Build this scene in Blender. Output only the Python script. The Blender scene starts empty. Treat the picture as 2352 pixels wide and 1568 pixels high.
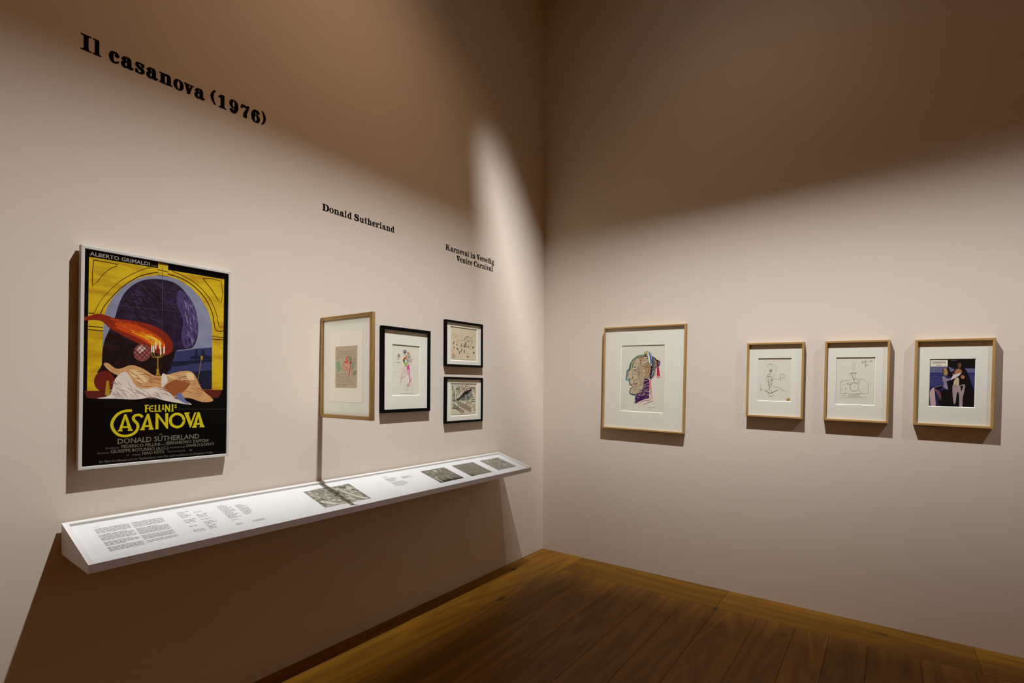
import bpy, bmesh, math, random
from mathutils import Vector, Matrix

scene = bpy.context.scene
COL = scene.collection
R = math.radians

# ------------------------------------------------------------------ camera
FOCAL_PX, FRAME_W = 1178.87, 2352.0
cam_data = bpy.data.cameras.new('camera')
cam_data.sensor_width = 36.0
cam_data.lens = FOCAL_PX / FRAME_W * 36.0
cam_data.shift_y = 101.9 / FRAME_W
cam_data.clip_start = 0.05
cam = bpy.data.objects.new('camera', cam_data)
COL.objects.link(cam)
cam.matrix_world = (Matrix.Translation((2.5644, -4.0040, 1.5)) @ Matrix.Rotation(R(36.162), 4, 'Z')
                    @ Matrix.Rotation(R(90), 4, 'X') @ Matrix.Rotation(R(0.4), 4, 'Z'))
scene.camera = cam

# ------------------------------------------------------------------ world, exposure, lamps
world = bpy.data.worlds.new('dim_gallery_ambience')
scene.world = world
world.use_nodes = True
bg = world.node_tree.nodes['Background']
bg.inputs['Color'].default_value = (1.0, 0.29, 0.01, 1)
bg.inputs['Strength'].default_value = 0.16
scene.view_settings.view_transform = 'Standard'
scene.view_settings.look = 'None'
scene.view_settings.exposure = 0.0
scene.view_settings.gamma = 1.0
scene.view_settings.use_curve_mapping = False

LAMP_COLOR = (1.0, 1.01, 1.12)
# (position, wall axis, height of the upper cut on the wall, floor distance of the lower cut, watts)
LAMPS = [((1.35, -2.27, 4.70), 'left', 2.08, 0.03, 1160.0, 116, 0.76),
         ((1.80, -1.30, 4.60), 'right', 2.20, 0.11, 915.0, 120, 0.20),
         ((4.65, -1.30, 4.60), 'right', 2.44, -0.36, 335.0, 126, 0.0)]

# ------------------------------------------------------------------ helpers
def srgb(c):
    return tuple(((x / 255) / 12.92 if x / 255 <= 0.04045 else ((x / 255 + 0.055) / 1.055) ** 2.4) for x in c)

def tag(o, label=None, cat=None, group=None, kind=None):
    if label: o['label'] = label
    if cat: o['category'] = cat
    if group: o['group'] = group
    if kind: o['kind'] = kind
    return o

def mesh_obj(name, verts, faces, mats, parent=None, idx=None, loc=None):
    me = bpy.data.meshes.new(name)
    me.from_pydata([tuple(v) for v in verts], [], faces)
    for m in (mats if isinstance(mats, (list, tuple)) else [mats]):
        me.materials.append(m)
    if idx:
        me.polygons.foreach_set('material_index', idx)
    me.update()
    o = bpy.data.objects.new(name, me)
    COL.objects.link(o)
    if parent: o.parent = parent
    if loc: o.location = loc
    return o

def empty(name, loc, rot=(0, 0, 0)):
    o = bpy.data.objects.new(name, None)
    o.empty_display_size = 0.05
    o.location = loc
    o.rotation_euler = rot
    COL.objects.link(o)
    return o

class Geo:
    def __init__(s): s.v = []; s.f = []; s.i = []
    def add(s, vs, fs, mi=0):
        n = len(s.v); s.v += [tuple(v) for v in vs]
        for f in fs: s.f.append(tuple(n + k for k in f)); s.i.append(mi)
    def box(s, a, b, mi=0):
        (x0, y0, z0), (x1, y1, z1) = a, b
        s.add([(x0, y0, z0), (x1, y0, z0), (x1, y1, z0), (x0, y1, z0), (x0, y0, z1), (x1, y0, z1), (x1, y1, z1), (x0, y1, z1)],
              [(0, 3, 2, 1), (4, 5, 6, 7), (0, 1, 5, 4), (1, 2, 6, 5), (2, 3, 7, 6), (3, 0, 4, 7)], mi)
    def prism(s, quad, d, mi=0):
        """quad: four corners; extruded along vector d"""
        q = [Vector(p) for p in quad]; n = len(q); d = Vector(d)
        s.add(q + [p + d for p in q], [tuple(range(n - 1, -1, -1)), tuple(range(n, 2 * n))] + [(k, (k + 1) % n, n + (k + 1) % n, n + k) for k in range(n)], mi)
    def obj(s, name, mats, parent=None): return mesh_obj(name, s.v, s.f, mats, parent, s.i)

# ------------------------------------------------------------------ materials
def new_mat(name):
    m = bpy.data.materials.new(name); m.use_nodes = True
    nt = m.node_tree
    return m, nt, nt.nodes['Principled BSDF']

TINT = (1.0, 0.965, 0.8125)      # every surface is a shade warmer, seen under cool white lamps
def tint(c): return [a * b for a, b in zip(c, TINT)]

def plain(name, rgb, rough=0.6, spec=0.3, metal=0.0, noise=0.0, scale=30.0, bump=0.0):
    rgb = tint(rgb)
    m, nt, b = new_mat(name)
    b.inputs['Base Color'].default_value = (*rgb, 1)
    b.inputs['Roughness'].default_value = rough
    b.inputs['Specular IOR Level'].default_value = spec
    b.inputs['Metallic'].default_value = metal
    if noise or bump:
        tc = nt.nodes.new('ShaderNodeTexCoord'); n = nt.nodes.new('ShaderNodeTexNoise')
        n.inputs['Scale'].default_value = scale; n.inputs['Detail'].default_value = 4
        nt.links.new(tc.outputs['Object'], n.inputs['Vector'])
        if noise:
            mx = nt.nodes.new('ShaderNodeMix'); mx.data_type = 'RGBA'
            mx.inputs['A'].default_value = (*[c * (1 - noise) for c in rgb], 1)
            mx.inputs['B'].default_value = (*[min(1, c * (1 + noise)) for c in rgb], 1)
            nt.links.new(n.outputs['Fac'], mx.inputs['Factor']); nt.links.new(mx.outputs['Result'], b.inputs['Base Color'])
        if bump:
            bp = nt.nodes.new('ShaderNodeBump'); bp.inputs['Strength'].default_value = bump; bp.inputs['Distance'].default_value = 0.002
            nt.links.new(n.outputs['Fac'], bp.inputs['Height']); nt.links.new(bp.outputs['Normal'], b.inputs['Normal'])
    return m

def wood(name, dark, light, axis, scale=1.0, rough=0.45, spec=0.3, per_object=True, ring=9.0, knots=False):
    """long grain along `axis` (0 x, 1 y, 2 z) in object space"""
    dark, light = tint(dark), tint(light)
    m, nt, b = new_mat(name)
    N, L = nt.nodes.new, nt.links.new
    tc = N('ShaderNodeTexCoord'); oi = N('ShaderNodeObjectInfo')
    off = N('ShaderNodeVectorMath'); off.operation = 'MULTIPLY_ADD'
    comb = N('ShaderNodeCombineXYZ'); 
    for k in range(3): L(oi.outputs['Random'], comb.inputs[k])
    L(comb.outputs[0], off.inputs[0]); off.inputs[1].default_value = (37, 23, 11); L(tc.outputs['Object'], off.inputs[2])
    mp = N('ShaderNodeMapping'); sc = [1.0 * scale] * 3
    for k in range(3): sc[k] = scale * (0.9 if k == axis else 9.0)
    mp.inputs['Scale'].default_value = sc
    L(off.outputs[0], mp.inputs['Vector'])
    n1 = N('ShaderNodeTexNoise'); n1.inputs['Scale'].default_value = 1.2; n1.inputs['Detail'].default_value = 3; n1.inputs['Distortion'].default_value = 0.6
    L(mp.outputs[0], n1.inputs['Vector'])
    mul = N('ShaderNodeMath'); mul.operation = 'MULTIPLY'; mul.inputs[1].default_value = ring; L(n1.outputs['Fac'], mul.inputs[0])
    fr = N('ShaderNodeMath'); fr.operation = 'PINGPONG'; fr.inputs[1].default_value = 1.0; L(mul.outputs[0], fr.inputs[0])
    n2 = N('ShaderNodeTexNoise'); n2.inputs['Scale'].default_value = 14; n2.inputs['Detail'].default_value = 6
    mp2 = N('ShaderNodeMapping'); mp2.inputs['Scale'].default_value = [scale * (0.5 if k == axis else 14) for k in range(3)]
    L(off.outputs[0], mp2.inputs['Vector']); L(mp2.outputs[0], n2.inputs['Vector'])
    ad = N('ShaderNodeMix'); ad.data_type = 'FLOAT'; ad.inputs['Factor'].default_value = 0.55
    L(fr.outputs[0], ad.inputs['A']); L(n2.outputs['Fac'], ad.inputs['B'])
    mx = N('ShaderNodeMix'); mx.data_type = 'RGBA'; mx.inputs['A'].default_value = (*dark, 1); mx.inputs['B'].default_value = (*light, 1)
    L(ad.outputs['Result'], mx.inputs['Factor'])
    col = mx.outputs['Result']
    if per_object:
        v = N('ShaderNodeMapRange'); v.inputs['To Min'].default_value = 0.8; v.inputs['To Max'].default_value = 1.15
        L(oi.outputs['Random'], v.inputs['Value'])
        hs = N('ShaderNodeHueSaturation'); L(col, hs.inputs['Color']); L(v.outputs['Result'], hs.inputs['Value']); col = hs.outputs['Color']
    if knots:
        vo = N('ShaderNodeTexVoronoi'); vo.inputs['Scale'].default_value = 1.0
        mp3 = N('ShaderNodeMapping'); mp3.inputs['Scale'].default_value = [(1.4 if k == axis else 3.2) for k in range(3)]
        L(off.outputs[0], mp3.inputs['Vector']); L(mp3.outputs[0], vo.inputs['Vector'])
        rp = N('ShaderNodeMapRange'); rp.inputs['From Min'].default_value = 0.02; rp.inputs['From Max'].default_value = 0.085; L(vo.outputs['Distance'], rp.inputs['Value'])
        mk = N('ShaderNodeMix'); mk.data_type = 'RGBA'; mk.inputs['A'].default_value = (*[c * 0.3 for c in dark], 1)
        L(rp.outputs['Result'], mk.inputs['Factor']); L(col, mk.inputs['B']); col = mk.outputs['Result']
    L(col, b.inputs['Base Color'])
    bp = N('ShaderNodeBump'); bp.inputs['Strength'].default_value = 0.12; bp.inputs['Distance'].default_value = 0.002
    L(n2.outputs['Fac'], bp.inputs['Height']); L(bp.outputs['Normal'], b.inputs['Normal'])
    b.inputs['Roughness'].default_value = rough; b.inputs['Specular IOR Level'].default_value = spec
    return m

def thin_glass(name, ior=1.45, rough=0.0):
    m = bpy.data.materials.new(name); m.use_nodes = True
    nt = m.node_tree; nt.nodes.clear(); N, L = nt.nodes.new, nt.links.new
    o = N('ShaderNodeOutputMaterial'); mx = N('ShaderNodeMixShader'); t = N('ShaderNodeBsdfTransparent'); g = N('ShaderNodeBsdfGlossy'); lw = N('ShaderNodeLayerWeight'); lw.inputs['Blend'].default_value = 0.5
    pw = N('ShaderNodeMath'); pw.operation = 'POWER'; pw.inputs[1].default_value = 5; f = N('ShaderNodeMath'); f.operation = 'MULTIPLY_ADD'
    r0 = ((ior - 1) / (ior + 1)) ** 2; f.inputs[1].default_value = 1 - r0; f.inputs[2].default_value = r0
    L(lw.outputs['Facing'], pw.inputs[0]); L(pw.outputs[0], f.inputs[0])
    t.inputs['Color'].default_value = (0.975, 0.985, 0.965, 1)
    g.inputs['Roughness'].default_value = rough
    L(f.outputs[0], mx.inputs[0]); L(t.outputs[0], mx.inputs[1]); L(g.outputs[0], mx.inputs[2]); L(mx.outputs[0], o.inputs['Surface'])
    return m

def added_spill_filter(name, k):  # see-through door colour, added to let warm spill reach the upper walls
    m = bpy.data.materials.new(name); m.use_nodes = True; nt = m.node_tree; nt.nodes.clear()
    o = nt.nodes.new('ShaderNodeOutputMaterial'); t = nt.nodes.new('ShaderNodeBsdfTransparent')
    # two faces of the thin door are crossed, so each passes the square root of the door's transmission
    t.inputs['Color'].default_value = (*[(c * k) ** 0.5 for c in (0.060, 0.037, 0.020)], 1)
    nt.links.new(t.outputs[0], o.inputs['Surface']); return m

WALL_RGB = (0.621, 0.572, 0.532)
M_wall = plain('pink_beige_wall_paint', WALL_RGB, 0.85, 0.15, noise=0.025, scale=240, bump=0.05)
M_ceil = plain('ceiling_paint', (0.614, 0.550, 0.486), 0.9, 0.1)
M_floor = wood('oiled_oak_plank', (0.115, 0.048, 0.004), (0.29, 0.133, 0.015), 1, 0.55, 0.48, 0.12, ring=10, knots=True)
M_floor_x = wood('oiled_oak_border_plank', (0.115, 0.048, 0.004), (0.29, 0.133, 0.015), 0, 0.55, 0.48, 0.12, ring=10, knots=True)
M_sub = plain('dark_subfloor', (0.02, 0.01, 0.005), 0.9, 0.0)
M_oak_x = wood('oak_frame_grain_x', (0.307, 0.179, 0.058), (0.461, 0.288, 0.109), 0, 3, 0.5, 0.25, per_object=False, ring=5)
M_oak_z = wood('oak_frame_grain_z', (0.307, 0.179, 0.058), (0.461, 0.288, 0.109), 2, 3, 0.5, 0.25, per_object=False, ring=5)
M_black = plain('black_frame_lacquer', (0.002, 0.002, 0.002), 0.5, 0.05)
M_alu = plain('pale_aluminium_frame', (0.538, 0.538, 0.538), 0.45, 0.3)
M_mat = plain('off_white_mat_board', (0.765, 0.765, 0.760), 0.9, 0.1, noise=0.02, scale=300)
M_core = plain('mat_board_core', (0.88, 0.88, 0.87), 0.9, 0.05)
M_sheet = plain('drawing_paper', (0.725, 0.705, 0.675), 0.9, 0.1, noise=0.02, scale=120)
M_sheet_w = plain('mounting_sheet', (0.742, 0.704, 0.666), 0.9, 0.1)
M_back = plain('backing_board', (0.3, 0.2, 0.1), 0.9, 0.1)
M_letter = plain('black_vinyl_lettering', (0.003, 0.003, 0.004), 0.7, 0.03)
M_case = plain('white_lacquer_case', (0.640, 0.640, 0.704), 0.4, 0.35)
M_panel = plain('white_display_panel', (0.614, 0.623, 0.697), 0.7, 0.2)
M_text = plain('grey_printed_text', (0.17, 0.17, 0.175), 0.8, 0.1)
M_glass = thin_glass('framing_glass', 1.3)
M_acryl = thin_glass('acrylic_cover', 1.4)
M_metal = plain('matt_black_lamp_metal', (0.02, 0.02, 0.02), 0.7, 0.2)

PAL = dict(ink=(14, 12, 14), pen=(38, 36, 34), hatchsoft=(122, 112, 98), pen2=(124, 112, 96), pengrey=(112, 106, 98), pendark=(66, 62, 57), pencilb=(148, 136, 120), hatchmid=(118, 111, 101), pencil=(130, 126, 116), pencil2=(120, 116, 108), hatchdark=(92, 84, 74), hatchbrown=(122, 84, 64), skin=(188, 174, 152), ear=(168, 140, 114),
    teal=(72, 138, 116), tealblue=(38, 106, 132), redbrown=(112, 44, 34), mouth=(135, 28, 30), paperwhite=(222, 218, 208), orange=(160, 84, 26), redpink=(200, 80, 84), navy=(24, 22, 48), yellowgrey=(186, 178, 112), blue=(52, 82, 168), navyblue=(40, 36, 90),
    darkred=(116, 20, 28), crimson=(186, 28, 70), crimsonline=(186, 52, 66), pinkwash=(216, 152, 158), purple=(66, 22, 88), lilac=(176, 150, 168), purpledeep=(46, 10, 66), ochrestamp=(164, 142, 66),
    stillsea=(46, 52, 112), stillsky=(92, 92, 138), stillnavy=(28, 30, 74), stillblack=(9, 9, 13), stillskin=(168, 108, 78), stillskin2=(112, 60, 50), stillwhite=(206, 198, 204), stillcream=(190, 170, 146), stilltrouser=(158, 140, 146), stilllilac=(136, 124, 150), stillochre=(164, 130, 84), stillbrown=(92, 62, 40), stillcloth=(182, 156, 164), stillwine=(104, 68, 82),
    mauve=(142, 130, 158), mauveline=(160, 132, 140), orange2=(204, 88, 26), green=(84, 116, 48), greenlight=(142, 180, 92), greendark=(52, 74, 28), salmon=(206, 140, 112), magenta=(202, 74, 154), pink=(218, 160, 192), pink2=(216, 140, 180), pinkgrey=(206, 172, 172),
    oldpaper=(206, 194, 174), oldpaper2=(200, 192, 178), pinkwash2=(212, 176, 162), greywash=(140, 130, 118), bluegrey=(136, 138, 142), brownink=(56, 46, 28),
    mint=(166, 166, 146), greenpen=(88, 132, 104), fleshpink=(196, 142, 124), greygreen=(120, 126, 108), redpen=(176, 34, 28), redorange=(196, 70, 38), rosepen=(190, 70, 78), greysheet=(170, 154, 134),
    dusk=(128, 132, 162), sea=(48, 52, 98), seadark=(22, 24, 50), violetdark=(40, 25, 50), violet=(72, 56, 108), violetlight=(128, 122, 168), violetmid=(62, 44, 82), blackbrown=(28, 13, 12), smoke=(128, 34, 8), ember=(188, 66, 10), flame=(222, 140, 18), flamehot=(236, 196, 60), rose=(146, 78, 78), roselight=(206, 168, 164), candle=(236, 226, 206), gold=(170, 132, 36), cushion=(104, 26, 14), redfloor=(90, 28, 16),
    drapetan=(196, 150, 104), drapebrown=(146, 82, 44), drapelight=(226, 192, 150), linen=(214, 202, 200), linenshade=(150, 140, 142), bluecloth=(104, 112, 160), umber=(52, 28, 10), marble=(202, 172, 26), marbledark=(160, 112, 20), crease=(96, 84, 92), grey=(150, 144, 140), greydim=(88, 84, 76), greytxt=(112, 110, 96), greytxt2=(96, 94, 84), yellow=(206, 190, 18), posterblack=(8, 7, 8))
def painted(name, a, b2, scale, tilt):
    a, b2 = tint(a), tint(b2)
    m, nt, b = new_mat(name); N, L = nt.nodes.new, nt.links.new
    tc = N('ShaderNodeTexCoord'); mp = N('ShaderNodeMapping'); mp.inputs['Scale'].default_value = scale; mp.inputs['Rotation'].default_value = (0, tilt, 0)
    n = N('ShaderNodeTexNoise'); n.inputs['Scale'].default_value = 1.0; n.inputs['Detail'].default_value = 7; n.inputs['Roughness'].default_value = 0.62; n.inputs['Distortion'].default_value = 0.5
    r = N('ShaderNodeMapRange'); r.inputs['From Min'].default_value = 0.46; r.inputs['From Max'].default_value = 0.74
    mx = N('ShaderNodeMix'); mx.data_type = 'RGBA'; mx.inputs['A'].default_value = (*a, 1); mx.inputs['B'].default_value = (*b2, 1)
    L(tc.outputs['Object'], mp.inputs['Vector']); L(mp.outputs[0], n.inputs['Vector']); L(n.outputs['Fac'], r.inputs['Value']); L(r.outputs[0], mx.inputs['Factor']); L(mx.outputs['Result'], b.inputs['Base Color'])
    b.inputs['Roughness'].default_value = 0.6; b.inputs['Specular IOR Level'].default_value = 0.1
    return m
_pal = {}
def pal(name):
    if name not in _pal:
        c = [min(0.8, x * ALB) for x in srgb(PAL[name])]
        if name == 'posterblack':
            _pal[name] = plain('print_black', (0.004, 0.0038, 0.004), 0.8, 0.0)
        elif name == 'marble':
            _pal[name] = painted('print_marble', c, [c[0] * .62, c[1] * .42, c[2] * .5], (7, 1, 26), 0.9)
        elif name in ('violetdark', 'blackbrown'):
            _pal[name] = painted('print_' + name, [x * .75 for x in c], [c[0] * 2.1, c[1] * 1.9, c[2] * 2.3], (30, 1, 34), 0.0)
        elif name in ('marble', 'dusk', 'violetdark', 'violet', 'sea', 'stillsea', 'linen', 'drapetan', 'smoke'):
            _pal[name] = plain('print_' + name, c, 0.5, 0.2, noise=0.28, scale=26)
        else:
            _pal[name] = plain('print_' + name, c, 0.6, 0.15)
    return _pal[name]
ALB = 1.10

# ------------------------------------------------------------------ flat prints and drawings
def ribbon(pts, w, y, taper=False):
    """quads of a stroke of width w in the x-z plane at depth y"""
    vs, fs = [], []
    if len(pts) == 2 and taper: pts = [tuple(pts[0][k] + (pts[1][k] - pts[0][k]) * t for k in (0, 1)) for t in (0, .2, .5, .8, 1)]
    P = [Vector((p[0], p[1])) for p in pts]
    for i, p in enumerate(P):
        a = P[max(0, i - 1)]; b = P[min(len(P) - 1, i + 1)]
        t = (b - a); t = t.normalized() if t.length > 1e-9 else Vector((1, 0))
        n = Vector((-t.y, t.x)) * (w / 2) * ((0.45 + 0.62 * math.sin(math.pi * (i + .15) / (len(P) - .7)) ** .6) if taper else 1)
        if i in (0, len(P) - 1):
            p = p + t * (w * 0.25) * (1 if i else -1)
        vs += [(p.x + n.x, y, p.y + n.y), (p.x - n.x, y, p.y - n.y)]
    for i in range(len(P) - 1):
        fs.append((2 * i, 2 * i + 1, 2 * i + 3, 2 * i + 2))
    return vs, fs

def smooth(pts, closed=False):
    if len(pts) < 3: return pts
    out = []
    n = len(pts)
    for i in range(n - 1):
        p0 = pts[max(0, i - 1)]; p1 = pts[i]; p2 = pts[i + 1]; p3 = pts[min(n - 1, i + 2)]
        for t in (0.0, 0.5):
            out.append(tuple(0.5 * (2 * p1[k] + (p2[k] - p0[k]) * t + (2 * p0[k] - 5 * p1[k] + 4 * p2[k] - p3[k]) * t * t + (3 * p1[k] - p0[k] - 3 * p2[k] + p3[k]) * t ** 3) for k in range(2)))
    out.append(pts[-1])
    return out

def smooth_loop(p):
    n = len(p); out = []
    for i in range(n):
        p0, p1, p2, p3 = p[i - 1], p[i], p[(i + 1) % n], p[(i + 2) % n]
        for t in (0.0, 0.33, 0.67):
            out.append(tuple(0.5 * (2 * p1[k] + (p2[k] - p0[k]) * t + (2 * p0[k] - 5 * p1[k] + 4 * p2[k] - p3[k]) * t * t + (3 * p1[k] - p0[k] - 3 * p2[k] + p3[k]) * t ** 3) for k in range(2)))
    return out

_text_cache = {}
def text_geo(txt):
    """vertices (x, y) and faces of a line of sans lettering, with its width and capital height"""
    if txt in _text_cache: return _text_cache[txt]
    cu = bpy.data.curves.new('line', 'FONT'); cu.body = txt; cu.size = 1.0; cu.resolution_u = 2; cu.offset = 0.016
    ob = bpy.data.objects.new('line', cu); COL.objects.link(ob)
    dg = bpy.context.evaluated_depsgraph_get()
    me = bpy.data.meshes.new_from_object(ob.evaluated_get(dg))
    vs = [(v.co.x, v.co.y) for v in me.vertices]; fs = [tuple(p.vertices) for p in me.polygons]
    bpy.data.objects.remove(ob); bpy.data.curves.remove(cu); bpy.data.meshes.remove(me)
    xs = [v[0] for v in vs]
    _text_cache[txt] = (vs, fs, min(xs), max(xs))
    return _text_cache[txt]

def artwork(name, ops, w, h, y, parent, minw=0.0):
    """one flat drawing: list of polygons, strokes and lines of lettering in per-mille of a w x h sheet, centred"""
    g = Geo(); mats = []; index = {}
    def mi(c):
        if c not in index: index[c] = len(mats); mats.append(pal(c))
        return index[c]
    X = lambda u: (u / 1000 - 0.5) * w
    Z = lambda v: (v / 1000 - 0.5) * h
    step = 0.0009 / max(1, len(ops)); 
    for k, op in enumerate(ops):
        yy = y - 0.0002 - step * k
        if op[0] in 'PQ':
            f = op[2]; pts = [(X(f[i]), Z(f[i + 1])) for i in range(0, len(f), 2)]
            if op[0] == 'Q': pts = smooth_loop(pts)
            pts = [(x, yy, z) for x, z in pts]
            g.add(pts, [tuple(range(len(pts)))], mi(op[1]))
        elif op[0] == 'S':
            f = op[3]; pts = [(X(f[i]), Z(f[i + 1])) for i in range(0, len(f), 2)]
            vs, fs = ribbon(smooth(pts), max(minw, op[2] / 1000 * w), yy, op[1] not in ('yellow', 'umber', 'gold', 'teal', 'tealblue', 'crease')); g.add(vs, fs, mi(op[1]))
        else:
            _, c, txt, a, b, hh = op
            vs, fs, x0, x1 = text_geo(txt)
            ax, az, bx, bz = X(a[0]), Z(a[1]), X(b[0]), Z(b[1])
            sx = (bx - ax) / (x1 - x0); sh = (bz - az) / (x1 - x0); sz = hh / 1000 * h / 0.73
            g.add([(ax + (x - x0) * sx, yy, az + (x - x0) * sh + z * sz) for x, z in vs], fs, mi(c))
    return g.obj(name, mats, parent)

# ------------------------------------------------------------------ frames
def rails(parent, w, h, rail, depth, back, mats, lip=0.0):
    """four mitred rails; front at y=-depth, back at y=-back"""
    o = [(-w / 2, -h / 2), (w / 2, -h / 2), (w / 2, h / 2), (-w / 2, h / 2)]
    i = [(-w / 2 + rail, -h / 2 + rail), (w / 2 - rail, -h / 2 + rail), (w / 2 - rail, h / 2 - rail), (-w / 2 + rail, h / 2 - rail)]
    for k in range(4):
        n = (k + 1) % 4; c = 0.0012
        q = [o[k], o[n], i[n], i[k]]
        g = Geo()
        cx = sum(p[0] for p in q) / 4; cz = sum(p[1] for p in q) / 4
        def ins(p, a): # tiny eased front edge
            return p
        vs = [(x, -back, z) for x, z in q] + [(x, -depth + c, z) for x, z in q]
        # eased outer and inner front edges
        dx, dz = [(0, c), (-c, 0), (0, -c), (c, 0)][k]
        f = [(q[0][0] + dx, q[0][1] + dz), (q[1][0] + dx, q[1][1] + dz), (q[2][0] - dx, q[2][1] - dz), (q[3][0] - dx, q[3][1] - dz)]
        vs += [(x, -depth, z) for x, z in f]
        fs = [(0, 1, 2, 3), (8, 11, 10, 9)]
        for a in range(4):
            b = (a + 1) % 4
            fs += [(a, 4 + a, 4 + b, b), (4 + a, 8 + a, 8 + b, 4 + b)]
        g.add(vs, fs)
        g.obj('rail', mats[k % 2], parent)

def mat_board(parent, w, h, ox0, oz0, ox1, oz1, y, thick=0.003, bev=0.003):
    """mount with a bevelled window; front face at y, bevel runs back to y+thick"""
    g = Geo()
    O = [(-w / 2, -h / 2), (w / 2, -h / 2), (w / 2, h / 2), (-w / 2, h / 2)]
    I = [(ox0, oz0), (ox1, oz0), (ox1, oz1), (ox0, oz1)]
    B = [(ox0 + bev, oz0 + bev), (ox1 - bev, oz0 + bev), (ox1 - bev, oz1 - bev), (ox0 + bev, oz1 - bev)]
    vs = [(x, y, z) for x, z in O] + [(x, y, z) for x, z in I] + [(x, y + thick, z) for x, z in B]
    for k in range(4):
        n = (k + 1) % 4
        g.add([vs[k], vs[n], vs[4 + n], vs[4 + k]], [(0, 1, 2, 3)], 0)
        g.add([vs[4 + k], vs[4 + n], vs[8 + n], vs[8 + k]], [(0, 1, 2, 3)], 1)
    return g.obj('mat_board', [M_mat, M_core], parent)

def rect(name, x0, z0, x1, z1, y, m, parent, thick=0.0006):
    g = Geo(); g.box((x0, y, z0), (x1, y + thick, z1)); return g.obj(name, m, parent)

def framed(loc, rotz, tilt, w, h, rail, depth, back, recess, window, art, label, cat, wood_mats, sheet=M_sheet, group=None, name='framed_drawing', sheet_name='drawing_sheet', minw=0.0008):
    """window: (left, bottom, right, top) as fractions of the sight size; art fills the window"""
    root = empty(name, loc, (0, 0, rotz) if not tilt else (0, 0, 0))
    if tilt:
        root.rotation_euler = (Matrix.Rotation(rotz, 4, 'Z') @ Matrix.Rotation(R(tilt), 4, 'Y')).to_euler()
    tag(root, label, cat, group)
    rails(root, w, h, rail, depth, back, wood_mats)
    sw, sh = w - 2 * rail, h - 2 * rail
    x0, x1 = (window[0] - .5) * sw, (window[2] - .5) * sw
    z0, z1 = (window[1] - .5) * sh, (window[3] - .5) * sh
    y = -depth + recess
    mat_board(root, sw + 0.002, sh + 0.002, x0, z0, x1, z1, y)
    s = rect(sheet_name, x0 - .004, z0 - .004, x1 + .004, z1 + .004, y + 0.0042, sheet, root)
    a = artwork('drawing', art, x1 - x0, z1 - z0, y + 0.0042, s, minw)
    a.location.x = (x0 + x1) / 2; a.location.z = (z0 + z1) / 2
    rect('glass_pane', -sw / 2, -sh / 2, sw / 2, sh / 2, y - 0.004, M_glass, root, 0.0) if False else mesh_obj('glass_pane', [(-sw / 2, y - .003, -sh / 2), (sw / 2, y - .003, -sh / 2), (sw / 2, y - .003, sh / 2), (-sw / 2, y - .003, sh / 2)], [(0, 1, 2, 3)], M_glass, root)
    rect('backing_board', -sw / 2 - .001, -sh / 2 - .001, sw / 2 + .001, sh / 2 + .001, y + 0.006, M_back, root, 0.003)
    return root

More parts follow.
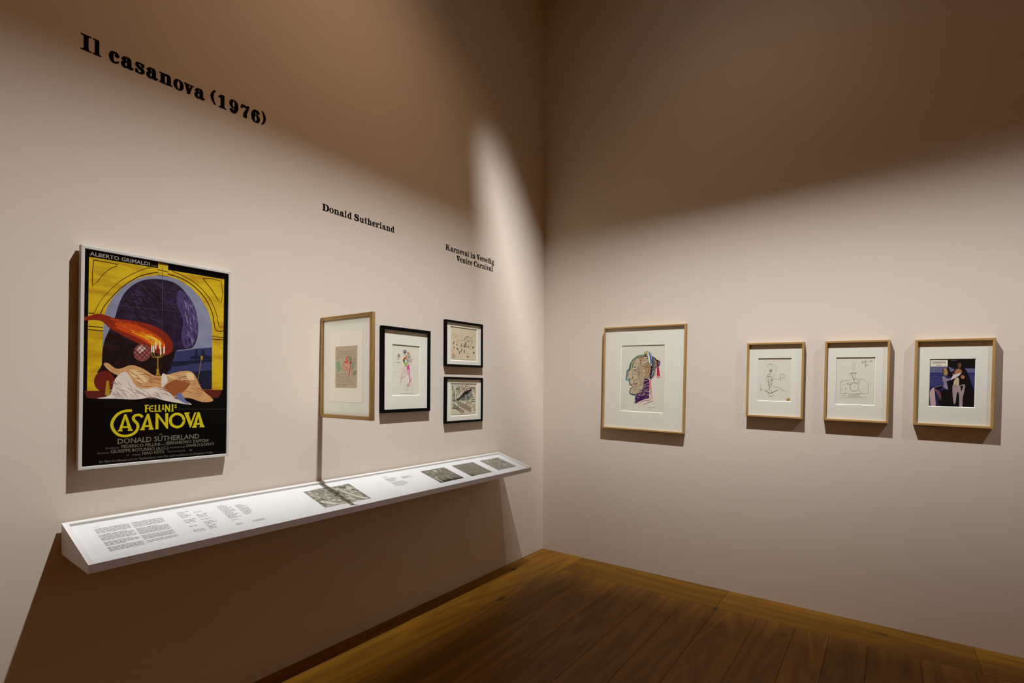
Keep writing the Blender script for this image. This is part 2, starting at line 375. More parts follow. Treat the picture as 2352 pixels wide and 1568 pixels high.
ART = {
 'poster': [
  ('P','redfloor',[11,348,967,355,933,311,827,307,93,311,25,315]),
  ('P','marble',[26,966,968,968,967,355,25,348]),
  ('P','marble',[463,997,533,995,534,924,463,924]),
  ('P','dusk',[112,353,112,573,120,701,140,750,180,800,241,853,321,897,403,921,463,931,534,934,605,926,697,897,773,852,838,787,871,713,875,606,878,356]),
  ('P','sea',[518,543,637,558,761,575,875,586,878,356,112,353,112,423,461,495]),
  ('P','seadark',[548,498,762,513,877,521,877,508,762,496,577,473]),
  ('P','seadark',[638,441,877,463,878,356,638,355]),
  ('P','seadark',[705,529,736,534,749,574,756,574,763,537,787,540,794,563,805,574,818,559,823,542,872,539,872,521,705,516]),
  ('Q','violetdark',[111,469,114,546,141,618,181,686,206,755,242,818,310,873,397,904,505,914,593,903,660,867,722,812,754,749,764,684,755,627,723,579,661,566,601,555,577,512,519,438,111,423]),
  ('Q','violet',[611,871,672,855,722,812,753,749,761,684,748,631,711,585,661,575,637,633,648,720,600,801]),
  ('Q','blackbrown',[109,469,121,574,161,626,274,597,404,575,542,565,589,546,571,499,490,417,109,407]),
  ('S','violetmid',4.0,[301,767,321,761,338,751]),
  ('S','violetmid',4.0,[444,886,470,886,495,879]),
  ('S','violetmid',4.0,[318,842,330,831,336,817]),
  ('S','violetmid',4.0,[544,802,557,796,567,787]),
  ('S','violetmid',4.0,[455,707,476,699,493,686]),
  ('S','violetmid',4.0,[473,897,490,887,502,873]),
  ('S','violetmid',4.0,[549,811,570,799,586,782]),
  ('S','violetmid',4.0,[358,716,382,708,402,694]),
  ('S','violetmid',4.0,[556,889,573,888,589,883]),
  ('S','violetmid',4.0,[595,818,611,811,623,800]),
  ('S','violetmid',4.0,[404,811,425,806,442,797]),
  ('S','violetmid',4.0,[472,878,491,864,504,846]),
  ('S','violetmid',4.0,[572,784,586,776,595,766]),
  ('S','violetmid',4.0,[540,776,555,773,567,767]),
  ('S','violetmid',4.0,[363,862,387,857,407,847]),
  ('S','violetmid',4.0,[453,896,467,889,477,878]),
  ('S','violetmid',4.0,[441,894,460,892,477,885]),
  ('S','violetmid',4.0,[437,865,465,864,489,857]),
  ('S','violetmid',4.0,[562,829,582,822,598,812]),
  ('S','violetmid',4.0,[460,770,479,762,495,750]),
  ('S','violetmid',4.0,[578,801,601,794,620,782]),
  ('S','violetmid',4.0,[309,827,322,815,329,801]),
  ('S','violetmid',4.0,[366,760,388,759,409,753]),
  ('S','violetmid',4.0,[457,894,474,886,487,875]),
  ('S','violetmid',4.0,[474,831,494,820,508,805]),
  ('S','violetmid',4.0,[312,787,326,781,337,771]),
  ('S','violetmid',4.0,[349,823,369,818,386,808]),
  ('S','violetmid',4.0,[335,806,344,800,351,792]),
  ('S','violetmid',4.0,[433,731,449,727,462,720]),
  ('S','violetmid',4.0,[523,854,543,852,561,845]),
  ('S','violetmid',4.0,[482,883,500,879,515,872]),
  ('S','violetmid',4.0,[545,813,556,805,564,794]),
  ('S','violetmid',4.0,[346,750,359,739,368,726]),
  ('S','violetmid',4.0,[416,864,434,852,447,836]),
  ('S','violetmid',4.0,[286,829,301,818,312,804]),
  ('S','violetmid',4.0,[525,828,544,826,560,821]),
  ('S','violetmid',4.0,[520,848,539,843,555,835]),
  ('S','violetmid',4.0,[381,805,391,797,397,786]),
  ('S','violetmid',4.0,[503,718,521,709,534,696]),
  ('S','violetmid',4.0,[326,810,340,808,351,803]),
  ('S','violetmid',4.0,[446,838,456,831,463,822]),
  ('S','violetmid',4.0,[569,762,587,747,598,729]),
  ('S','violetmid',4.0,[556,777,583,776,607,769]),
  ('S','violetmid',4.0,[281,822,297,813,308,802]),
  ('S','violetmid',4.0,[440,825,466,821,488,811]),
  ('S','violetmid',4.0,[398,718,413,713,425,706]),
  ('S','violetmid',4.0,[411,712,436,708,458,699]),
  ('S','violetmid',4.0,[583,727,593,720,600,712]),
  ('S','violetmid',4.0,[454,701,472,699,489,694]),
  ('S','violetmid',4.0,[315,771,333,766,347,756]),
  ('S','violetmid',4.0,[248,769,264,765,278,758]),
  ('S','violetmid',4.0,[349,748,365,741,376,731]),
  ('S','violetmid',4.0,[282,810,303,808,321,801]),
  ('S','violetmid',4.0,[490,816,507,815,522,810]),
  ('S','violetmid',4.0,[360,760,373,751,383,739]),
  ('S','violetmid',4.0,[525,766,543,761,557,752]),
  ('S','violetmid',4.0,[399,740,421,733,439,722]),
  ('S','violetmid',4.0,[386,845,407,837,423,825]),
  ('S','violetmid',4.0,[237,790,260,783,278,771]),
  ('S','violetmid',4.0,[582,838,600,824,611,807]),
  ('S','violetmid',4.0,[305,783,330,780,352,772]),
  ('S','violetmid',4.0,[470,706,488,694,500,679]),
  ('S','violetmid',4.0,[492,775,515,773,535,766]),
  ('S','violetmid',4.0,[546,870,574,870,600,863]),
  ('S','violetmid',4.0,[478,719,492,706,501,691]),
  ('S','violetmid',4.0,[517,792,529,785,537,776]),
  ('S','violetmid',4.0,[431,708,447,705,460,699]),
  ('S','violetmid',4.0,[312,753,326,744,336,733]),
  ('S','violetmid',4.0,[352,803,370,798,385,790]),
  ('S','violetmid',4.0,[253,776,264,765,271,752]),
  ('S','violetmid',4.0,[501,878,521,868,536,853]),
  ('S','violetmid',4.0,[470,789,491,782,508,770]),
  ('S','violetmid',4.0,[555,879,582,877,605,870]),
  ('S','violetmid',4.0,[568,798,591,790,610,778]),
  ('S','violetmid',4.0,[280,825,301,822,319,814]),
  ('S','violetmid',4.0,[330,846,351,834,367,818]),
  ('S','violetmid',4.0,[321,734,344,727,363,714]),
  ('S','violetmid',4.0,[441,838,454,836,466,831]),
  ('S','violetmid',4.0,[395,808,413,806,429,799]),
  ('S','violetmid',4.0,[326,716,353,712,378,703]),
  ('S','violetmid',4.0,[392,765,415,756,433,744]),
  ('S','violetmid',4.0,[529,785,552,777,570,765]),
  ('S','violetmid',4.0,[545,828,567,816,583,798]),
  ('S','violetmid',4.0,[385,845,409,841,429,832]),
  ('S','violetmid',4.0,[546,855,563,853,579,847]),
  ('S','violetmid',4.0,[286,737,304,723,315,706]),
  ('S','violetmid',4.0,[339,796,350,790,357,781]),
  ('S','violetmid',4.0,[323,814,342,805,357,793]),
  ('S','violetmid',4.0,[375,784,397,781,415,773]),
  ('S','violetmid',4.0,[593,826,606,821,617,813]),
  ('S','blackbrown',5.2,[264,765,298,759,327,745]),
  ('S','blackbrown',5.2,[450,766,480,757,504,742]),
  ('S','blackbrown',5.2,[404,754,435,745,461,730]),
  ('S','blackbrown',5.2,[534,785,551,777,564,764]),
  ('S','blackbrown',5.2,[355,833,377,817,392,797]),
  ('S','blackbrown',5.2,[380,863,403,849,419,830]),
  ('S','blackbrown',5.2,[423,874,435,861,441,847]),
  ('S','blackbrown',5.2,[297,763,319,750,334,732]),
  ('S','blackbrown',5.2,[412,810,432,804,448,794]),
  ('S','blackbrown',5.2,[209,757,227,743,239,724]),
  ('S','blackbrown',5.2,[442,832,466,825,486,813]),
  ('S','blackbrown',5.2,[364,848,380,835,391,819]),
  ('S','blackbrown',5.2,[293,818,319,804,338,784]),
  ('S','blackbrown',5.2,[303,733,325,729,344,720]),
  ('S','blackbrown',5.2,[460,767,481,762,499,752]),
  ('S','blackbrown',5.2,[329,766,350,748,363,725]),
  ('S','blackbrown',5.2,[392,863,411,856,426,845]),
  ('S','blackbrown',5.2,[366,787,387,781,406,772]),
  ('S','blackbrown',5.2,[477,749,492,733,500,714]),
  ('S','blackbrown',5.2,[371,798,399,780,419,757]),
  ('S','blackbrown',5.2,[431,848,448,833,458,813]),
  ('S','blackbrown',5.2,[381,762,415,758,445,747]),
  ('S','blackbrown',5.2,[416,810,438,799,455,783]),
  ('S','blackbrown',5.2,[242,782,268,778,292,769]),
  ('S','blackbrown',5.2,[403,824,433,807,455,785]),
  ('S','blackbrown',5.2,[460,784,486,781,509,772]),
  ('S','blackbrown',5.2,[361,732,393,721,420,703]),
  ('S','blackbrown',5.2,[432,879,451,862,462,841]),
  ('S','blackbrown',5.2,[521,781,539,768,551,751]),
  ('S','blackbrown',5.2,[477,742,493,726,503,707]),
  ('S','blackbrown',5.2,[453,806,472,803,488,796]),
  ('S','blackbrown',5.2,[239,796,259,782,272,764]),
  ('S','blackbrown',5.2,[326,773,350,765,370,752]),
  ('S','blackbrown',5.2,[438,827,473,819,504,804]),
  ('S','blackbrown',5.2,[433,832,459,823,480,808]),
  ('S','blackbrown',5.2,[390,845,412,843,432,836]),
  ('S','blackbrown',5.2,[464,872,482,864,497,852]),
  ('S','blackbrown',5.2,[322,848,342,845,359,839]),
  ('S','blackbrown',5.2,[242,786,259,783,274,777]),
  ('S','blackbrown',5.2,[346,815,359,805,368,793]),
  ('S','blackbrown',5.2,[306,813,343,808,376,796]),
  ('S','blackbrown',5.2,[350,860,369,848,382,833]),
  ('S','blackbrown',5.2,[444,853,463,838,474,820]),
  ('S','blackbrown',5.2,[476,786,494,780,509,770]),
  ('S','blackbrown',5.2,[513,875,529,858,536,837]),
  ('S','blackbrown',5.2,[481,739,491,728,497,715]),
  ('S','blackbrown',5.2,[298,778,308,767,314,753]),
  ('S','blackbrown',5.2,[280,732,304,727,325,717]),
  ('S','blackbrown',5.2,[307,768,319,755,325,740]),
  ('S','blackbrown',5.2,[449,776,468,759,479,739]),
  ('S','violetlight',3.4,[683,795,688,784,688,772]),
  ('S','violetlight',3.4,[664,809,671,797,672,784]),
  ('S','violetlight',3.4,[717,757,723,749,726,740]),
  ('S','violetlight',3.4,[690,664,694,656,695,648]),
  ('S','violetlight',3.4,[712,640,716,628,716,616]),
  ('S','violetlight',3.4,[738,675,747,666,752,656]),
  ('S','violetlight',3.4,[681,664,690,651,692,636]),
  ('S','violetlight',3.4,[694,802,702,796,706,788]),
  ('S','violetlight',3.4,[707,701,714,686,714,670]),
  ('S','violetlight',3.4,[673,701,679,693,682,685]),
  ('S','violetlight',3.4,[735,708,739,699,739,689]),
  ('S','violetlight',3.4,[699,736,703,728,703,720]),
  ('S','violetlight',3.4,[668,731,680,723,688,711]),
  ('S','violetlight',3.4,[720,752,727,740,729,727]),
  ('S','violetlight',3.4,[661,763,664,753,662,742]),
  ('S','violetlight',3.4,[660,811,665,798,663,783]),
  ('S','violetlight',3.4,[705,626,713,616,715,604]),
  ('S','violetlight',3.4,[749,738,754,727,754,715]),
  ('S','violetlight',3.4,[655,824,660,814,661,804]),
  ('S','violetlight',3.4,[687,697,701,687,711,674]),
  ('S','violetlight',3.4,[661,746,672,734,678,721]),
  ('S','violetlight',3.4,[718,781,728,774,734,765]),
  ('S','violetlight',3.4,[720,620,724,605,722,589]),
  ('S','violetlight',3.4,[673,810,683,801,688,789]),
  ('S','violetlight',3.4,[691,723,702,710,708,695]),
  ('S','violetlight',3.4,[668,741,673,726,672,711]),
  ('S','violetlight',3.4,[670,787,673,780,673,772]),
  ('S','violetlight',3.4,[692,808,702,801,708,793]),
  ('S','violetlight',3.4,[728,745,732,730,730,715]),
  ('S','violetlight',3.4,[678,767,690,759,698,748]),
  ('S','violetlight',3.4,[677,785,688,777,695,767]),
  ('S','violetlight',3.4,[710,692,715,678,714,662]),
  ('S','violetlight',3.4,[662,819,668,805,669,790]),
  ('S','violetlight',3.4,[693,648,700,639,702,629]),
  ('S','violetlight',3.4,[713,636,717,624,716,612]),
  ('S','violetlight',3.4,[714,629,720,616,719,603]),
  ('S','violetlight',3.4,[679,721,688,715,693,706]),
  ('S','violetlight',3.4,[714,612,721,601,724,590]),
  ('S','violetlight',3.4,[676,740,681,729,681,717]),
  ('S','violetlight',3.4,[666,726,677,713,682,698]),
  ('S','violetlight',3.4,[700,717,707,708,710,698]),
  ('S','violetlight',3.4,[712,632,725,622,733,609]),
  ('S','violetlight',3.4,[679,731,684,715,683,698]),
  ('S','violetlight',3.4,[712,804,715,795,714,785]),
  ('S','violetlight',3.4,[676,648,684,639,689,630]),
  ('S','violetlight',3.4,[668,751,676,744,680,736]),
  ('S','violetdark',3.4,[628,805,635,799,640,792]),
  ('S','violetdark',3.4,[689,676,695,664,695,650]),
  ('S','violetdark',3.4,[627,797,634,789,638,779]),
  ('S','violetdark',3.4,[705,697,713,691,718,684]),
  ('S','violetdark',3.4,[662,849,676,836,683,821]),
  ('S','violetdark',3.4,[652,834,661,828,667,820]),
  ('S','violetdark',3.4,[662,622,671,616,678,608]),
  ('S','violetdark',3.4,[663,618,673,606,678,593]),
  ('S','violetdark',3.4,[665,673,671,661,672,648]),
  ('S','violetdark',3.4,[677,730,686,719,691,707]),
  ('S','violetdark',3.4,[699,621,703,612,704,603]),
  ('S','violetdark',3.4,[742,648,752,641,758,632]),
  ('S','violetdark',3.4,[710,732,714,724,715,716]),
  ('S','violetdark',3.4,[683,756,696,747,704,735]),
  ('S','violetdark',3.4,[659,735,667,727,672,717]),
  ('S','violetdark',3.4,[668,716,673,701,672,684]),
  ('S','violetdark',3.4,[725,655,739,642,748,626]),
  ('S','violetdark',3.4,[651,842,661,830,666,816]),
  ('S','violetdark',3.4,[657,702,671,690,679,675]),
  ('S','violetdark',3.4,[674,749,685,736,690,721]),
  ('S','violetdark',3.4,[671,705,683,698,691,688]),
  ('S','violetdark',3.4,[721,668,737,658,748,644]),
  ('S','violetdark',3.4,[668,606,676,598,680,589]),
  ('S','violetdark',3.4,[686,639,698,626,704,611]),
  ('S','violetdark',3.4,[707,779,718,770,724,759]),
  ('S','violetdark',3.4,[669,777,678,764,681,748]),
  ('S','violetdark',3.4,[648,770,654,762,656,753]),
  ('S','violetdark',3.4,[629,780,636,774,640,767]),
  ('S','violetdark',3.4,[687,628,697,616,701,601]),
  ('S','violetdark',3.4,[730,651,734,640,734,628]),
  ('S','violetmid',2.3,[456,859,517,815,588,771,636,736]),
  ('S','violetmid',2.3,[448,796,506,764,606,710]),
  ('Q','smoke',[-3,684,33,694,81,708,140,703,191,693,295,691,432,676,541,632,577,567,530,531,450,540,349,577,243,612,161,642,110,674,52,677,0,670]),
  ('Q','ember',[186,671,295,675,404,649,495,613,518,568,432,573,322,612,222,642]),
  ('Q','flame',[290,636,376,633,460,615,501,584,438,581,371,608]),
  ('Q','flamehot',[371,625,449,613,483,592,432,593]),
  ('S','ember',5.2,[219,685,243,673,266,661]),
  ('S','ember',5.2,[154,690,170,686,186,683]),
  ('S','ember',5.2,[215,657,238,650,262,643]),
  ('S','ember',5.2,[353,631,371,626,390,621]),
  ('S','ember',5.2,[288,666,314,651,342,636]),
  ('S','ember',5.2,[229,658,259,648,290,637]),
  ('S','ember',5.2,[183,651,212,648,241,645]),
  ('S','ember',5.2,[309,636,331,634,353,632]),
  ('S','ember',5.2,[313,683,337,668,360,654]),
  ('S','ember',5.2,[399,614,426,600,453,585]),
  ('S','ember',5.2,[263,667,297,662,331,658]),
  ('S','ember',5.2,[189,673,216,672,242,670]),
  ('S','ember',5.2,[263,656,285,653,307,650]),
  ('S','ember',5.2,[237,687,262,683,288,680]),
  ('S','ember',5.2,[354,638,387,633,421,629]),
  ('S','ember',5.2,[256,645,283,635,309,626]),
  ('S','ember',5.2,[405,614,433,606,461,598]),
  ('S','ember',5.2,[382,641,411,638,440,635]),
  ('S','ember',5.2,[272,652,302,642,333,631]),
  ('S','ember',5.2,[189,692,212,682,236,671]),
  ('S','ember',5.2,[284,639,314,634,345,628]),
  ('S','ember',5.2,[317,660,346,657,375,654]),
  ('S','ember',5.2,[178,650,202,647,226,643]),
  ('S','ember',5.2,[168,690,199,680,231,670]),
  ('S','ember',5.2,[224,667,239,658,254,650]),
  ('S','ember',5.2,[281,678,297,668,313,659]),
  ('S','ember',5.2,[327,646,349,642,371,639]),
  ('S','ember',5.2,[379,603,412,600,445,596]),
  ('S','ember',5.2,[205,644,237,636,269,628]),
  ('S','ember',5.2,[321,637,339,633,356,629]),
  ('S','flame',3.4,[443,616,455,613,466,610]),
  ('S','flame',3.4,[370,614,380,607,390,601]),
  ('S','flame',3.4,[365,618,377,613,388,609]),
  ('S','flame',3.4,[361,647,370,641,379,635]),
  ('S','flame',3.4,[371,629,384,624,397,618]),
  ('S','flame',3.4,[236,661,248,657,261,654]),
  ('S','flame',3.4,[414,630,432,622,451,614]),
  ('S','flame',3.4,[360,636,371,633,382,630]),
  ('S','flame',3.4,[374,621,386,618,398,614]),
  ('S','flame',3.4,[440,601,460,598,481,596]),
  ('S','flame',3.4,[297,642,316,639,335,636]),
  ('S','flame',3.4,[413,635,428,627,443,620]),
  ('S','flame',3.4,[401,634,410,628,418,622]),
  ('S','flame',3.4,[403,629,419,625,436,620]),
  ('S','flame',3.4,[288,642,305,634,322,627]),
  ('S','flame',3.4,[374,621,387,619,400,616]),
  ('S','flame',3.4,[305,632,326,630,346,627]),
  ('S','flame',3.4,[278,648,296,644,314,641]),
  ('S','flame',3.4,[380,613,402,610,423,607]),
  ('S','flame',3.4,[345,641,360,636,375,631]),
  ('P','rose',[421,539,419,526,410,514,397,504,381,497,364,494,346,496,330,501,317,510,309,522,307,535,309,548,317,560,330,570,345,577,363,580,381,578,397,573,410,564,418,552]),
  ('P','roselight',[322,556,355,573,388,558,350,532]),
  ('S','ink',4.0,[308,529,355,495]),
  ('S','ink',4.0,[308,541,355,578]),
  ('S','ink',4.0,[311,550,384,498]),
  ('S','ink',4.0,[311,520,384,577]),
  ('S','ink',4.0,[323,565,404,508]),
  ('S','ink',4.0,[324,506,404,569]),
  ('S','ink',4.0,[342,575,417,523]),
  ('S','ink',4.0,[343,497,417,555]),
  ('S','ink',4.0,[371,579,420,545]),
  ('S','ink',4.0,[372,495,420,533]),
  ('P','candle',[423,574,432,575,433,542,424,541]),
  ('P','flamehot',[424,574,428,593,432,575]),
  ('P','candle',[436,573,445,573,446,540,437,540]),
  ('P','flamehot',[437,573,441,592,445,573]),
  ('P','candle',[450,590,459,590,459,557,450,557]),
  ('P','flamehot',[450,590,454,609,458,590]),
  ('P','candle',[478,593,487,594,488,561,478,560]),
  ('P','flamehot',[479,593,483,612,487,594]),
  ('P','candle',[485,563,494,563,494,530,485,529]),
  ('P','flamehot',[485,563,489,581,493,563]),
  ('P','candle',[508,572,518,572,518,539,508,538]),
  ('P','flamehot',[509,572,513,591,517,572]),
  ('S','gold',4.6,[427,539,433,519,461,516,495,521,515,541]),
  ('S','gold',4.6,[441,538,450,524,472,516,492,530,498,542]),
  ('S','gold',6.9,[471,525,470,483,472,446]),
  ('S','gold',17.2,[470,456,471,438]),
  ('P','gold',[456,427,464,442,478,442,490,427]),
  ('S','gold',3.4,[794,536,786,496,778,452,765,408]),
  ('P','gold',[784,536,803,537,800,517,789,516]),
  ('P','cushion',[190,395,187,380,178,366,164,355,146,348,127,346,108,348,91,355,77,365,69,379,66,393,68,408,77,422,90,433,108,440,127,443,146,441,163,434,177,423,187,410]),
  ('Q','drapetan',[233,457,296,474,377,456,450,425,531,430,626,449,712,451,756,417,801,356,893,298,801,289,700,312,566,317,434,354,313,366,244,409,162,439,121,473,146,480,192,456]),
  ('Q','drapebrown',[537,384,674,429,724,416,675,355,590,321,525,355]),
  ('Q','drapelight',[275,450,361,444,416,412,378,387,318,406]),
  ('Q','drapelight',[674,441,724,442,737,408,699,403]),
  ('Q','linen',[83,313,162,330,192,405,249,441,286,418,329,370,406,358,439,369,519,361,566,334,602,308,675,295,719,275,578,291,491,305,434,317,324,306,193,311]),
  ('S','drapebrown',4.0,[318,411,353,404,383,389]),
  ('S','drapebrown',4.0,[714,364,760,353,800,332]),
  ('S','drapebrown',4.0,[297,434,323,426,345,411]),
  ('S','drapebrown',4.0,[393,406,416,397,435,383]),
  ('S','drapebrown',4.0,[394,414,417,404,436,390]),
  ('S','drapebrown',4.0,[354,434,376,425,394,412]),
  ('S','drapebrown',4.0,[376,433,409,428,438,416]),
  ('S','drapebrown',4.0,[421,392,462,391,501,381]),
  ('S','drapebrown',4.0,[763,364,786,357,805,346]),
  ('S','drapebrown',4.0,[336,428,378,430,420,423]),
  ('S','drapebrown',4.0,[742,339,767,335,790,326]),
  ('S','drapebrown',4.0,[371,368,412,370,453,364]),
  ('S','drapebrown',4.0,[430,419,463,411,492,397]),
  ('S','drapebrown',4.0,[359,441,379,438,397,430]),
  ('S','drapebrown',4.0,[307,410,334,411,361,407]),
  ('S','drapebrown',4.0,[517,405,545,404,572,397]),
  ('S','drapebrown',4.0,[474,359,513,355,549,342]),
  ('S','drapebrown',4.0,[469,414,509,408,546,394]),
  ('S','drapebrown',4.0,[428,409,448,408,468,402]),
  ('S','drapebrown',4.0,[515,399,547,394,576,384]),
  ('S','drapebrown',4.0,[459,363,504,364,548,355]),
  ('S','drapebrown',4.0,[508,360,546,346,579,326]),
  ('S','drapebrown',4.0,[635,411,675,400,709,382]),
  ('S','drapebrown',4.0,[701,385,747,388,793,382]),
  ('S','drapebrown',4.0,[270,449,294,441,313,429]),
  ('S','drapebrown',4.0,[604,368,643,360,679,344]),
  ('S','drapebrown',4.0,[327,393,348,384,365,371]),
  ('S','drapebrown',4.0,[691,407,731,402,767,388]),
  ('S','drapebrown',4.0,[672,344,700,343,728,336]),
  ('S','drapebrown',4.0,[448,412,485,406,519,393]),
  ('S','drapebrown',4.0,[383,423,418,412,449,395]),
  ('S','drapebrown',4.0,[750,368,782,361,812,349]),
  ('S','drapebrown',4.0,[327,444,360,442,392,433]),
  ('S','drapebrown',4.0,[575,406,610,398,641,383]),
  ('S','drapelight',4.0,[539,426,566,423,592,415]),
  ('S','drapelight',4.0,[636,406,664,409,692,407]),
  ('S','drapelight',4.0,[621,441,653,441,683,435]),
  ('S','drapelight',4.0,[524,430,551,423,574,411]),
  ('S','drapelight',4.0,[651,418,685,418,718,412]),
  ('S','drapelight',4.0,[669,398,691,395,710,388]),
  ('S','drapelight',4.0,[586,419,608,412,626,401]),
  ('S','drapelight',4.0,[620,411,638,406,654,398]),
  ('S','drapelight',4.0,[670,413,701,403,727,388]),
  ('S','drapelight',4.0,[551,424,581,425,610,420]),
  ('S','drapelight',4.0,[669,427,704,418,734,402]),
  ('S','drapelight',4.0,[605,433,637,434,669,429]),
  ('S','drapelight',4.0,[682,412,713,411,742,403]),
  ('S','drapelight',4.0,[729,395,753,390,774,380]),
  ('S','drapelight',4.0,[635,411,669,411,703,406]),
  ('S','drapelight',4.0,[520,433,553,428,582,416]),
  ('S','drapelight',4.0,[569,420,586,415,601,407]),
  ('S','drapelight',4.0,[630,416,655,413,677,405]),
  ('Q','linen',[502,434,525,432,542,397,502,367,496,396]),
  ('Q','bluecloth',[602,317,632,340,675,299,706,277,651,291]),
  ('S','linenshade',3.4,[329,346,350,338,371,329]),
  ('S','linenshade',3.4,[208,343,225,328,242,312]),
  ('S','linenshade',3.4,[172,333,194,331,217,329]),
  ('S','linenshade',3.4,[314,335,329,325,344,315]),
  ('S','linenshade',3.4,[179,394,189,385,199,376]),
  ('S','linenshade',3.4,[364,337,380,327,396,317]),
  ('S','linenshade',3.4,[450,343,471,330,492,318]),
  ('S','linenshade',3.4,[275,391,289,371,303,350]),
  ('S','linenshade',3.4,[234,338,250,334,266,330]),
  ('S','linenshade',3.4,[504,338,533,331,562,324]),
  ('S','linenshade',3.4,[165,351,180,342,195,334]),
  ('S','linenshade',3.4,[286,332,300,325,314,318]),
  ('S','linenshade',3.4,[228,356,254,348,281,340]),
  ('S','linenshade',3.4,[165,341,186,327,206,313]),
  ('S','linenshade',3.4,[213,351,229,350,245,348]),
  ('S','linenshade',3.4,[464,343,482,325,499,307]),
  ('S','linenshade',3.4,[367,339,385,326,402,313]),
  ('S','linenshade',3.4,[183,391,197,385,210,379]),
  ('S','linenshade',3.4,[434,331,464,324,493,316]),
  ('S','linenshade',3.4,[196,350,211,333,226,316]),
  ('S','linenshade',3.4,[306,355,324,352,342,349]),
  ('S','linenshade',3.4,[299,343,328,339,358,334]),
  ('S','linenshade',3.4,[237,349,255,331,273,313]),
  ('S','linenshade',3.4,[323,351,349,343,376,335]),
  ('S','linenshade',3.4,[193,333,204,325,216,318]),
  ('S','linenshade',3.4,[170,386,188,384,206,383]),
  ('S','linenshade',3.4,[400,344,417,328,434,312]),
  ('S','linenshade',3.4,[198,363,223,357,248,351]),
  ('S','linenshade',3.4,[268,366,288,354,308,343]),
  ('S','linenshade',3.4,[210,394,222,385,235,375]),
  ('S','linenshade',3.4,[406,328,434,317,463,306]),
  ('S','linenshade',3.4,[387,331,410,319,433,307]),
  ('S','linenshade',3.4,[347,365,369,355,391,344]),
  ('S','linenshade',3.4,[526,344,537,333,549,323]),
  ('P','gold',[131,327,139,396,154,396,162,327]),
  ('S','umber',5.2,[98,709,110,732,140,769,221,843,321,904,391,930,463,948]),
  ('S','umber',2.9,[61,708,81,745,120,794,220,879,347,944,414,964]),
  ('S','umber',5.2,[534,948,635,935,728,904,818,847,878,768,901,683,966,682]),
  ('S','umber',2.9,[563,965,666,945,760,912,857,846,908,770,931,706,966,706]),
  ('S','umber',3.4,[53,955,199,953,159,931,109,894,49,835,53,955]),
  ('S','umber',3.4,[795,953,944,954,944,832,877,893,795,953]),
  ('S','umber',4.0,[28,707,61,708]),
  ('S','umber',4.0,[28,647,113,646]),
  ('S','umber',4.0,[27,631,113,630]),
  ('S','umber',3.4,[875,647,966,645]),
  ('S','umber',4.0,[875,633,966,632]),
  ('S','umber',3.4,[463,961,534,957]),
  ('S','umber',2.3,[463,933,534,934]),
  ('S','crease',1.7,[211,756,403,758,624,761]),
  ('S','crease',1.7,[494,980,496,605]),
  ('S','crease',1.4,[520,256,995,247]),
  ('T', 'grey', 'ALBERTO GRIMALDI', (30, 973), (405, 972), 19),
  ('T','greydim','zeigt',(415,971),(455,972),10),
  ('S','yellow',19.5,[296,252,255,251,214,238,186,214,175,186,189,159,217,138,256,130,298,134,327,147,341,167,338,187,316,204,311,218,324,228,351,230,368,221]),
  ('P','yellow',[253,235,265,235,237,154,216,154]),
  ('P','yellow',[251,235,266,235,306,154,283,154]),
  ('P','yellow',[237,178,284,177,287,168,232,169]),
  ('P','yellow',[213,160,243,160,243,153,213,154]),
  ('P','yellow',[276,160,308,160,308,153,276,154]),
  ('P','yellow',[402,235,414,234,381,154,359,155]),
  ('P','yellow',[400,235,415,234,446,154,421,155]),
  ('P','yellow',[382,178,423,178,426,169,376,169]),
  ('P','yellow',[356,161,388,160,388,154,356,154]),
  ('P','yellow',[414,161,448,161,448,154,414,154]),
  ('P','yellow',[767,235,781,235,755,153,729,154]),
  ('P','yellow',[764,236,782,235,820,154,792,154]),
  ('P','yellow',[755,178,794,178,797,168,749,168]),
  ('P','yellow',[726,160,762,160,762,153,726,153]),
  ('P','yellow',[784,161,823,161,823,153,784,154]),
  ('P','yellow',[460,235,478,234,481,156,460,155]),
  ('P','yellow',[460,235,477,234,548,166,547,155,538,156]),
  ('P','yellow',[527,233,549,235,548,155,531,167]),
  ('S','yellow',20.6,[663,194,662,185,657,177,649,170,639,165,627,162,614,161,601,163,589,167,579,172,571,180,566,188,565,197,566,205,571,213,579,220,589,225,601,229,613,229,626,228,638,224,649,219,657,211,662,203,663,194]),
  ('P','yellow',[666,232,695,234,726,169,712,154]),
  ('P','yellow',[743,234,758,235,714,154,704,161]),
  ('P','yellow',[666,235,706,236,706,230,666,228]),
  ('S','yellow',11.4,[394,277,393,244]),
  ('S','yellow',6.9,[386,276,412,277]),
  ('S','yellow',6.3,[393,260,411,262]),
  ('S','yellow',8.6,[443,273,426,272,417,261,424,248,444,246]),
  ('S','yellow',6.3,[418,260,441,261]),
  ('S','yellow',9.7,[458,277,458,244]),
  ('S','yellow',6.9,[453,245,475,246]),
  ('S','yellow',9.7,[484,277,484,244]),
  ('S','yellow',6.9,[481,246,498,246]),
  ('S','yellow',9.2,[511,277,511,254]),
  ('S','yellow',5.7,[502,255,520,256]),
  ('S','yellow',9.2,[530,278,530,242]),
  ('S','yellow',10.3,[530,277,556,244]),
  ('S','yellow',8.0,[557,278,557,243]),
  ('S','yellow',10.3,[578,279,579,244]),
  ('S','yellow',5.2,[571,244,586,245]),
  ('S','yellow',5.2,[608,275,600,278,595,273,606,267,605,262,594,263]),
  ('T','greydim','mit',(486,125),(510,126),10),
  ('T', 'greytxt', 'DONALD SUTHERLAND', (213, 94), (782, 95), 26),
  ('T','greydim','Drehbuch:',(141,72),(224,72),10),
  ('T', 'greytxt', 'FEDERICO FELLINI', (237, 73), (492, 72), 15),
  ('T','greydim','und',(499,73),(529,73),8),
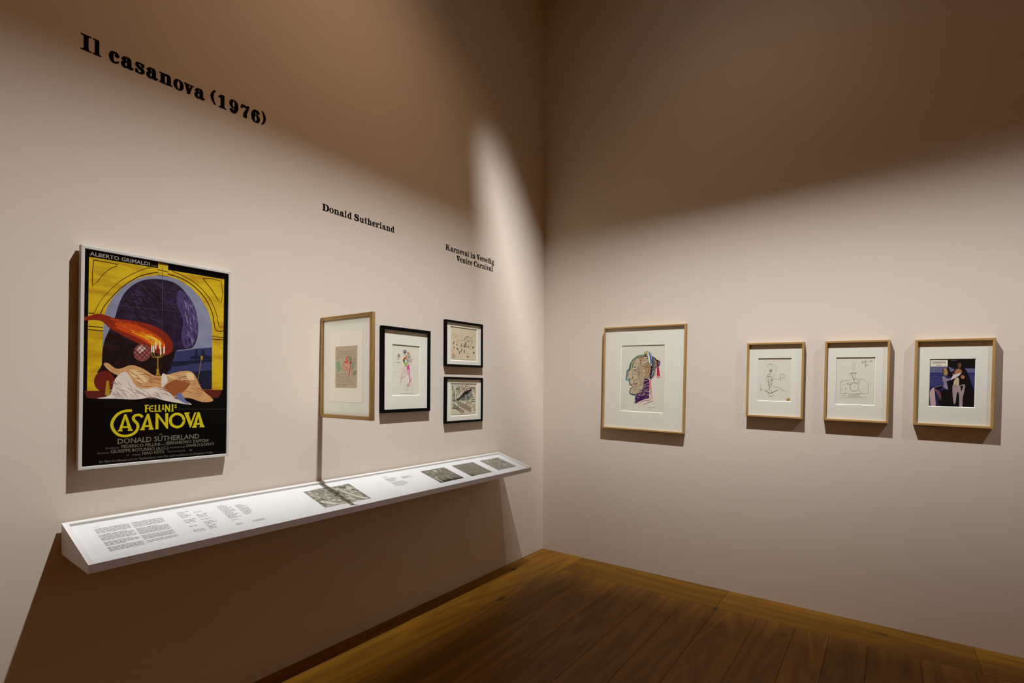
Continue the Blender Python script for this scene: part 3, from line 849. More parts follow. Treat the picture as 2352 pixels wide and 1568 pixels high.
  ('T', 'greytxt', 'BERNARDINO ZAPPONI', (537, 73), (855, 73), 17),
  ('T','greydim','Kamera:',(93,52),(162,51),10),
  ('T', 'greytxt', 'GIUSEPPE ROTUNNO (A.I.C.)', (171, 52), (553, 50), 16),
  ('T','greydim','Ausstattung:',(562,53),(675,53),11),
  ('T', 'greytxt', 'DANILO DONATI', (684, 54), (902, 53), 15),
  ('T','greydim','©',(272,32),(286,32),8),
  ('T','greydim','Musik:',(309,31),(364,31),10),
  ('T', 'greytxt', 'NINO ROTA', (374, 32), (526, 32), 15),
  ('T', 'greydim', '· TECHNICOLOR', (536, 33), (680, 32), 8),
  ('T', 'greytxt2', 'Ein Bild-Großband und ein Taschenbuch zum Film sind erschienen im Diogenes Verlag.', (102, 10), (893, 10), 11),
  ('P','greydim',[707,33,717,42,727,38,726,31]),
 ],
 'f1': [
  ('S','teal',27.6,[537,849,462,847,393,835,323,806,264,768,227,722]),
  ('S','tealblue',25.3,[227,722,208,676,199,637,148,618,144,544,128,476,196,477,220,407,259,398]),
  ('S','tealblue',23.0,[253,357,220,310,239,267,312,250,359,246,352,186]),
  ('Q','skin',[375,817,462,832,623,828,640,737,703,700,692,594,658,519,578,495,555,518,550,419,521,350,440,288,347,263,253,269,218,299,235,345,282,365,265,400,223,403,206,491,164,510,170,591,217,637,223,699,264,760]),
  ('S','hatchsoft',3.7,[392,628,411,617,425,604]),
  ('S','hatchsoft',3.7,[435,561,449,569,466,574]),
  ('S','hatchsoft',3.7,[516,648,525,641,530,633]),
  ('S','hatchsoft',3.7,[334,752,354,749,371,743]),
  ('S','hatchsoft',3.7,[274,575,285,569,294,562]),
  ('S','hatchsoft',3.7,[386,771,404,781,426,788]),
  ('S','hatchsoft',3.7,[513,580,537,584,562,583]),
  ('S','hatchsoft',3.7,[354,629,377,635,402,636]),
  ('S','hatchsoft',3.7,[424,565,435,557,442,547]),
  ('S','hatchsoft',3.7,[301,766,313,770,326,772]),
  ('S','hatchsoft',3.7,[274,644,290,654,310,660]),
  ('S','hatchsoft',3.7,[293,740,307,732,317,721]),
  ('S','hatchsoft',3.7,[287,690,298,686,307,680]),
  ('S','hatchsoft',3.7,[435,580,452,590,473,597]),
  ('S','hatchsoft',3.7,[305,654,314,660,326,663]),
  ('S','hatchsoft',3.7,[226,554,247,559,270,561]),
  ('S','hatchsoft',3.7,[502,563,519,565,535,563]),
  ('S','hatchsoft',3.7,[353,600,372,608,393,612]),
  ('S','hatchsoft',3.7,[450,576,469,587,493,593]),
  ('S','hatchsoft',3.7,[380,569,404,571,429,569]),
  ('S','hatchsoft',3.7,[366,730,380,731,394,730]),
  ('S','hatchsoft',3.7,[421,545,432,549,444,550]),
  ('S','hatchsoft',3.7,[524,673,539,673,554,670]),
  ('S','hatchsoft',3.7,[381,595,399,595,415,591]),
  ('S','hatchsoft',3.7,[186,561,201,569,218,574]),
  ('S','hatchsoft',3.7,[428,568,449,562,467,553]),
  ('S','hatchsoft',3.7,[218,586,236,589,255,588]),
  ('S','hatchsoft',3.7,[536,598,546,588,551,576]),
  ('S','hatchsoft',3.7,[344,621,360,620,375,616]),
  ('S','hatchsoft',3.7,[303,776,329,777,354,773]),
  ('S','hatchsoft',3.7,[514,650,530,648,545,644]),
  ('S','hatchsoft',3.7,[443,583,466,585,488,582]),
  ('S','hatchsoft',3.7,[445,637,465,630,482,620]),
  ('S','hatchsoft',3.7,[296,624,314,627,333,626]),
  ('S','hatchsoft',3.7,[436,628,461,632,486,631]),
  ('S','hatchsoft',3.7,[402,652,417,660,434,666]),
  ('S','hatchsoft',3.7,[251,637,274,636,296,630]),
  ('S','hatchsoft',3.7,[397,601,417,603,438,601]),
  ('S','hatchsoft',3.7,[426,593,450,595,473,592]),
  ('S','hatchsoft',3.7,[487,645,500,631,507,615]),
  ('S','hatchsoft',3.7,[348,667,370,674,393,677]),
  ('S','hatchsoft',3.7,[504,695,523,688,538,678]),
  ('S','hatchsoft',3.7,[433,777,449,769,461,758]),
  ('S','hatchsoft',3.7,[404,709,425,703,443,694]),
  ('S','hatchsoft',3.7,[401,616,412,622,425,626]),
  ('S','hatchsoft',3.7,[322,637,342,642,364,643]),
  ('S','hatchsoft',3.7,[341,749,353,754,366,757]),
  ('S','hatchsoft',3.7,[285,763,297,766,310,767]),
  ('S','hatchsoft',3.7,[334,718,353,713,369,706]),
  ('S','hatchsoft',3.7,[254,565,267,573,283,578]),
  ('S','hatchsoft',3.7,[262,698,282,706,305,710]),
  ('S','hatchsoft',3.7,[389,792,406,789,420,784]),
  ('S','hatchsoft',3.7,[382,567,395,559,405,549]),
  ('S','hatchsoft',3.7,[463,643,477,644,490,642]),
  ('S','hatchsoft',3.7,[388,678,402,664,410,648]),
  ('S','hatchsoft',3.7,[397,726,404,720,409,713]),
  ('S','hatchsoft',3.7,[209,666,222,663,233,657]),
  ('S','hatchsoft',3.7,[393,576,411,577,429,575]),
  ('S','hatchsoft',3.7,[257,746,267,736,271,725]),
  ('S','hatchsoft',3.7,[516,575,531,572,544,566]),
  ('S','hatchsoft',3.7,[521,683,537,683,553,680]),
  ('S','hatchsoft',3.7,[520,681,538,684,556,684]),
  ('S','hatchsoft',3.7,[210,649,227,648,242,645]),
  ('S','hatchsoft',3.7,[450,586,464,595,482,600]),
  ('S','hatchsoft',3.7,[271,570,284,564,293,556]),
  ('S','hatchsoft',3.7,[386,694,404,688,420,680]),
  ('S','hatchsoft',3.7,[442,737,458,735,473,729]),
  ('S','hatchsoft',3.7,[274,674,291,673,307,669]),
  ('S','hatchsoft',3.7,[439,651,451,657,465,661]),
  ('S','hatchsoft',3.7,[337,579,350,569,359,558]),
  ('S','hatchsoft',3.7,[322,668,340,661,354,651]),
  ('S','hatchsoft',3.7,[340,571,358,571,375,569]),
  ('S','hatchsoft',3.7,[269,584,289,593,311,599]),
  ('S','hatchsoft',3.7,[412,697,434,700,457,699]),
  ('S','hatchsoft',3.7,[340,670,357,668,372,664]),
  ('S','hatchsoft',3.7,[229,663,239,657,246,650]),
  ('S','hatchsoft',3.7,[251,604,268,595,280,584]),
  ('S','hatchsoft',3.7,[526,553,537,549,546,543]),
  ('S','hatchsoft',3.7,[406,565,418,560,427,554]),
  ('S','hatchsoft',3.7,[269,563,288,569,308,572]),
  ('S','hatchsoft',3.7,[322,774,333,771,343,766]),
  ('S','hatchsoft',3.7,[384,623,393,616,399,608]),
  ('S','hatchsoft',3.7,[322,735,340,731,356,724]),
  ('S','hatchsoft',3.7,[503,707,520,715,540,720]),
  ('S','hatchsoft',3.7,[213,649,238,646,261,640]),
  ('S','hatchsoft',3.7,[364,646,383,649,403,649]),
  ('S','hatchsoft',3.7,[262,615,275,614,288,610]),
  ('S','hatchsoft',3.7,[257,720,269,715,278,708]),
  ('S','hatchsoft',3.7,[422,633,440,641,460,645]),
  ('S','hatchsoft',3.7,[387,760,400,751,408,740]),
  ('S','hatchsoft',3.7,[281,593,298,602,319,608]),
  ('S','hatchsoft',3.7,[513,631,526,634,540,634]),
  ('S','hatchsoft',3.7,[525,643,535,637,543,630]),
  ('S','hatchsoft',3.7,[393,717,408,720,425,721]),
  ('S','hatchsoft',3.7,[391,721,405,722,419,720]),
  ('S','hatchsoft',3.7,[471,650,485,642,495,632]),
  ('S','hatchsoft',3.7,[473,681,492,677,508,670]),
  ('S','hatchsoft',3.7,[439,705,450,709,462,711]),
  ('S','hatchsoft',3.7,[495,691,505,686,512,680]),
  ('S','hatchsoft',3.7,[338,581,355,577,369,570]),
  ('S','hatchsoft',3.7,[338,784,351,788,365,790]),
  ('S','hatchsoft',3.7,[311,718,320,711,326,703]),
  ('S','hatchsoft',3.7,[259,736,274,741,290,743]),
  ('S','hatchsoft',3.7,[246,676,266,686,289,693]),
  ('S','hatchsoft',3.7,[299,571,318,564,334,554]),
  ('S','hatchsoft',3.7,[334,555,353,563,374,566]),
  ('S','hatchsoft',3.7,[277,639,289,634,299,627]),
  ('S','hatchsoft',3.7,[312,554,328,555,345,553]),
  ('S','hatchsoft',3.7,[336,747,354,739,369,728]),
  ('S','hatchsoft',3.7,[411,569,428,564,441,557]),
  ('S','hatchbrown',3.9,[465,804,493,803,520,797]),
  ('S','hatchbrown',3.9,[505,660,519,663,533,663]),
  ('S','hatchbrown',3.9,[605,796,619,797,633,796]),
  ('S','hatchbrown',3.9,[470,793,489,795,509,793]),
  ('S','hatchbrown',3.9,[440,794,467,800,495,800]),
  ('S','hatchbrown',3.9,[416,590,437,591,458,588]),
  ('S','hatchbrown',3.9,[399,580,421,575,440,567]),
  ('S','hatchbrown',3.9,[580,720,600,725,621,726]),
  ('S','hatchbrown',3.9,[489,561,512,563,534,560]),
  ('S','hatchbrown',3.9,[453,620,469,617,484,612]),
  ('S','hatchbrown',3.9,[396,676,421,681,446,681]),
  ('S','hatchbrown',3.9,[431,784,453,784,474,781]),
  ('S','hatchbrown',3.9,[439,795,453,794,466,790]),
  ('S','hatchbrown',3.9,[427,691,442,692,456,690]),
  ('S','hatchbrown',3.9,[475,682,496,680,516,673]),
  ('S','hatchbrown',3.9,[474,453,502,451,528,444]),
  ('S','hatchbrown',3.9,[470,760,486,763,502,763]),
  ('S','hatchbrown',3.9,[443,512,458,514,472,513]),
  ('S','hatchbrown',3.9,[399,665,426,660,451,651]),
  ('S','hatchbrown',3.9,[523,717,542,717,560,714]),
  ('S','hatchbrown',3.9,[448,819,474,817,498,811]),
  ('S','hatchbrown',3.9,[554,779,569,778,585,775]),
  ('S','hatchbrown',3.9,[403,682,423,678,440,670]),
  ('S','hatchbrown',3.9,[473,626,500,622,525,614]),
  ('S','hatchbrown',3.9,[509,381,524,381,538,377]),
  ('S','hatchbrown',3.9,[375,559,402,560,428,555]),
  ('S','hatchbrown',3.9,[472,722,489,724,505,723]),
  ('S','hatchbrown',3.9,[514,662,531,660,546,655]),
  ('S','hatchbrown',3.9,[456,716,480,710,502,700]),
  ('S','hatchbrown',3.9,[471,761,492,757,510,750]),
  ('S','hatchbrown',3.9,[594,734,612,731,628,726]),
  ('S','hatchbrown',3.9,[462,818,485,818,506,814]),
  ('S','hatchbrown',3.9,[425,643,438,645,452,643]),
  ('S','hatchbrown',3.9,[445,648,470,648,493,644]),
  ('S','hatchbrown',3.9,[502,458,524,459,546,457]),
  ('S','hatchbrown',3.9,[444,784,462,787,481,787]),
  ('S','hatchbrown',3.9,[518,478,535,477,552,472]),
  ('S','hatchbrown',3.9,[544,793,568,790,589,783]),
  ('S','hatchbrown',3.9,[429,590,445,586,460,581]),
  ('S','hatchbrown',3.9,[473,820,489,821,504,818]),
  ('S','hatchbrown',3.9,[466,775,488,773,508,767]),
  ('S','hatchbrown',3.9,[591,724,608,725,625,724]),
  ('S','hatchbrown',3.9,[418,535,435,533,450,528]),
  ('S','hatchbrown',3.9,[384,569,410,565,434,556]),
  ('S','hatchbrown',3.9,[481,585,498,581,513,575]),
  ('S','hatchbrown',3.9,[448,549,463,546,476,540]),
  ('S','hatchbrown',3.9,[514,545,530,548,546,547]),
  ('S','hatchbrown',3.9,[515,531,539,529,561,522]),
  ('S','hatchbrown',3.9,[382,606,410,602,434,593]),
  ('S','hatchbrown',3.9,[430,508,450,505,468,498]),
  ('S','hatchbrown',3.9,[406,537,430,542,455,542]),
  ('S','hatchbrown',3.9,[461,616,485,614,508,607]),
  ('S','hatchbrown',3.9,[395,639,414,638,432,635]),
  ('S','hatchbrown',3.9,[398,549,422,550,446,547]),
  ('S','hatchbrown',3.9,[599,793,623,789,644,782]),
  ('S','hatchbrown',3.9,[446,769,465,769,483,766]),
  ('S','hatchbrown',3.9,[462,691,487,690,510,686]),
  ('S','hatchbrown',3.9,[446,672,466,669,485,662]),
  ('S','hatchbrown',3.9,[434,515,451,518,469,519]),
  ('S','hatchbrown',3.9,[398,609,418,605,436,596]),
  ('S','hatchbrown',3.9,[403,661,416,660,428,655]),
  ('S','hatchbrown',3.9,[491,648,505,648,518,645]),
  ('S','hatchbrown',3.9,[484,604,501,607,518,608]),
  ('S','hatchbrown',3.9,[491,798,516,799,541,795]),
  ('S','hatchbrown',3.9,[478,557,501,552,520,544]),
  ('S','hatchbrown',3.9,[523,801,546,806,571,807]),
  ('S','hatchbrown',3.9,[469,429,496,425,520,416]),
  ('S','hatchbrown',3.9,[478,699,496,699,513,696]),
  ('S','hatchbrown',3.9,[535,763,554,766,575,765]),
  ('S','hatchbrown',3.9,[387,654,413,649,436,640]),
  ('S','hatchbrown',3.9,[415,819,442,815,467,805]),
  ('S','hatchbrown',3.9,[511,758,538,761,565,759]),
  ('S','hatchbrown',3.9,[600,805,619,808,639,807]),
  ('S','hatchbrown',3.9,[433,478,459,479,484,476]),
  ('S','hatchbrown',3.9,[409,591,432,586,452,577]),
  ('S','hatchbrown',3.9,[529,651,550,652,570,649]),
  ('S','hatchbrown',3.9,[430,561,452,563,474,562]),
  ('S','hatchbrown',3.9,[547,762,571,762,594,758]),
  ('S','hatchbrown',3.9,[471,595,496,593,520,587]),
  ('S','hatchbrown',3.9,[388,590,406,594,426,594]),
  ('S','hatchbrown',3.9,[457,811,477,813,497,811]),
  ('S','hatchbrown',3.9,[457,584,485,582,510,574]),
  ('S','hatchbrown',3.9,[453,749,467,746,479,741]),
  ('S','hatchbrown',3.9,[484,487,503,487,522,483]),
  ('S','hatchbrown',3.9,[509,442,528,445,546,445]),
  ('S','hatchbrown',3.9,[494,562,513,565,534,564]),
  ('S','hatchbrown',3.9,[461,760,477,757,491,750]),
  ('S','hatchbrown',3.9,[444,467,462,465,477,460]),
  ('S','hatchbrown',3.9,[471,534,488,536,505,535]),
  ('S','hatchbrown',3.9,[596,739,610,741,624,741]),
  ('S','hatchbrown',3.9,[589,804,604,803,618,800]),
  ('S','hatchbrown',3.9,[528,724,543,721,555,715]),
  ('S','hatchbrown',3.9,[483,532,507,527,528,519]),
  ('S','hatchbrown',3.9,[396,531,411,528,424,523]),
  ('S','hatchbrown',3.9,[445,824,466,822,485,815]),
  ('S','hatchbrown',3.9,[403,722,431,725,459,722]),
  ('S','hatchbrown',3.9,[428,781,443,782,457,780]),
  ('S','hatchbrown',3.9,[482,540,497,539,512,535]),
  ('S','hatchbrown',3.9,[408,600,428,598,446,593]),
  ('S','hatchbrown',3.9,[516,404,533,407,550,407]),
  ('S','hatchbrown',3.9,[494,582,515,578,533,571]),
  ('S','hatchbrown',3.9,[446,771,464,773,483,772]),
  ('S','hatchbrown',3.9,[607,771,625,769,641,763]),
  ('S','hatchbrown',3.9,[398,538,420,534,439,527]),
  ('S','hatchbrown',3.9,[471,534,488,532,503,528]),
  ('S','hatchbrown',3.9,[478,669,492,672,506,672]),
  ('S','hatchbrown',3.9,[588,792,603,793,619,792]),
  ('S','hatchbrown',3.9,[405,630,419,632,432,631]),
  ('S','hatchbrown',3.9,[510,687,530,691,551,690]),
  ('S','hatchbrown',3.9,[492,777,507,775,520,770]),
  ('S','hatchbrown',3.9,[504,789,525,784,542,776]),
  ('S','hatchbrown',3.9,[472,700,500,699,527,693]),
  ('S','hatchbrown',3.9,[470,728,498,728,524,723]),
  ('S','hatchbrown',3.9,[470,537,488,533,503,527]),
  ('S','hatchbrown',3.9,[508,593,533,595,557,593]),
  ('S','hatchbrown',3.9,[434,611,457,608,477,602]),
  ('S','hatchbrown',3.9,[402,733,427,730,449,724]),
  ('S','hatchbrown',3.9,[389,621,416,619,441,613]),
  ('S','hatchbrown',3.9,[411,500,433,504,455,504]),
  ('S','hatchbrown',3.9,[431,656,454,661,478,661]),
  ('S','hatchsoft',3.7,[262,320,277,329,296,335]),
  ('S','hatchsoft',3.7,[412,402,437,399,459,393]),
  ('S','hatchsoft',3.7,[314,436,328,435,341,431]),
  ('S','hatchsoft',3.7,[357,418,370,415,382,411]),
  ('S','hatchsoft',3.7,[429,332,441,333,453,331]),
  ('S','hatchsoft',3.7,[507,445,528,443,547,438]),
  ('S','hatchsoft',3.7,[353,310,370,312,386,311]),
  ('S','hatchsoft',3.7,[443,394,464,395,484,393]),
  ('S','hatchsoft',3.7,[472,476,482,479,494,481]),
  ('S','hatchsoft',3.7,[470,331,482,330,494,327]),
  ('S','hatchsoft',3.7,[395,391,403,400,413,407]),
  ('S','hatchsoft',3.7,[297,311,314,313,331,313]),
  ('S','hatchsoft',3.7,[428,456,436,461,447,466]),
  ('S','hatchsoft',3.7,[422,375,441,376,460,374]),
  ('S','hatchsoft',3.7,[357,442,374,442,391,440]),
  ('S','hatchsoft',3.7,[403,326,422,333,443,337]),
  ('S','hatchsoft',3.7,[490,474,495,482,503,488]),
  ('S','hatchsoft',3.7,[457,487,473,492,490,495]),
  ('S','hatchsoft',3.7,[473,399,485,402,497,403]),
  ('S','hatchsoft',3.7,[460,328,483,332,506,332]),
  ('S','hatchsoft',3.7,[409,345,429,343,448,338]),
  ('S','hatchsoft',3.7,[320,332,332,338,346,341]),
  ('S','hatchsoft',3.7,[435,458,450,465,467,469]),
  ('S','hatchsoft',3.7,[356,328,380,330,404,328]),
  ('S','hatchsoft',3.7,[426,335,450,333,473,326]),
  ('S','hatchsoft',3.7,[461,415,482,418,503,416]),
  ('S','hatchsoft',3.7,[363,464,375,470,389,475]),
  ('S','hatchsoft',3.7,[435,320,447,330,462,338]),
  ('S','hatchsoft',3.7,[485,417,494,429,508,439]),
  ('S','hatchsoft',3.7,[342,476,351,481,361,485]),
  ('S','hatchsoft',3.7,[482,441,495,439,506,435]),
  ('S','hatchsoft',3.7,[454,402,472,402,489,399]),
  ('S','hatchsoft',3.7,[506,367,520,371,534,372]),
  ('S','hatchsoft',3.7,[357,410,372,409,386,406]),
  ('S','hatchsoft',3.7,[321,304,329,316,342,326]),
  ('S','hatchsoft',3.7,[295,350,308,353,322,354]),
  ('S','hatchsoft',3.7,[444,409,461,419,483,426]),
  ('S','hatchsoft',3.7,[464,441,478,443,491,442]),
  ('S','hatchsoft',3.7,[375,494,399,498,424,497]),
  ('S','hatchsoft',3.7,[417,503,434,508,452,510]),
  ('S','hatchsoft',3.7,[362,472,375,480,391,486]),
  ('S','hatchsoft',3.7,[306,435,314,445,325,453]),
  ('S','hatchsoft',3.7,[514,437,522,447,533,455]),
  ('S','hatchsoft',3.7,[515,491,526,497,540,501]),
  ('S','hatchsoft',3.7,[435,391,446,405,463,417]),
  ('S','hatchsoft',3.7,[319,341,340,349,364,354]),
  ('S','hatchsoft',3.7,[310,453,329,452,347,448]),
  ('S','hatchsoft',3.7,[328,394,348,393,366,388]),
  ('S','hatchsoft',3.7,[362,354,379,357,396,357]),
  ('S','hatchsoft',3.7,[349,477,370,486,393,490]),
  ('S','hatchsoft',3.7,[315,424,334,428,355,428]),
  ('S','hatchsoft',3.7,[451,495,462,508,477,518]),
  ('S','hatchsoft',3.7,[504,490,513,502,527,512]),
  ('S','hatchsoft',3.7,[319,344,326,355,337,365]),
  ('S','hatchsoft',3.7,[430,396,453,394,475,389]),
  ('S','hatchsoft',3.7,[417,300,428,311,443,319]),
  ('S','hatchsoft',3.7,[324,349,336,364,354,375]),
  ('S','hatchsoft',3.7,[331,330,356,326,377,318]),
  ('S','hatchsoft',3.7,[348,310,361,307,373,302]),
  ('S','hatchsoft',3.7,[454,336,468,341,483,343]),
  ('S','hatchsoft',3.7,[508,411,522,421,539,428]),
  ('S','hatchsoft',3.7,[360,362,374,367,390,370]),
  ('S','hatchsoft',3.7,[237,313,252,315,268,314]),
  ('S','hatchsoft',3.7,[370,369,393,376,417,379]),
  ('S','hatchsoft',3.7,[461,435,476,444,495,450]),
  ('S','hatchsoft',3.7,[281,275,289,286,301,296]),
  ('S','hatchsoft',3.7,[317,378,323,387,333,395]),
  ('S','hatchsoft',3.7,[287,267,299,275,313,279]),
  ('S','hatchsoft',3.7,[468,447,477,456,489,462]),
  ('S','hatchsoft',3.7,[453,388,458,398,468,406]),
  ('S','hatchsoft',3.7,[445,343,464,340,481,334]),
  ('S','hatchsoft',3.7,[348,370,357,376,368,380]),
  ('S','hatchsoft',3.7,[300,430,318,427,334,420]),
  ('S','hatchsoft',3.7,[407,433,421,439,436,443]),
  ('S','hatchsoft',3.7,[419,309,435,309,450,306]),
  ('S','hatchsoft',3.7,[412,451,417,461,427,470]),
  ('S','hatchsoft',3.7,[291,464,311,467,331,466]),
  ('S','hatchsoft',3.7,[310,325,325,338,345,348]),
  ('S','hatchsoft',3.7,[433,333,455,340,478,343]),
  ('S','hatchsoft',3.7,[425,340,431,349,441,356]),
  ('S','hatchsoft',3.7,[370,371,381,384,396,395]),
  ('S','hatchsoft',3.7,[324,395,346,401,370,404]),
  ('S','hatchsoft',3.7,[313,376,333,380,354,380]),
  ('S','hatchsoft',3.7,[317,442,336,449,356,452]),
  ('S','hatchsoft',3.7,[419,479,436,485,455,489]),
  ('S','hatchsoft',3.7,[508,509,522,514,538,515]),
  ('S','hatchsoft',3.7,[499,491,515,500,535,505]),
  ('S','hatchsoft',3.7,[499,402,511,411,527,418]),
  ('S','hatchsoft',3.7,[367,479,389,481,411,480]),
  ('S','hatchsoft',3.7,[362,386,387,387,412,383]),
  ('S','ink',8.1,[375,817,264,760,227,699,215,637,179,613,164,552,172,500,253,493,282,513,288,546]),
  ('S','redbrown',6.9,[393,813,282,756,241,699,227,634,194,613,176,552]),
  ('S','ink',8.1,[282,540,294,500,320,465]),
  ('S','ink',10.4,[208,487,229,414,262,403,282,365,232,339,220,295,253,267,347,261,440,288,521,350,550,419,558,533]),
  ('S','mouth',8.1,[271,409,376,423]),
  ('P','mouth',[391,423,390,419,386,415,380,413,373,413,367,415,362,418,361,422,362,427,367,430,373,432,379,432,386,431,390,427]),
  ('S','redbrown',13.8,[375,817,439,824,554,832,623,828]),
  ('S','ink',11.5,[329,752,284,722,271,664]),
  ('P','paperwhite',[282,661,335,676,393,665,346,640,300,644]),
  ('S','ink',9.2,[276,664,335,676,400,665]),
  ('P','ink',[348,662,346,657,342,654,336,652,329,652,323,654,319,657,317,661,319,666,323,669,329,671,336,671,342,669,346,666]),
  ('S','mouth',9.2,[300,636,358,636,395,653]),
  ('S','mouth',13.8,[323,620,358,606]),
  ('S','orange',12.7,[410,817,451,789,463,745]),
  ('S','ink',8.1,[460,752,468,705]),
  ('Q','ear',[543,669,555,714,601,733,669,726,703,685,698,609,658,519,601,499,561,525,572,609]),
  ('S','ink',8.1,[543,669,555,714,601,733,669,726,703,685,698,609,658,519,601,499]),
  ('S','redbrown',6.9,[694,677,686,594,647,518]),
  ('S','ink',5.8,[603,654,606,666,629,672,651,668,660,654]),
  ('S','ink',5.8,[585,654,595,677,629,688,660,676,668,654]),
  ('S','ink',5.8,[566,654,584,688,629,703,669,684,675,654]),
  ('S','ink',8.1,[658,654,658,617,624,586]),
  ('S','redpink',10.4,[576,631,587,594,592,609]),
  ('Q','navy',[725,827,804,797,838,760,827,670,805,595,726,512,670,500,703,609,703,685,726,715]),
  ('S','paperwhite',6.9,[739,812,787,778,827,737]),
  ('S','paperwhite',6.9,[742,782,793,756,825,730]),
  ('S','paperwhite',6.9,[746,752,788,737,825,718]),
  ('S','paperwhite',6.9,[746,722,816,707]),
  ('S','paperwhite',6.9,[737,685,782,696,825,704]),
  ('S','paperwhite',6.9,[726,632,771,670,816,696]),
  ('S','paperwhite',6.9,[726,587,771,632,810,670]),
  ('S','paperwhite',6.9,[738,549,783,595,814,655]),
  ('S','paperwhite',6.9,[704,527,743,580,788,655]),
  ('S','paperwhite',6.9,[788,565,811,625,818,655]),
  ('Q','yellowgrey',[543,839,541,877,586,907,634,903,606,879,577,832]),
  ('S','ink',8.1,[577,832,543,843,543,879,586,907,634,901]),
  ('P','ink',[596,850,594,842,590,835,583,831,576,831,570,835,565,842,564,850,565,859,570,866,576,870,583,869,590,866,594,859]),
  ('P','paperwhite',[600,879,646,898,685,884,720,842,728,760,724,688,686,707,640,752,623,828]),
  ('S','blue',34.5,[651,882,682,842,698,775,703,715]),
  ('S','ink',6.9,[600,879,646,898,685,884,720,842,728,760,724,688,686,707,640,752,623,828,600,879]),
  ('S','ink',4.0,[612,873,637,871]),
  ('S','ink',4.0,[614,856,640,855]),
  ('S','ink',4.0,[617,840,643,838]),
  ('S','ink',4.0,[619,823,646,821]),
  ('S','ink',4.0,[622,806,649,805]),
  ('S','ink',4.0,[624,790,652,788]),
  ('S','ink',4.0,[627,773,655,772]),
  ('S','ink',4.0,[629,757,658,755]),
  ('S','ink',4.0,[632,740,661,739]),
  ('S','ink',4.0,[635,724,664,722]),
  ('S','ink',3.5,[709,857,725,856]),
  ('S','ink',3.5,[710,842,725,841]),
  ('S','ink',3.5,[711,827,725,826]),
  ('S','ink',3.5,[711,812,725,811]),
  ('S','ink',3.5,[712,797,725,796]),
  ('S','ink',3.5,[713,782,725,781]),
  ('S','ink',3.5,[714,767,725,766]),
  ('S','ink',3.5,[714,752,726,751]),
  ('S','ink',3.5,[715,737,726,736]),
  ('S','ink',3.5,[716,722,726,721]),
  ('S','ink',3.5,[717,707,726,706]),
  ('Q','navyblue',[844,774,894,760,907,722,877,681,844,681]),
  ('S','paperwhite',5.8,[869,752,883,730,877,700]),
  ('P','darkred',[832,775,863,774,856,666,838,659]),
  ('P','crimson',[833,670,878,670,895,596,915,517,834,513,839,588]),
  ('S','ink',4.6,[878,670,895,596,915,517]),
  ('P','pinkwash',[837,539,908,547,914,517,835,513]),
  ('P','purple',[561,503,670,489,673,209,556,199,359,125,376,263,464,288,544,358]),
  ('S','lilac',6.9,[506,281,534,286,562,290]),
  ('S','lilac',6.9,[471,298,499,299,528,301]),
  ('S','lilac',6.9,[612,274,641,274,669,275]),
  ('S','lilac',6.9,[572,417,597,419,622,421]),
  ('S','lilac',6.9,[556,252,589,256,622,259]),
  ('S','lilac',6.9,[497,317,519,315,540,313]),
  ('S','lilac',6.9,[401,247,427,249,453,250]),
  ('S','lilac',6.9,[583,221,606,227,630,233]),
  ('S','lilac',6.9,[532,278,562,275,593,273]),
  ('S','lilac',6.9,[583,464,615,468,648,472]),
  ('S','lilac',6.9,[617,255,646,260,675,264]),
  ('S','lilac',6.9,[509,283,541,284,573,286]),
  ('S','lilac',6.9,[542,308,573,317,604,326]),
  ('S','lilac',6.9,[611,399,641,404,671,410]),
  ('S','lilac',6.9,[435,281,467,283,500,285]),
  ('S','lilac',6.9,[462,293,481,295,499,297]),
  ('S','lilac',6.9,[420,240,443,246,465,252]),
  ('S','lilac',6.9,[579,324,600,323,622,322]),
  ('S','lilac',6.9,[622,477,645,475,668,474]),
  ('S','lilac',6.9,[626,272,656,272,687,272]),
  ('S','lilac',6.9,[610,446,636,443,661,440]),
  ('S','lilac',6.9,[617,339,646,345,675,350]),
  ('S','lilac',6.9,[630,298,658,301,686,303]),
  ('S','lilac',6.9,[558,327,577,329,595,332]),
  ('S','lilac',6.9,[556,381,577,385,598,390]),
  ('S','lilac',6.9,[606,337,622,342,638,346]),
  ('S','lilac',6.9,[604,308,632,313,660,318]),
  ('S','lilac',6.9,[389,216,418,214,446,212]),
  ('S','lilac',6.9,[599,304,618,308,637,313]),
  ('S','lilac',6.9,[500,241,531,249,563,257]),
  ('S','lilac',6.9,[604,343,625,342,646,341]),
  ('S','lilac',6.9,[623,393,654,391,685,389]),
  ('S','lilac',6.9,[623,263,643,268,662,274]),
  ('S','lilac',6.9,[557,472,578,476,600,479]),
  ('S','lilac',6.9,[613,308,646,308,679,308]),
  ('S','lilac',6.9,[395,212,414,217,432,222]),
  ('S','lilac',6.9,[569,258,594,259,618,261]),
  ('S','lilac',6.9,[570,354,589,358,608,362]),
  ('S','lilac',6.9,[458,246,477,248,496,250]),
  ('S','lilac',6.9,[441,288,462,291,483,295]),
  ('S','lilac',6.9,[458,299,483,302,508,304]),
  ('S','lilac',6.9,[555,346,579,344,602,342]),
  ('S','lilac',6.9,[535,309,564,308,593,308]),
  ('S','lilac',6.9,[564,385,580,388,596,391]),
  ('S','lilac',6.9,[565,423,583,421,602,419]),
  ('S','lilac',6.9,[522,286,554,292,585,298]),
  ('S','lilac',6.9,[531,264,561,272,590,279]),
  ('S','lilac',6.9,[457,298,479,298,501,298]),
  ('S','lilac',6.9,[628,287,654,290,679,292]),
  ('S','lilac',6.9,[555,403,572,408,589,413]),
  ('S','lilac',6.9,[527,308,554,305,581,303]),
  ('S','lilac',6.9,[567,305,599,313,630,322]),
  ('S','lilac',6.9,[513,257,540,260,567,262]),
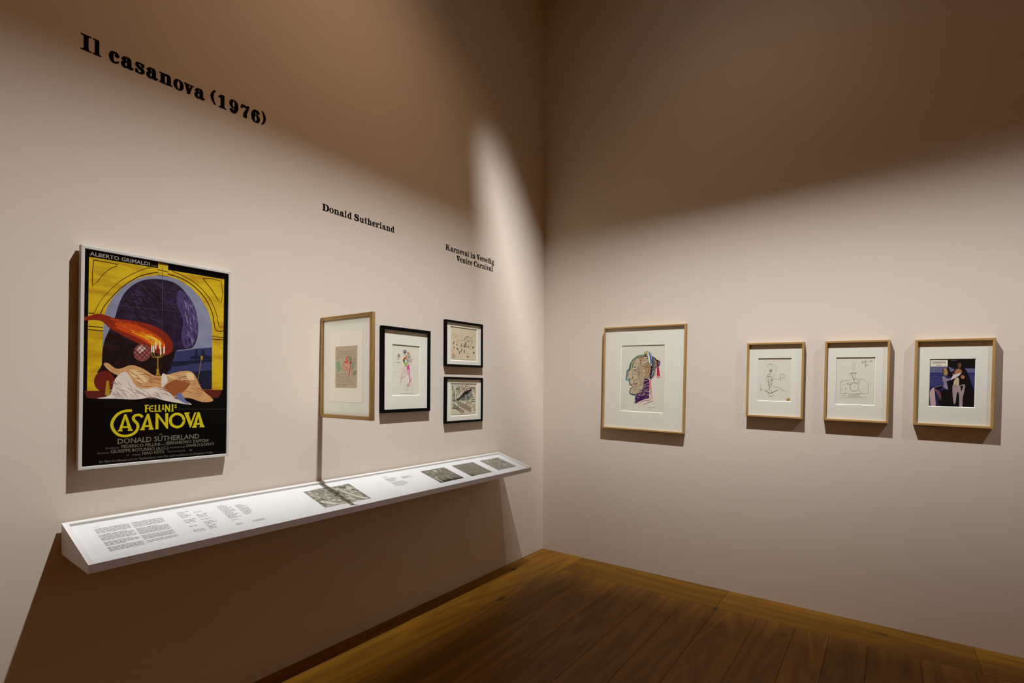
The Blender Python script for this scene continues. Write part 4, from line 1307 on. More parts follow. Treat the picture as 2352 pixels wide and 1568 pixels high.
  ('S','lilac',6.9,[421,260,439,263,457,266]),
  ('S','lilac',6.9,[590,261,613,261,636,261]),
  ('S','lilac',6.9,[412,248,439,254,467,260]),
  ('S','lilac',6.9,[558,397,582,405,607,412]),
  ('S','lilac',6.9,[587,311,606,310,626,308]),
  ('S','lilac',6.9,[570,354,591,356,613,357]),
  ('S','lilac',6.9,[532,335,559,336,587,337]),
  ('S','lilac',6.9,[561,365,579,370,596,375]),
  ('S','lilac',6.9,[472,277,497,278,522,279]),
  ('S','lilac',6.9,[584,385,613,389,642,394]),
  ('S','lilac',6.9,[562,359,578,358,594,357]),
  ('S','lilac',6.9,[603,430,628,430,654,429]),
  ('S','lilac',6.9,[615,388,643,389,670,390]),
  ('S','lilac',6.9,[639,383,656,386,674,388]),
  ('S','lilac',6.9,[561,467,579,466,597,465]),
  ('S','lilac',6.9,[513,254,533,258,553,261]),
  ('S','lilac',6.9,[426,212,455,210,483,209]),
  ('S','lilac',6.9,[447,265,474,264,500,262]),
  ('S','lilac',6.9,[630,305,648,310,667,314]),
  ('S','lilac',6.9,[545,466,565,473,586,479]),
  ('S','lilac',6.9,[552,390,577,391,603,393]),
  ('S','lilac',6.9,[580,312,606,313,632,314]),
  ('S','purpledeep',8.1,[578,446,617,456,656,466]),
  ('S','purpledeep',8.1,[599,287,637,285,674,284]),
  ('S','purpledeep',8.1,[575,248,602,251,629,254]),
  ('S','purpledeep',8.1,[555,355,592,359,629,363]),
  ('S','purpledeep',8.1,[443,281,469,287,494,293]),
  ('S','purpledeep',8.1,[518,346,542,344,566,343]),
  ('S','purpledeep',8.1,[619,398,642,401,665,405]),
  ('S','purpledeep',8.1,[456,210,493,207,530,203]),
  ('S','purpledeep',8.1,[553,308,579,313,605,318]),
  ('S','purpledeep',8.1,[560,401,603,399,646,397]),
  ('S','purpledeep',8.1,[614,415,646,413,677,410]),
  ('S','purpledeep',8.1,[607,332,634,334,660,336]),
  ('S','purpledeep',8.1,[562,367,599,365,637,363]),
  ('S','purpledeep',8.1,[466,282,495,291,524,301]),
  ('S','purpledeep',8.1,[537,256,581,258,626,261]),
  ('S','purpledeep',8.1,[565,330,608,335,651,339]),
  ('S','purpledeep',8.1,[508,281,544,287,580,294]),
  ('S','purpledeep',8.1,[624,467,651,474,678,481]),
  ('S','purpledeep',8.1,[596,298,618,302,641,306]),
  ('S','purpledeep',8.1,[409,230,433,236,457,241]),
  ('S','purpledeep',8.1,[526,445,562,444,598,442]),
  ('S','purpledeep',8.1,[605,246,632,246,659,247]),
  ('S','purpledeep',8.1,[490,218,513,219,536,220]),
  ('S','purpledeep',8.1,[579,405,608,410,636,416]),
  ('S','purpledeep',8.1,[617,281,645,286,673,291]),
  ('S','purpledeep',8.1,[604,285,638,289,671,294]),
  ('S','purpledeep',8.1,[511,314,541,321,571,328]),
  ('S','purpledeep',8.1,[595,270,621,274,647,279]),
  ('S','purpledeep',8.1,[534,297,565,303,596,308]),
  ('S','purpledeep',8.1,[475,278,505,277,535,275]),
  ('S','purpledeep',8.1,[514,298,540,299,567,300]),
  ('S','purpledeep',8.1,[426,168,462,177,497,186]),
  ('S','purpledeep',8.1,[557,356,594,364,632,372]),
  ('S','purpledeep',8.1,[629,419,659,419,689,420]),
  ('S','purpledeep',8.1,[628,292,664,290,700,288]),
  ('S','purpledeep',8.1,[544,426,585,437,627,448]),
  ('S','purpledeep',8.1,[610,262,644,272,679,282]),
  ('S','purpledeep',8.1,[631,228,662,228,693,229]),
  ('S','purpledeep',8.1,[390,165,434,166,478,167]),
  ('S','purpledeep',8.1,[554,342,580,345,605,348]),
  ('P','pinkwash',[673,487,711,487,711,353,677,353]),
  ('S','crimsonline',7.5,[693,489,691,361,716,195,579,176,499,152,441,112]),
  ('S','crimsonline',7.5,[710,489,716,361,756,200]),
  ('S','crimsonline',7.5,[771,181,660,148,539,107]),
  ('S','crimsonline',7.5,[816,610,783,535,715,493]),
  ('S','crimsonline',7.5,[670,481,677,323]),
  ('S','purpledeep',15.0,[579,201,464,170,357,125]),
  ('S','ink',10.4,[345,201,365,157,324,138]),
  ('S','pencil',3.5,[654,73,666,74,677,77,688,77,699,78,711,78,722,80]),
  ('S','pencil',3.5,[742,75,753,83,764,77,775,76,786,81,797,76,808,76,819,85]),
  ('S','pencil',3.5,[671,56,683,56,695,54,707,56,719,54]),
  ('S','pencil',3.5,[735,59,740,60,746,56,751,58]),
  ('S','pencil',3.5,[53,82,65,80,77,76,89,85,101,83,113,83]),
 ],
 'f2': [
  ('S','pengrey',4.9,[319,760,291,815,329,854,405,862,442,815,395,752]),
  ('S','pengrey',4.9,[442,830,517,830,555,768,545,706,517,674]),
  ('S','pengrey',4.2,[319,854,376,877,433,854]),
  ('S','pengrey',4.2,[442,674,480,612,517,565]),
  ('S','pendark',11.2,[329,713,376,736,442,721,348,702,405,686,372,673,452,724]),
  ('S','pendark',8.4,[376,666,319,618,285,579,348,576,376,611,395,658]),
  ('S','pendark',8.4,[291,563,367,571,433,561,470,518,461,471]),
  ('S','pengrey',7.0,[276,579,272,500,301,450]),
  ('S','pengrey',7.0,[319,547,329,453]),
  ('S','pengrey',7.0,[357,485,405,478,433,502]),
  ('S','pendark',9.8,[348,438,319,343]),
  ('S','pendark',12.6,[376,391,367,281]),
  ('S','pengrey',7.0,[405,415,423,329]),
  ('S','pengrey',4.2,[461,486,461,361,555,331,666,310,795,242,933,253]),
  ('S','pengrey',4.2,[461,525,666,520]),
  ('S','pendark',12.6,[230,250,291,220,367,187,442,195,555,245,629,270]),
  ('S','pengrey',5.6,[272,232,348,273,423,235,414,196]),
  ('S','pengrey',5.6,[329,170,376,121,465,119,480,158]),
  ('S','pengrey',7.0,[96,411,100,284]),
  ('S','pengrey',5.6,[648,582,666,621,740,632,795,598,808,552,795,498]),
  ('S','pendark',8.4,[675,543,681,470]),
  ('S','pengrey',5.6,[666,566,694,543,740,559,777,536]),
  ('S','pengrey',7.5,[139,264,136,256,130,249,121,246,110,245,101,249,95,255,92,264,95,272,101,279,110,282,121,283,130,279,136,273,139,264]),
  ('S','pengrey',7.5,[421,438,426,422,431,407]),
  ('S','pengrey',7.5,[362,454,371,432,381,411]),
  ('S','pengrey',7.5,[335,443,338,425,340,407]),
  ('S','pengrey',7.5,[372,464,383,446,393,428]),
  ('S','pengrey',7.5,[426,540,428,518,430,497]),
  ('S','pengrey',7.5,[421,527,435,506,449,486]),
  ('S','pengrey',7.5,[419,500,428,487,437,474]),
  ('S','pengrey',7.5,[399,534,399,514,399,493]),
  ('S','pengrey',7.5,[315,474,325,450,336,426]),
  ('S','pengrey',7.5,[441,497,446,476,451,454]),
  ('S','pengrey',7.5,[417,411,428,396,439,381]),
  ('S','pengrey',7.5,[390,524,393,511,397,498]),
  ('P','ochrestamp',[872,77,969,84,964,30,878,20]),
 ],
 'f3': [
  ('S','pengrey',4.9,[421,824,429,868,462,884,481,857,470,794,479,764,453,731,429,764,421,809,454,816]),
  ('S','pengrey',4.9,[445,734,453,692]),
  ('S','pendark',8.5,[372,658,437,674,534,672,470,655,380,657]),
  ('S','pendark',9.7,[388,650,437,584,469,492]),
  ('S','pengrey',6.1,[510,651,494,585,472,492]),
  ('S','pengrey',4.9,[339,643,355,613,335,605]),
  ('S','pendark',7.3,[115,395,132,474,207,503,339,520]),
  ('S','pengrey',4.3,[339,520,534,541,695,536,775,500,815,427,847,356]),
  ('S','pengrey',4.9,[140,399,131,308,148,232,338,255]),
  ('S','pengrey',4.9,[831,383,834,264,695,243,599,244,469,240]),
  ('S','pengrey',4.9,[156,187,288,194]),
  ('S','pengrey',4.9,[131,138,469,158,826,168]),
  ('S','pengrey',4.9,[186,347,165,323,170,278]),
  ('S','pengrey',4.9,[253,368,259,310]),
  ('S','pengrey',4.9,[272,359,279,293]),
  ('S','pengrey',4.3,[148,399,289,447,371,430]),
  ('S','pengrey',4.9,[599,348,615,289,679,260]),
  ('S','pengrey',6.1,[839,464,834,412]),
  ('S','pengrey',4.9,[485,420,502,361]),
  ('S','pengrey',6.1,[222,231,280,227]),
  ('S','pengrey',4.9,[98,223,123,219]),
  ('S','pengrey',7.3,[589,381,583,349,564,321,535,299,501,287,463,287,428,297,399,317,381,344,374,376,381,408,400,437,428,458,464,469,501,470,536,460,564,440,583,412,589,381]),
  ('S','pengrey',4.9,[388,452,384,436,373,423,357,416,339,416,324,422,313,435,309,450,313,466,324,479,340,486,357,486,373,479,384,467,388,452]),
  ('S','pengrey',4.9,[634,477,630,461,620,449,604,441,587,441,571,448,561,460,557,476,561,491,571,504,587,511,604,511,620,505,630,492,634,477]),
  ('S','pengrey',6.5,[335,237,339,172]),
  ('S','pengrey',6.5,[363,238,367,173]),
  ('S','pengrey',6.5,[390,238,395,174]),
  ('S','pengrey',6.5,[418,239,423,175]),
  ('S','pengrey',6.5,[446,240,451,175]),
  ('S','pengrey',6.5,[474,240,478,176]),
  ('S','pengrey',6.5,[501,241,506,177]),
  ('S','pengrey',6.5,[529,242,534,178]),
  ('S','pengrey',6.5,[556,242,561,178]),
  ('S','pengrey',6.5,[584,243,589,179]),
  ('S','pengrey',6.5,[611,244,616,180]),
  ('S','pengrey',8.1,[680,911,657,896,680,877,657,869]),
  ('S','pengrey',6.5,[688,909,704,891,719,912,735,895,751,901]),
  ('S','pengrey',6.5,[768,913,784,899,800,912,815,911]),
  ('S','pengrey',6.5,[752,936,740,870]),
  ('S','pengrey',6.5,[879,937,863,912,874,885]),
  ('S','pengrey',6.5,[912,929,893,929,893,912,909,906,896,891]),
  ('S','pengrey',6.5,[715,848,731,845,748,834,765,824,781,835,798,841,814,824]),
  ('S','pengrey',6.5,[831,844,835,848,839,849,842,843]),
  ('S','pengrey',6.5,[768,870,747,799]),
 ],
 'f4': [
  ('P','stillsea',[0,1000,1000,1000,1000,0,0,0]),
  ('P','stillblack',[0,1000,1000,1000,1000,798,754,805,558,789,406,790,390,832,0,835]),
  ('P','stillsky',[0,838,421,836,543,787,543,715,0,712]),
  ('P','stillsky',[754,802,1000,798,1000,719,828,715]),
  ('S','stillnavy',7.6,[0,707,291,712]),
  ('S','stillnavy',9.1,[836,712,1000,715]),
  ('S','stillsky',5.3,[17,492,43,496,70,500]),
  ('S','stillsky',5.3,[171,556,204,554,236,552]),
  ('S','stillsky',5.3,[37,463,64,467,90,471]),
  ('S','stillsky',5.3,[-33,598,10,597,53,595]),
  ('S','stillsky',5.3,[77,630,122,633,167,635]),
  ('S','stillsky',5.3,[-14,516,24,515,61,515]),
  ('S','stillsky',5.3,[73,503,109,500,146,497]),
  ('S','stillsky',5.3,[261,524,284,527,306,530]),
  ('S','stillsky',5.3,[254,544,297,548,341,553]),
  ('S','stillsky',5.3,[158,501,184,492,210,484]),
  ('S','stillsky',5.3,[76,452,115,457,154,462]),
  ('S','stillsky',5.3,[-9,508,34,499,78,490]),
  ('S','stillsky',5.3,[241,542,266,545,290,547]),
  ('S','stillsky',5.3,[126,535,168,542,211,549]),
  ('S','stillsky',5.3,[135,496,162,498,189,500]),
  ('S','stillsky',5.3,[-24,577,8,579,39,580]),
  ('S','stillsky',5.3,[98,475,121,467,145,459]),
  ('S','stillsky',5.3,[83,629,127,621,171,612]),
  ('S','stillsky',5.3,[46,481,67,482,88,483]),
  ('S','stillsky',5.3,[210,578,241,582,273,585]),
  ('S','stillsky',5.3,[45,566,76,564,107,562]),
  ('S','stillsky',5.3,[164,590,187,593,210,597]),
  ('S','stillsky',5.3,[-4,538,37,538,78,538]),
  ('S','stillsky',5.3,[140,505,161,497,182,488]),
  ('S','stillsky',5.3,[-26,627,9,626,44,625]),
  ('S','stillsky',5.3,[216,587,235,579,254,572]),
  ('S','stillsky',5.3,[243,619,263,612,284,605]),
  ('S','stillsky',5.3,[271,499,303,487,335,474]),
  ('S','stillsky',5.3,[109,645,141,640,174,635]),
  ('S','stillsky',5.3,[116,619,151,624,186,628]),
  ('S','stillsky',5.3,[106,632,145,630,183,628]),
  ('S','stillsky',5.3,[197,552,226,552,256,551]),
  ('S','stillsky',5.3,[51,614,74,613,98,612]),
  ('S','stillsky',5.3,[208,501,229,497,250,494]),
  ('S','stillsky',5.3,[73,553,117,559,162,566]),
  ('S','stillsky',5.3,[214,550,239,545,264,539]),
  ('S','stillsky',5.3,[40,546,76,538,111,529]),
  ('S','stillsky',5.3,[-31,529,6,517,43,504]),
  ('S','stillsky',5.3,[29,596,74,590,118,585]),
  ('S','stillsky',5.3,[225,549,268,542,311,535]),
  ('S','stillsky',5.3,[950,622,969,617,987,611]),
  ('S','stillsky',5.3,[951,613,978,614,1004,615]),
  ('S','stillsky',5.3,[950,563,977,553,1004,543]),
  ('S','stillsky',5.3,[951,566,974,566,997,566]),
  ('S','stillsky',5.3,[908,584,927,578,947,572]),
  ('S','stillsky',5.3,[866,591,897,596,927,600]),
  ('S','stillsky',5.3,[873,623,897,617,921,610]),
  ('S','stillsky',5.3,[889,616,916,605,944,594]),
  ('S','stillsky',5.3,[938,631,964,624,989,617]),
  ('S','stillsky',5.3,[946,613,975,605,1004,597]),
  ('S','stillsky',5.3,[881,566,913,557,946,548]),
  ('S','stillsky',5.3,[962,533,988,536,1014,540]),
  ('S','stillsky',5.3,[924,653,955,651,986,649]),
  ('S','stillsky',5.3,[960,509,986,513,1012,517]),
  ('S','stillsky',5.3,[964,558,980,558,996,558]),
  ('S','stillsky',5.3,[966,528,988,524,1010,520]),
  ('S','stillsky',5.3,[949,537,975,531,1001,525]),
  ('S','stillsky',5.3,[882,616,903,616,925,616]),
  ('S','stillsky',5.3,[910,651,932,646,953,641]),
  ('S','stillsky',5.3,[857,623,881,623,904,622]),
  ('S','stillsky',5.3,[948,647,968,649,989,650]),
  ('S','stillsky',5.3,[845,660,874,656,902,653]),
  ('S','stillsky',5.3,[943,573,975,573,1006,574]),
  ('S','stillsky',5.3,[930,591,962,586,994,582]),
  ('S','stillsky',9.1,[451,972,512,965,603,966]),
  ('P','stillnavy',[0,397,275,439,276,3,0,0]),
  ('Q','stillblack',[421,828,467,730,565,768,618,859,678,918,739,837,791,769,843,694,910,500,977,366,1001,262,1000,0,276,2,268,324,421,403,391,516,482,601,390,661,383,798]),
  ('Q','stillskin2',[622,901,686,908,690,837,645,805,622,844]),
  ('Q','stillskin',[543,704,611,795,694,769,703,701,603,674]),
  ('Q','stillwhite',[516,711,543,673,682,708,664,663,603,625,482,562,486,601,520,654]),
  ('Q','stillcream',[573,594,645,602,645,455,535,458]),
  ('Q','stillskin',[701,663,769,641,754,588,694,603]),
  ('Q','stilltrouser',[520,457,649,444,780,468,762,295,739,181,741,8,679,-1,668,180,656,285,619,300,589,87,547,102]),
  ('P','stillblack',[683,444,754,445,709,324]),
  ('S','stillcream',13.7,[641,595,649,452,653,361]),
  ('Q','stilllilac',[291,630,360,630,406,585,471,601,478,563,391,520,421,365,314,416,329,485,299,554]),
  ('Q','stillochre',[298,790,375,794,406,707,390,661,329,664]),
  ('S','stillblack',12.1,[337,630,421,600]),
  ('S','stillblack',15.2,[356,508,429,540]),
  ('Q','stillbrown',[287,782,314,801,329,660,306,676]),
  ('S','stillblack',9.1,[348,744,383,741]),
  ('Q','stillcloth',[27,312,82,390,121,375,144,207,160,0,59,2,27,205]),
  ('Q','stillwine',[113,383,183,353,260,286,272,133,191,262]),
  ('S','stillcloth',7.6,[82,390,198,422,299,447]),
  ('P','stillblack',[121,391,299,439,314,416,276,378,183,353]),
  ('P','paperwhite',[23,973,398,973,398,840,23,839]),
  ('T','ink','CASANOVA',(74,902),(356,903),46),
  ('S','ink',5.3,[109,958,78,950,60,923,70,893,101,886,125,896]),
  ('T','ink','de',(194,881),(218,881),12),
  ('T','ink','FELLINI',(152,852),(271,852),23),
  ('T','ink','31',(333,855),(354,855),12),
 ],
 'b1': [
  ('P','mauve',[524,871,517,854,498,840,471,832,441,831,415,837,396,849,389,865,396,881,415,895,441,903,471,905,498,899,517,887]),
  ('S','hatchdark',6.2,[524,871,517,854,498,840,471,832,441,831,415,837,396,849,389,865,396,881,415,895,441,903,471,905,498,899,517,887,524,871]),
  ('S','hatchdark',5.0,[498,876,494,868,484,861,470,856,455,856,441,859,431,865,428,873,431,882,441,889,455,893,470,894,484,891,494,885,498,876]),
  ('S','ink',15.0,[425,849,488,848]),
  ('Q','orange2',[475,824,528,777,500,735,438,705,407,724,425,753,488,769]),
  ('S','ink',12.5,[431,829,425,773]),
  ('S','ink',10.0,[488,741,513,721,550,764]),
  ('Q','green',[386,696,425,725,431,663,488,651,560,667,538,611,469,580,438,622]),
  ('Q','greenlight',[438,656,550,653,525,611,469,588]),
  ('Q','greendark',[386,696,425,721,456,678,425,659]),
  ('Q','salmon',[525,833,575,869,626,844,575,814]),
  ('S','hatchdark',6.2,[639,823,629,813,606,808,583,811,573,821,583,831,606,836,629,833,639,823]),
  ('S','hatchdark',6.2,[656,796,647,786,623,781,600,784,590,794,600,804,623,809,647,806,656,796]),
  ('S','hatchdark',6.2,[677,769,667,759,644,754,621,757,611,766,621,777,644,782,667,778,677,769]),
  ('S','hatchdark',6.2,[616,760,606,749,583,745,560,748,550,757,560,767,583,772,606,769,616,760]),
  ('S','hatchdark',6.2,[662,726,652,716,629,711,605,715,596,724,605,734,629,739,652,736,662,726]),
  ('S','hatchdark',6.2,[583,710,573,700,550,695,527,698,518,707,527,718,550,722,573,719,583,710]),
  ('S','hatchdark',6.2,[705,693,695,683,672,678,649,681,639,691,649,701,672,706,695,703,705,693]),
  ('S','hatchdark',6.2,[650,684,641,674,617,669,594,672,585,682,594,692,617,697,641,694,650,684]),
  ('S','hatchdark',6.2,[622,788,612,778,589,773,566,776,556,785,566,795,589,800,612,797,622,788]),
  ('S','mauveline',6.2,[565,692,591,687,616,682]),
  ('S','mauveline',6.2,[516,795,537,801,559,808]),
  ('S','mauveline',6.2,[713,731,722,720,731,709]),
  ('S','mauveline',6.2,[558,704,569,693,581,683]),
  ('S','mauveline',6.2,[544,801,550,791,556,782]),
  ('S','mauveline',6.2,[578,630,601,636,625,643]),
  ('S','mauveline',6.2,[527,726,529,716,531,706]),
  ('S','mauveline',6.2,[519,748,520,736,522,724]),
  ('S','mauveline',6.2,[573,696,595,703,618,710]),
  ('S','mauveline',6.2,[542,718,541,709,541,700]),
  ('S','mauveline',6.2,[614,708,633,713,652,717]),
  ('S','mauveline',6.2,[529,695,529,684,529,674]),
  ('S','mauveline',6.2,[566,704,587,694,609,684]),
  ('S','mauveline',6.2,[687,725,707,721,728,717]),
  ('S','mauveline',6.2,[714,714,737,724,761,735]),
  ('S','mauveline',6.2,[556,751,578,754,601,757]),
  ('S','mauveline',6.2,[566,847,577,840,589,834]),
  ('S','mauveline',6.2,[663,670,687,664,712,657]),
  ('S','mauveline',6.2,[541,680,559,677,577,675]),
  ('S','mauveline',6.2,[563,650,589,648,616,646]),
  ('S','mauveline',6.2,[563,859,562,849,560,839]),
  ('S','mauveline',6.2,[594,722,593,710,592,698]),
  ('S','mauveline',6.2,[518,716,534,720,549,724]),
  ('S','mauveline',6.2,[613,683,633,690,653,697]),
  ('S','mauveline',6.2,[638,677,669,674,699,672]),
  ('S','mauveline',6.2,[528,697,540,682,553,667]),
  ('S','mauveline',6.2,[598,831,618,839,639,848]),
  ('S','mauveline',6.2,[516,695,541,704,567,712]),
  ('S','mauveline',6.2,[531,854,553,858,575,863]),
  ('S','mauveline',6.2,[611,763,634,767,657,772]),
  ('S','mauveline',6.2,[727,743,728,734,728,725]),
  ('S','mauveline',6.2,[604,742,630,733,656,725]),
  ('S','mauveline',6.2,[499,705,516,699,532,694]),
  ('S','mauveline',6.2,[649,678,674,685,699,693]),
  ('S','mauveline',6.2,[598,747,608,741,619,735]),
  ('S','mauveline',6.2,[641,782,644,772,647,761]),
  ('Q','magenta',[488,561,525,579,603,620,626,530,538,505,528,562]),
  ('Q','pink',[525,500,632,520,620,429,531,427]),
  ('S','magenta',25.0,[628,530,633,419,626,349,641,258]),
  ('Q','pink2',[658,342,702,346,702,294,651,251]),
  ('S','pinkgrey',7.5,[500,554,376,530,339,467,314,357,290,288,351,213]),
  ('S','pinkgrey',7.5,[450,380,444,242,463,180,500,111,601,110]),
  ('S','pinkgrey',7.5,[513,236,556,139,664,217]),
  ('S','pinkgrey',7.5,[792,295,766,204,741,116,689,101]),
  ('S','pinkgrey',7.5,[677,503,677,350]),
  ('S','pinkgrey',7.5,[339,371,400,359,475,388,488,416]),
  ('S','pinkgrey',7.5,[702,280,689,112]),
  ('S','pinkgrey',7.5,[613,613,689,630,728,715,689,755]),
  ('S','pinkgrey',5.0,[302,364,313,350,316,335]),
  ('S','pinkgrey',5.0,[357,505,382,506,407,502]),
  ('S','pinkgrey',5.0,[365,395,374,388,379,380]),
  ('S','pinkgrey',5.0,[459,437,457,428,452,420]),
  ('S','pinkgrey',5.0,[451,500,468,496,483,490]),
  ('S','pinkgrey',5.0,[440,471,457,471,473,468]),
  ('S','pinkgrey',5.0,[340,260,328,250,311,243]),
  ('S','pinkgrey',5.0,[438,400,451,390,459,379]),
  ('S','pinkgrey',5.0,[405,460,428,458,450,453]),
  ('S','pinkgrey',5.0,[350,402,342,395,331,389]),
  ('S','pinkgrey',5.0,[304,288,322,293,341,294]),
  ('S','pinkgrey',5.0,[364,453,360,436,348,419]),
  ('S','pinkgrey',5.0,[339,358,353,349,362,339]),
  ('S','pinkgrey',5.0,[448,411,468,411,487,408]),
  ('S','pinkgrey',5.0,[385,359,396,348,401,336]),
  ('S','pinkgrey',5.0,[323,411,340,408,354,402]),
  ('S','pinkgrey',5.0,[410,484,413,470,409,455]),
  ('S','pinkgrey',5.0,[310,348,331,343,348,336]),
  ('S','pinkgrey',5.0,[330,370,345,367,356,362]),
  ('S','pinkgrey',5.0,[420,398,413,387,402,378]),
  ('S','pinkgrey',5.0,[299,320,323,317,343,310]),
  ('S','pinkgrey',5.0,[466,514,484,515,502,514]),
  ('S','pinkgrey',5.0,[340,294,323,283,302,274]),
  ('S','pinkgrey',5.0,[401,497,405,485,403,473]),
  ('S','pinkgrey',5.0,[341,436,357,431,369,424]),
  ('S','pinkgrey',5.0,[419,532,440,521,455,506]),
  ('S','pinkgrey',5.0,[428,446,451,448,474,447]),
  ('S','pinkgrey',5.0,[412,465,438,460,460,450]),
  ('S','pinkgrey',5.0,[357,365,374,351,384,334]),
  ('S','pinkgrey',5.0,[353,375,346,365,334,357]),
  ('S','pinkgrey',5.0,[321,336,345,326,363,313]),
  ('S','pinkgrey',5.0,[415,377,442,383,472,385]),
  ('S','pinkgrey',5.0,[374,406,385,390,387,372]),
  ('S','pinkgrey',5.0,[468,511,495,504,518,493]),
  ('S','pinkgrey',5.0,[353,380,341,368,324,358]),
  ('S','pinkgrey',5.0,[326,286,342,283,357,279]),
  ('S','pinkgrey',5.0,[304,358,331,358,356,355]),
  ('S','pinkgrey',5.0,[416,371,409,355,394,341]),
  ('S','pinkgrey',5.0,[459,492,487,484,510,472]),
  ('S','pinkgrey',5.0,[370,449,382,442,391,433]),
  ('S','pink2',6.2,[606,238,584,224,563,211]),
  ('S','pink2',6.2,[552,253,540,244,527,235]),
  ('S','pink2',6.2,[636,242,631,230,625,217]),
  ('S','pink2',6.2,[537,227,530,218,522,208]),
  ('S','pink2',6.2,[578,199,564,184,549,168]),
  ('S','pink2',6.2,[619,237,615,229,611,221]),
  ('S','pink2',6.2,[574,199,562,192,550,186]),
  ('S','pink2',6.2,[624,182,610,177,597,172]),
  ('S','pink2',6.2,[609,205,592,198,575,190]),
  ('S','pink2',6.2,[573,202,561,196,548,191]),
  ('S','pink2',6.2,[659,228,648,219,636,209]),
  ('S','pink2',6.2,[636,202,623,195,611,189]),
  ('S','pink2',6.2,[617,239,607,228,597,216]),
  ('S','pink2',6.2,[579,165,569,151,559,137]),
  ('S','pink2',6.2,[600,220,573,210,546,200]),
  ('S','pink2',6.2,[581,227,565,222,550,216]),
  ('S','pink2',6.2,[647,203,635,196,623,189]),
  ('S','pink2',6.2,[556,210,540,201,524,191]),
  ('S','pink2',6.2,[629,197,617,184,604,170]),
  ('S','pink2',6.2,[637,214,620,202,603,191]),
  ('S','pink2',6.2,[594,255,578,241,563,227]),
  ('S','pink2',6.2,[627,255,613,243,598,231]),
  ('S','pencil2',7.5,[235,827,198,771,219,731,192,710]),
  ('S','pencil2',7.5,[253,814,271,767,235,697]),
  ('S','pencil2',7.5,[204,792,265,791]),
  ('S','pencil2',7.5,[202,765,268,764]),
  ('S','pencil2',7.5,[156,650,296,650]),
  ('S','pencil2',6.2,[215,816,237,813,258,811]),
  ('S','pencil2',6.2,[225,777,237,776,249,774]),
  ('S','pencil2',6.2,[194,785,221,786,247,788]),
  ('S','pencil2',6.2,[235,784,248,784,260,785]),
  ('S','pencil2',6.2,[240,798,259,797,279,796]),
  ('S','pencil2',6.2,[239,806,252,803,266,801]),
  ('S','pencil2',6.2,[207,801,223,797,238,794]),
  ('S','pencil2',6.2,[233,781,248,778,262,774]),
  ('S','pencil2',6.2,[242,795,254,792,267,790]),
  ('S','pencil2',6.2,[211,802,229,799,247,795]),
  ('S','pencil',6.2,[277,42,831,32]),
 ],
 'b2': [
  ('P','oldpaper',[44,968,980,964,960,46,39,47]),
  ('Q','pinkwash2',[45,336,132,303,182,196,51,185]),
  ('Q','greywash',[483,425,532,557,594,578,599,434]),
  ('S','pendark',14.8,[505,586,534,680,616,745,699,756]),
  ('S','pendark',9.4,[699,756,782,714,826,634,793,527,751,472]),
  ('S','pencilb',8.1,[252,513,506,637,671,714]),
  ('S','pencilb',8.1,[187,548,479,655]),
  ('S','pencilb',9.4,[768,739,924,811]),
  ('S','pencilb',8.1,[599,458,814,472]),
  ('S','pencilb',8.1,[585,433,854,333]),
  ('S','pencilb',8.1,[316,377,463,439]),
  ('S','pencilb',6.7,[571,416,623,214,664,134]),
  ('S','pencilb',6.7,[615,698,698,696,782,724]),
  ('S','pencilb',6.7,[822,603,893,583,865,638]),
  ('S','pencilb',6.7,[165,857,156,706,280,726,274,773,177,778]),
  ('S','pencilb',6.7,[414,822,406,720]),
  ('S','pencilb',6.7,[380,717,433,727,439,692]),
  ('S','pencilb',8.1,[240,613,273,636,305,604]),
  ('S','pencilb',8.1,[182,196,312,72]),
  ('S','pencilb',8.1,[222,249,340,165,432,89]),
  ('S','pencilb',5.4,[665,217,775,140]),
  ('S','pencilb',5.4,[61,776,118,772,72,658]),
  ('S','pencilb',8.1,[39,42,445,44,943,45]),
  ('P','pendark',[158,555,154,548,146,544,137,546,133,553,137,561,146,565,154,562]),
  ('P','pendark',[149,546,155,529,142,520,137,502,111,507,122,524,119,538,136,548]),
  ('S','pendark',10.8,[133,507,122,488,122,469]),
  ('S','pendark',10.8,[119,509,108,488,99,473]),
  ('P','pendark',[145,414,142,407,134,404,126,406,123,412,127,419,134,423,142,420]),
  ('P','pendark',[141,407,156,396,150,385,155,368,131,364,131,381,120,391,130,405]),
  ('S','pendark',9.7,[149,371,151,352,161,336]),
  ('S','pendark',9.7,[136,368,138,348,139,332]),
  ('P','pendark',[239,494,235,487,227,483,220,485,216,492,220,499,228,502,236,500]),
  ('P','pendark',[236,491,253,488,251,478,261,469,239,458,234,470,220,473,225,486]),
  ('S','pendark',9.7,[254,469,261,457,276,449]),
  ('S','pendark',9.7,[242,463,250,450,256,440]),
  ('P','pendark',[257,378,252,367,241,363,229,366,225,375,229,385,241,390,252,387]),
  ('P','pendark',[253,374,279,371,277,356,293,343,262,326,253,343,233,348,239,366]),
  ('S','pendark',14.0,[283,342,296,324,318,314]),
  ('S','pendark',14.0,[267,333,281,314,291,299]),
  ('P','pendark',[365,293,362,286,353,283,345,285,342,291,346,298,354,302,362,300]),
  ('P','pendark',[358,284,369,267,359,255,359,235,334,235,339,255,333,270,346,284]),
  ('S','pendark',9.7,[353,239,349,216,353,196]),
  ('S','pendark',9.7,[340,239,335,214,331,196]),
  ('S','pendark',15.1,[314,265,381,270]),
  ('P','pendark',[436,378,432,371,424,368,416,370,413,377,416,384,425,387,433,385]),
  ('P','pendark',[430,368,441,349,433,334,434,309,409,308,413,333,405,350,418,367]),
  ('S','pendark',9.7,[428,314,425,287,432,263]),
  ('S','pendark',9.7,[415,313,412,284,409,262]),
  ('P','pendark',[528,344,524,336,515,332,506,335,503,342,506,350,516,354,525,351]),
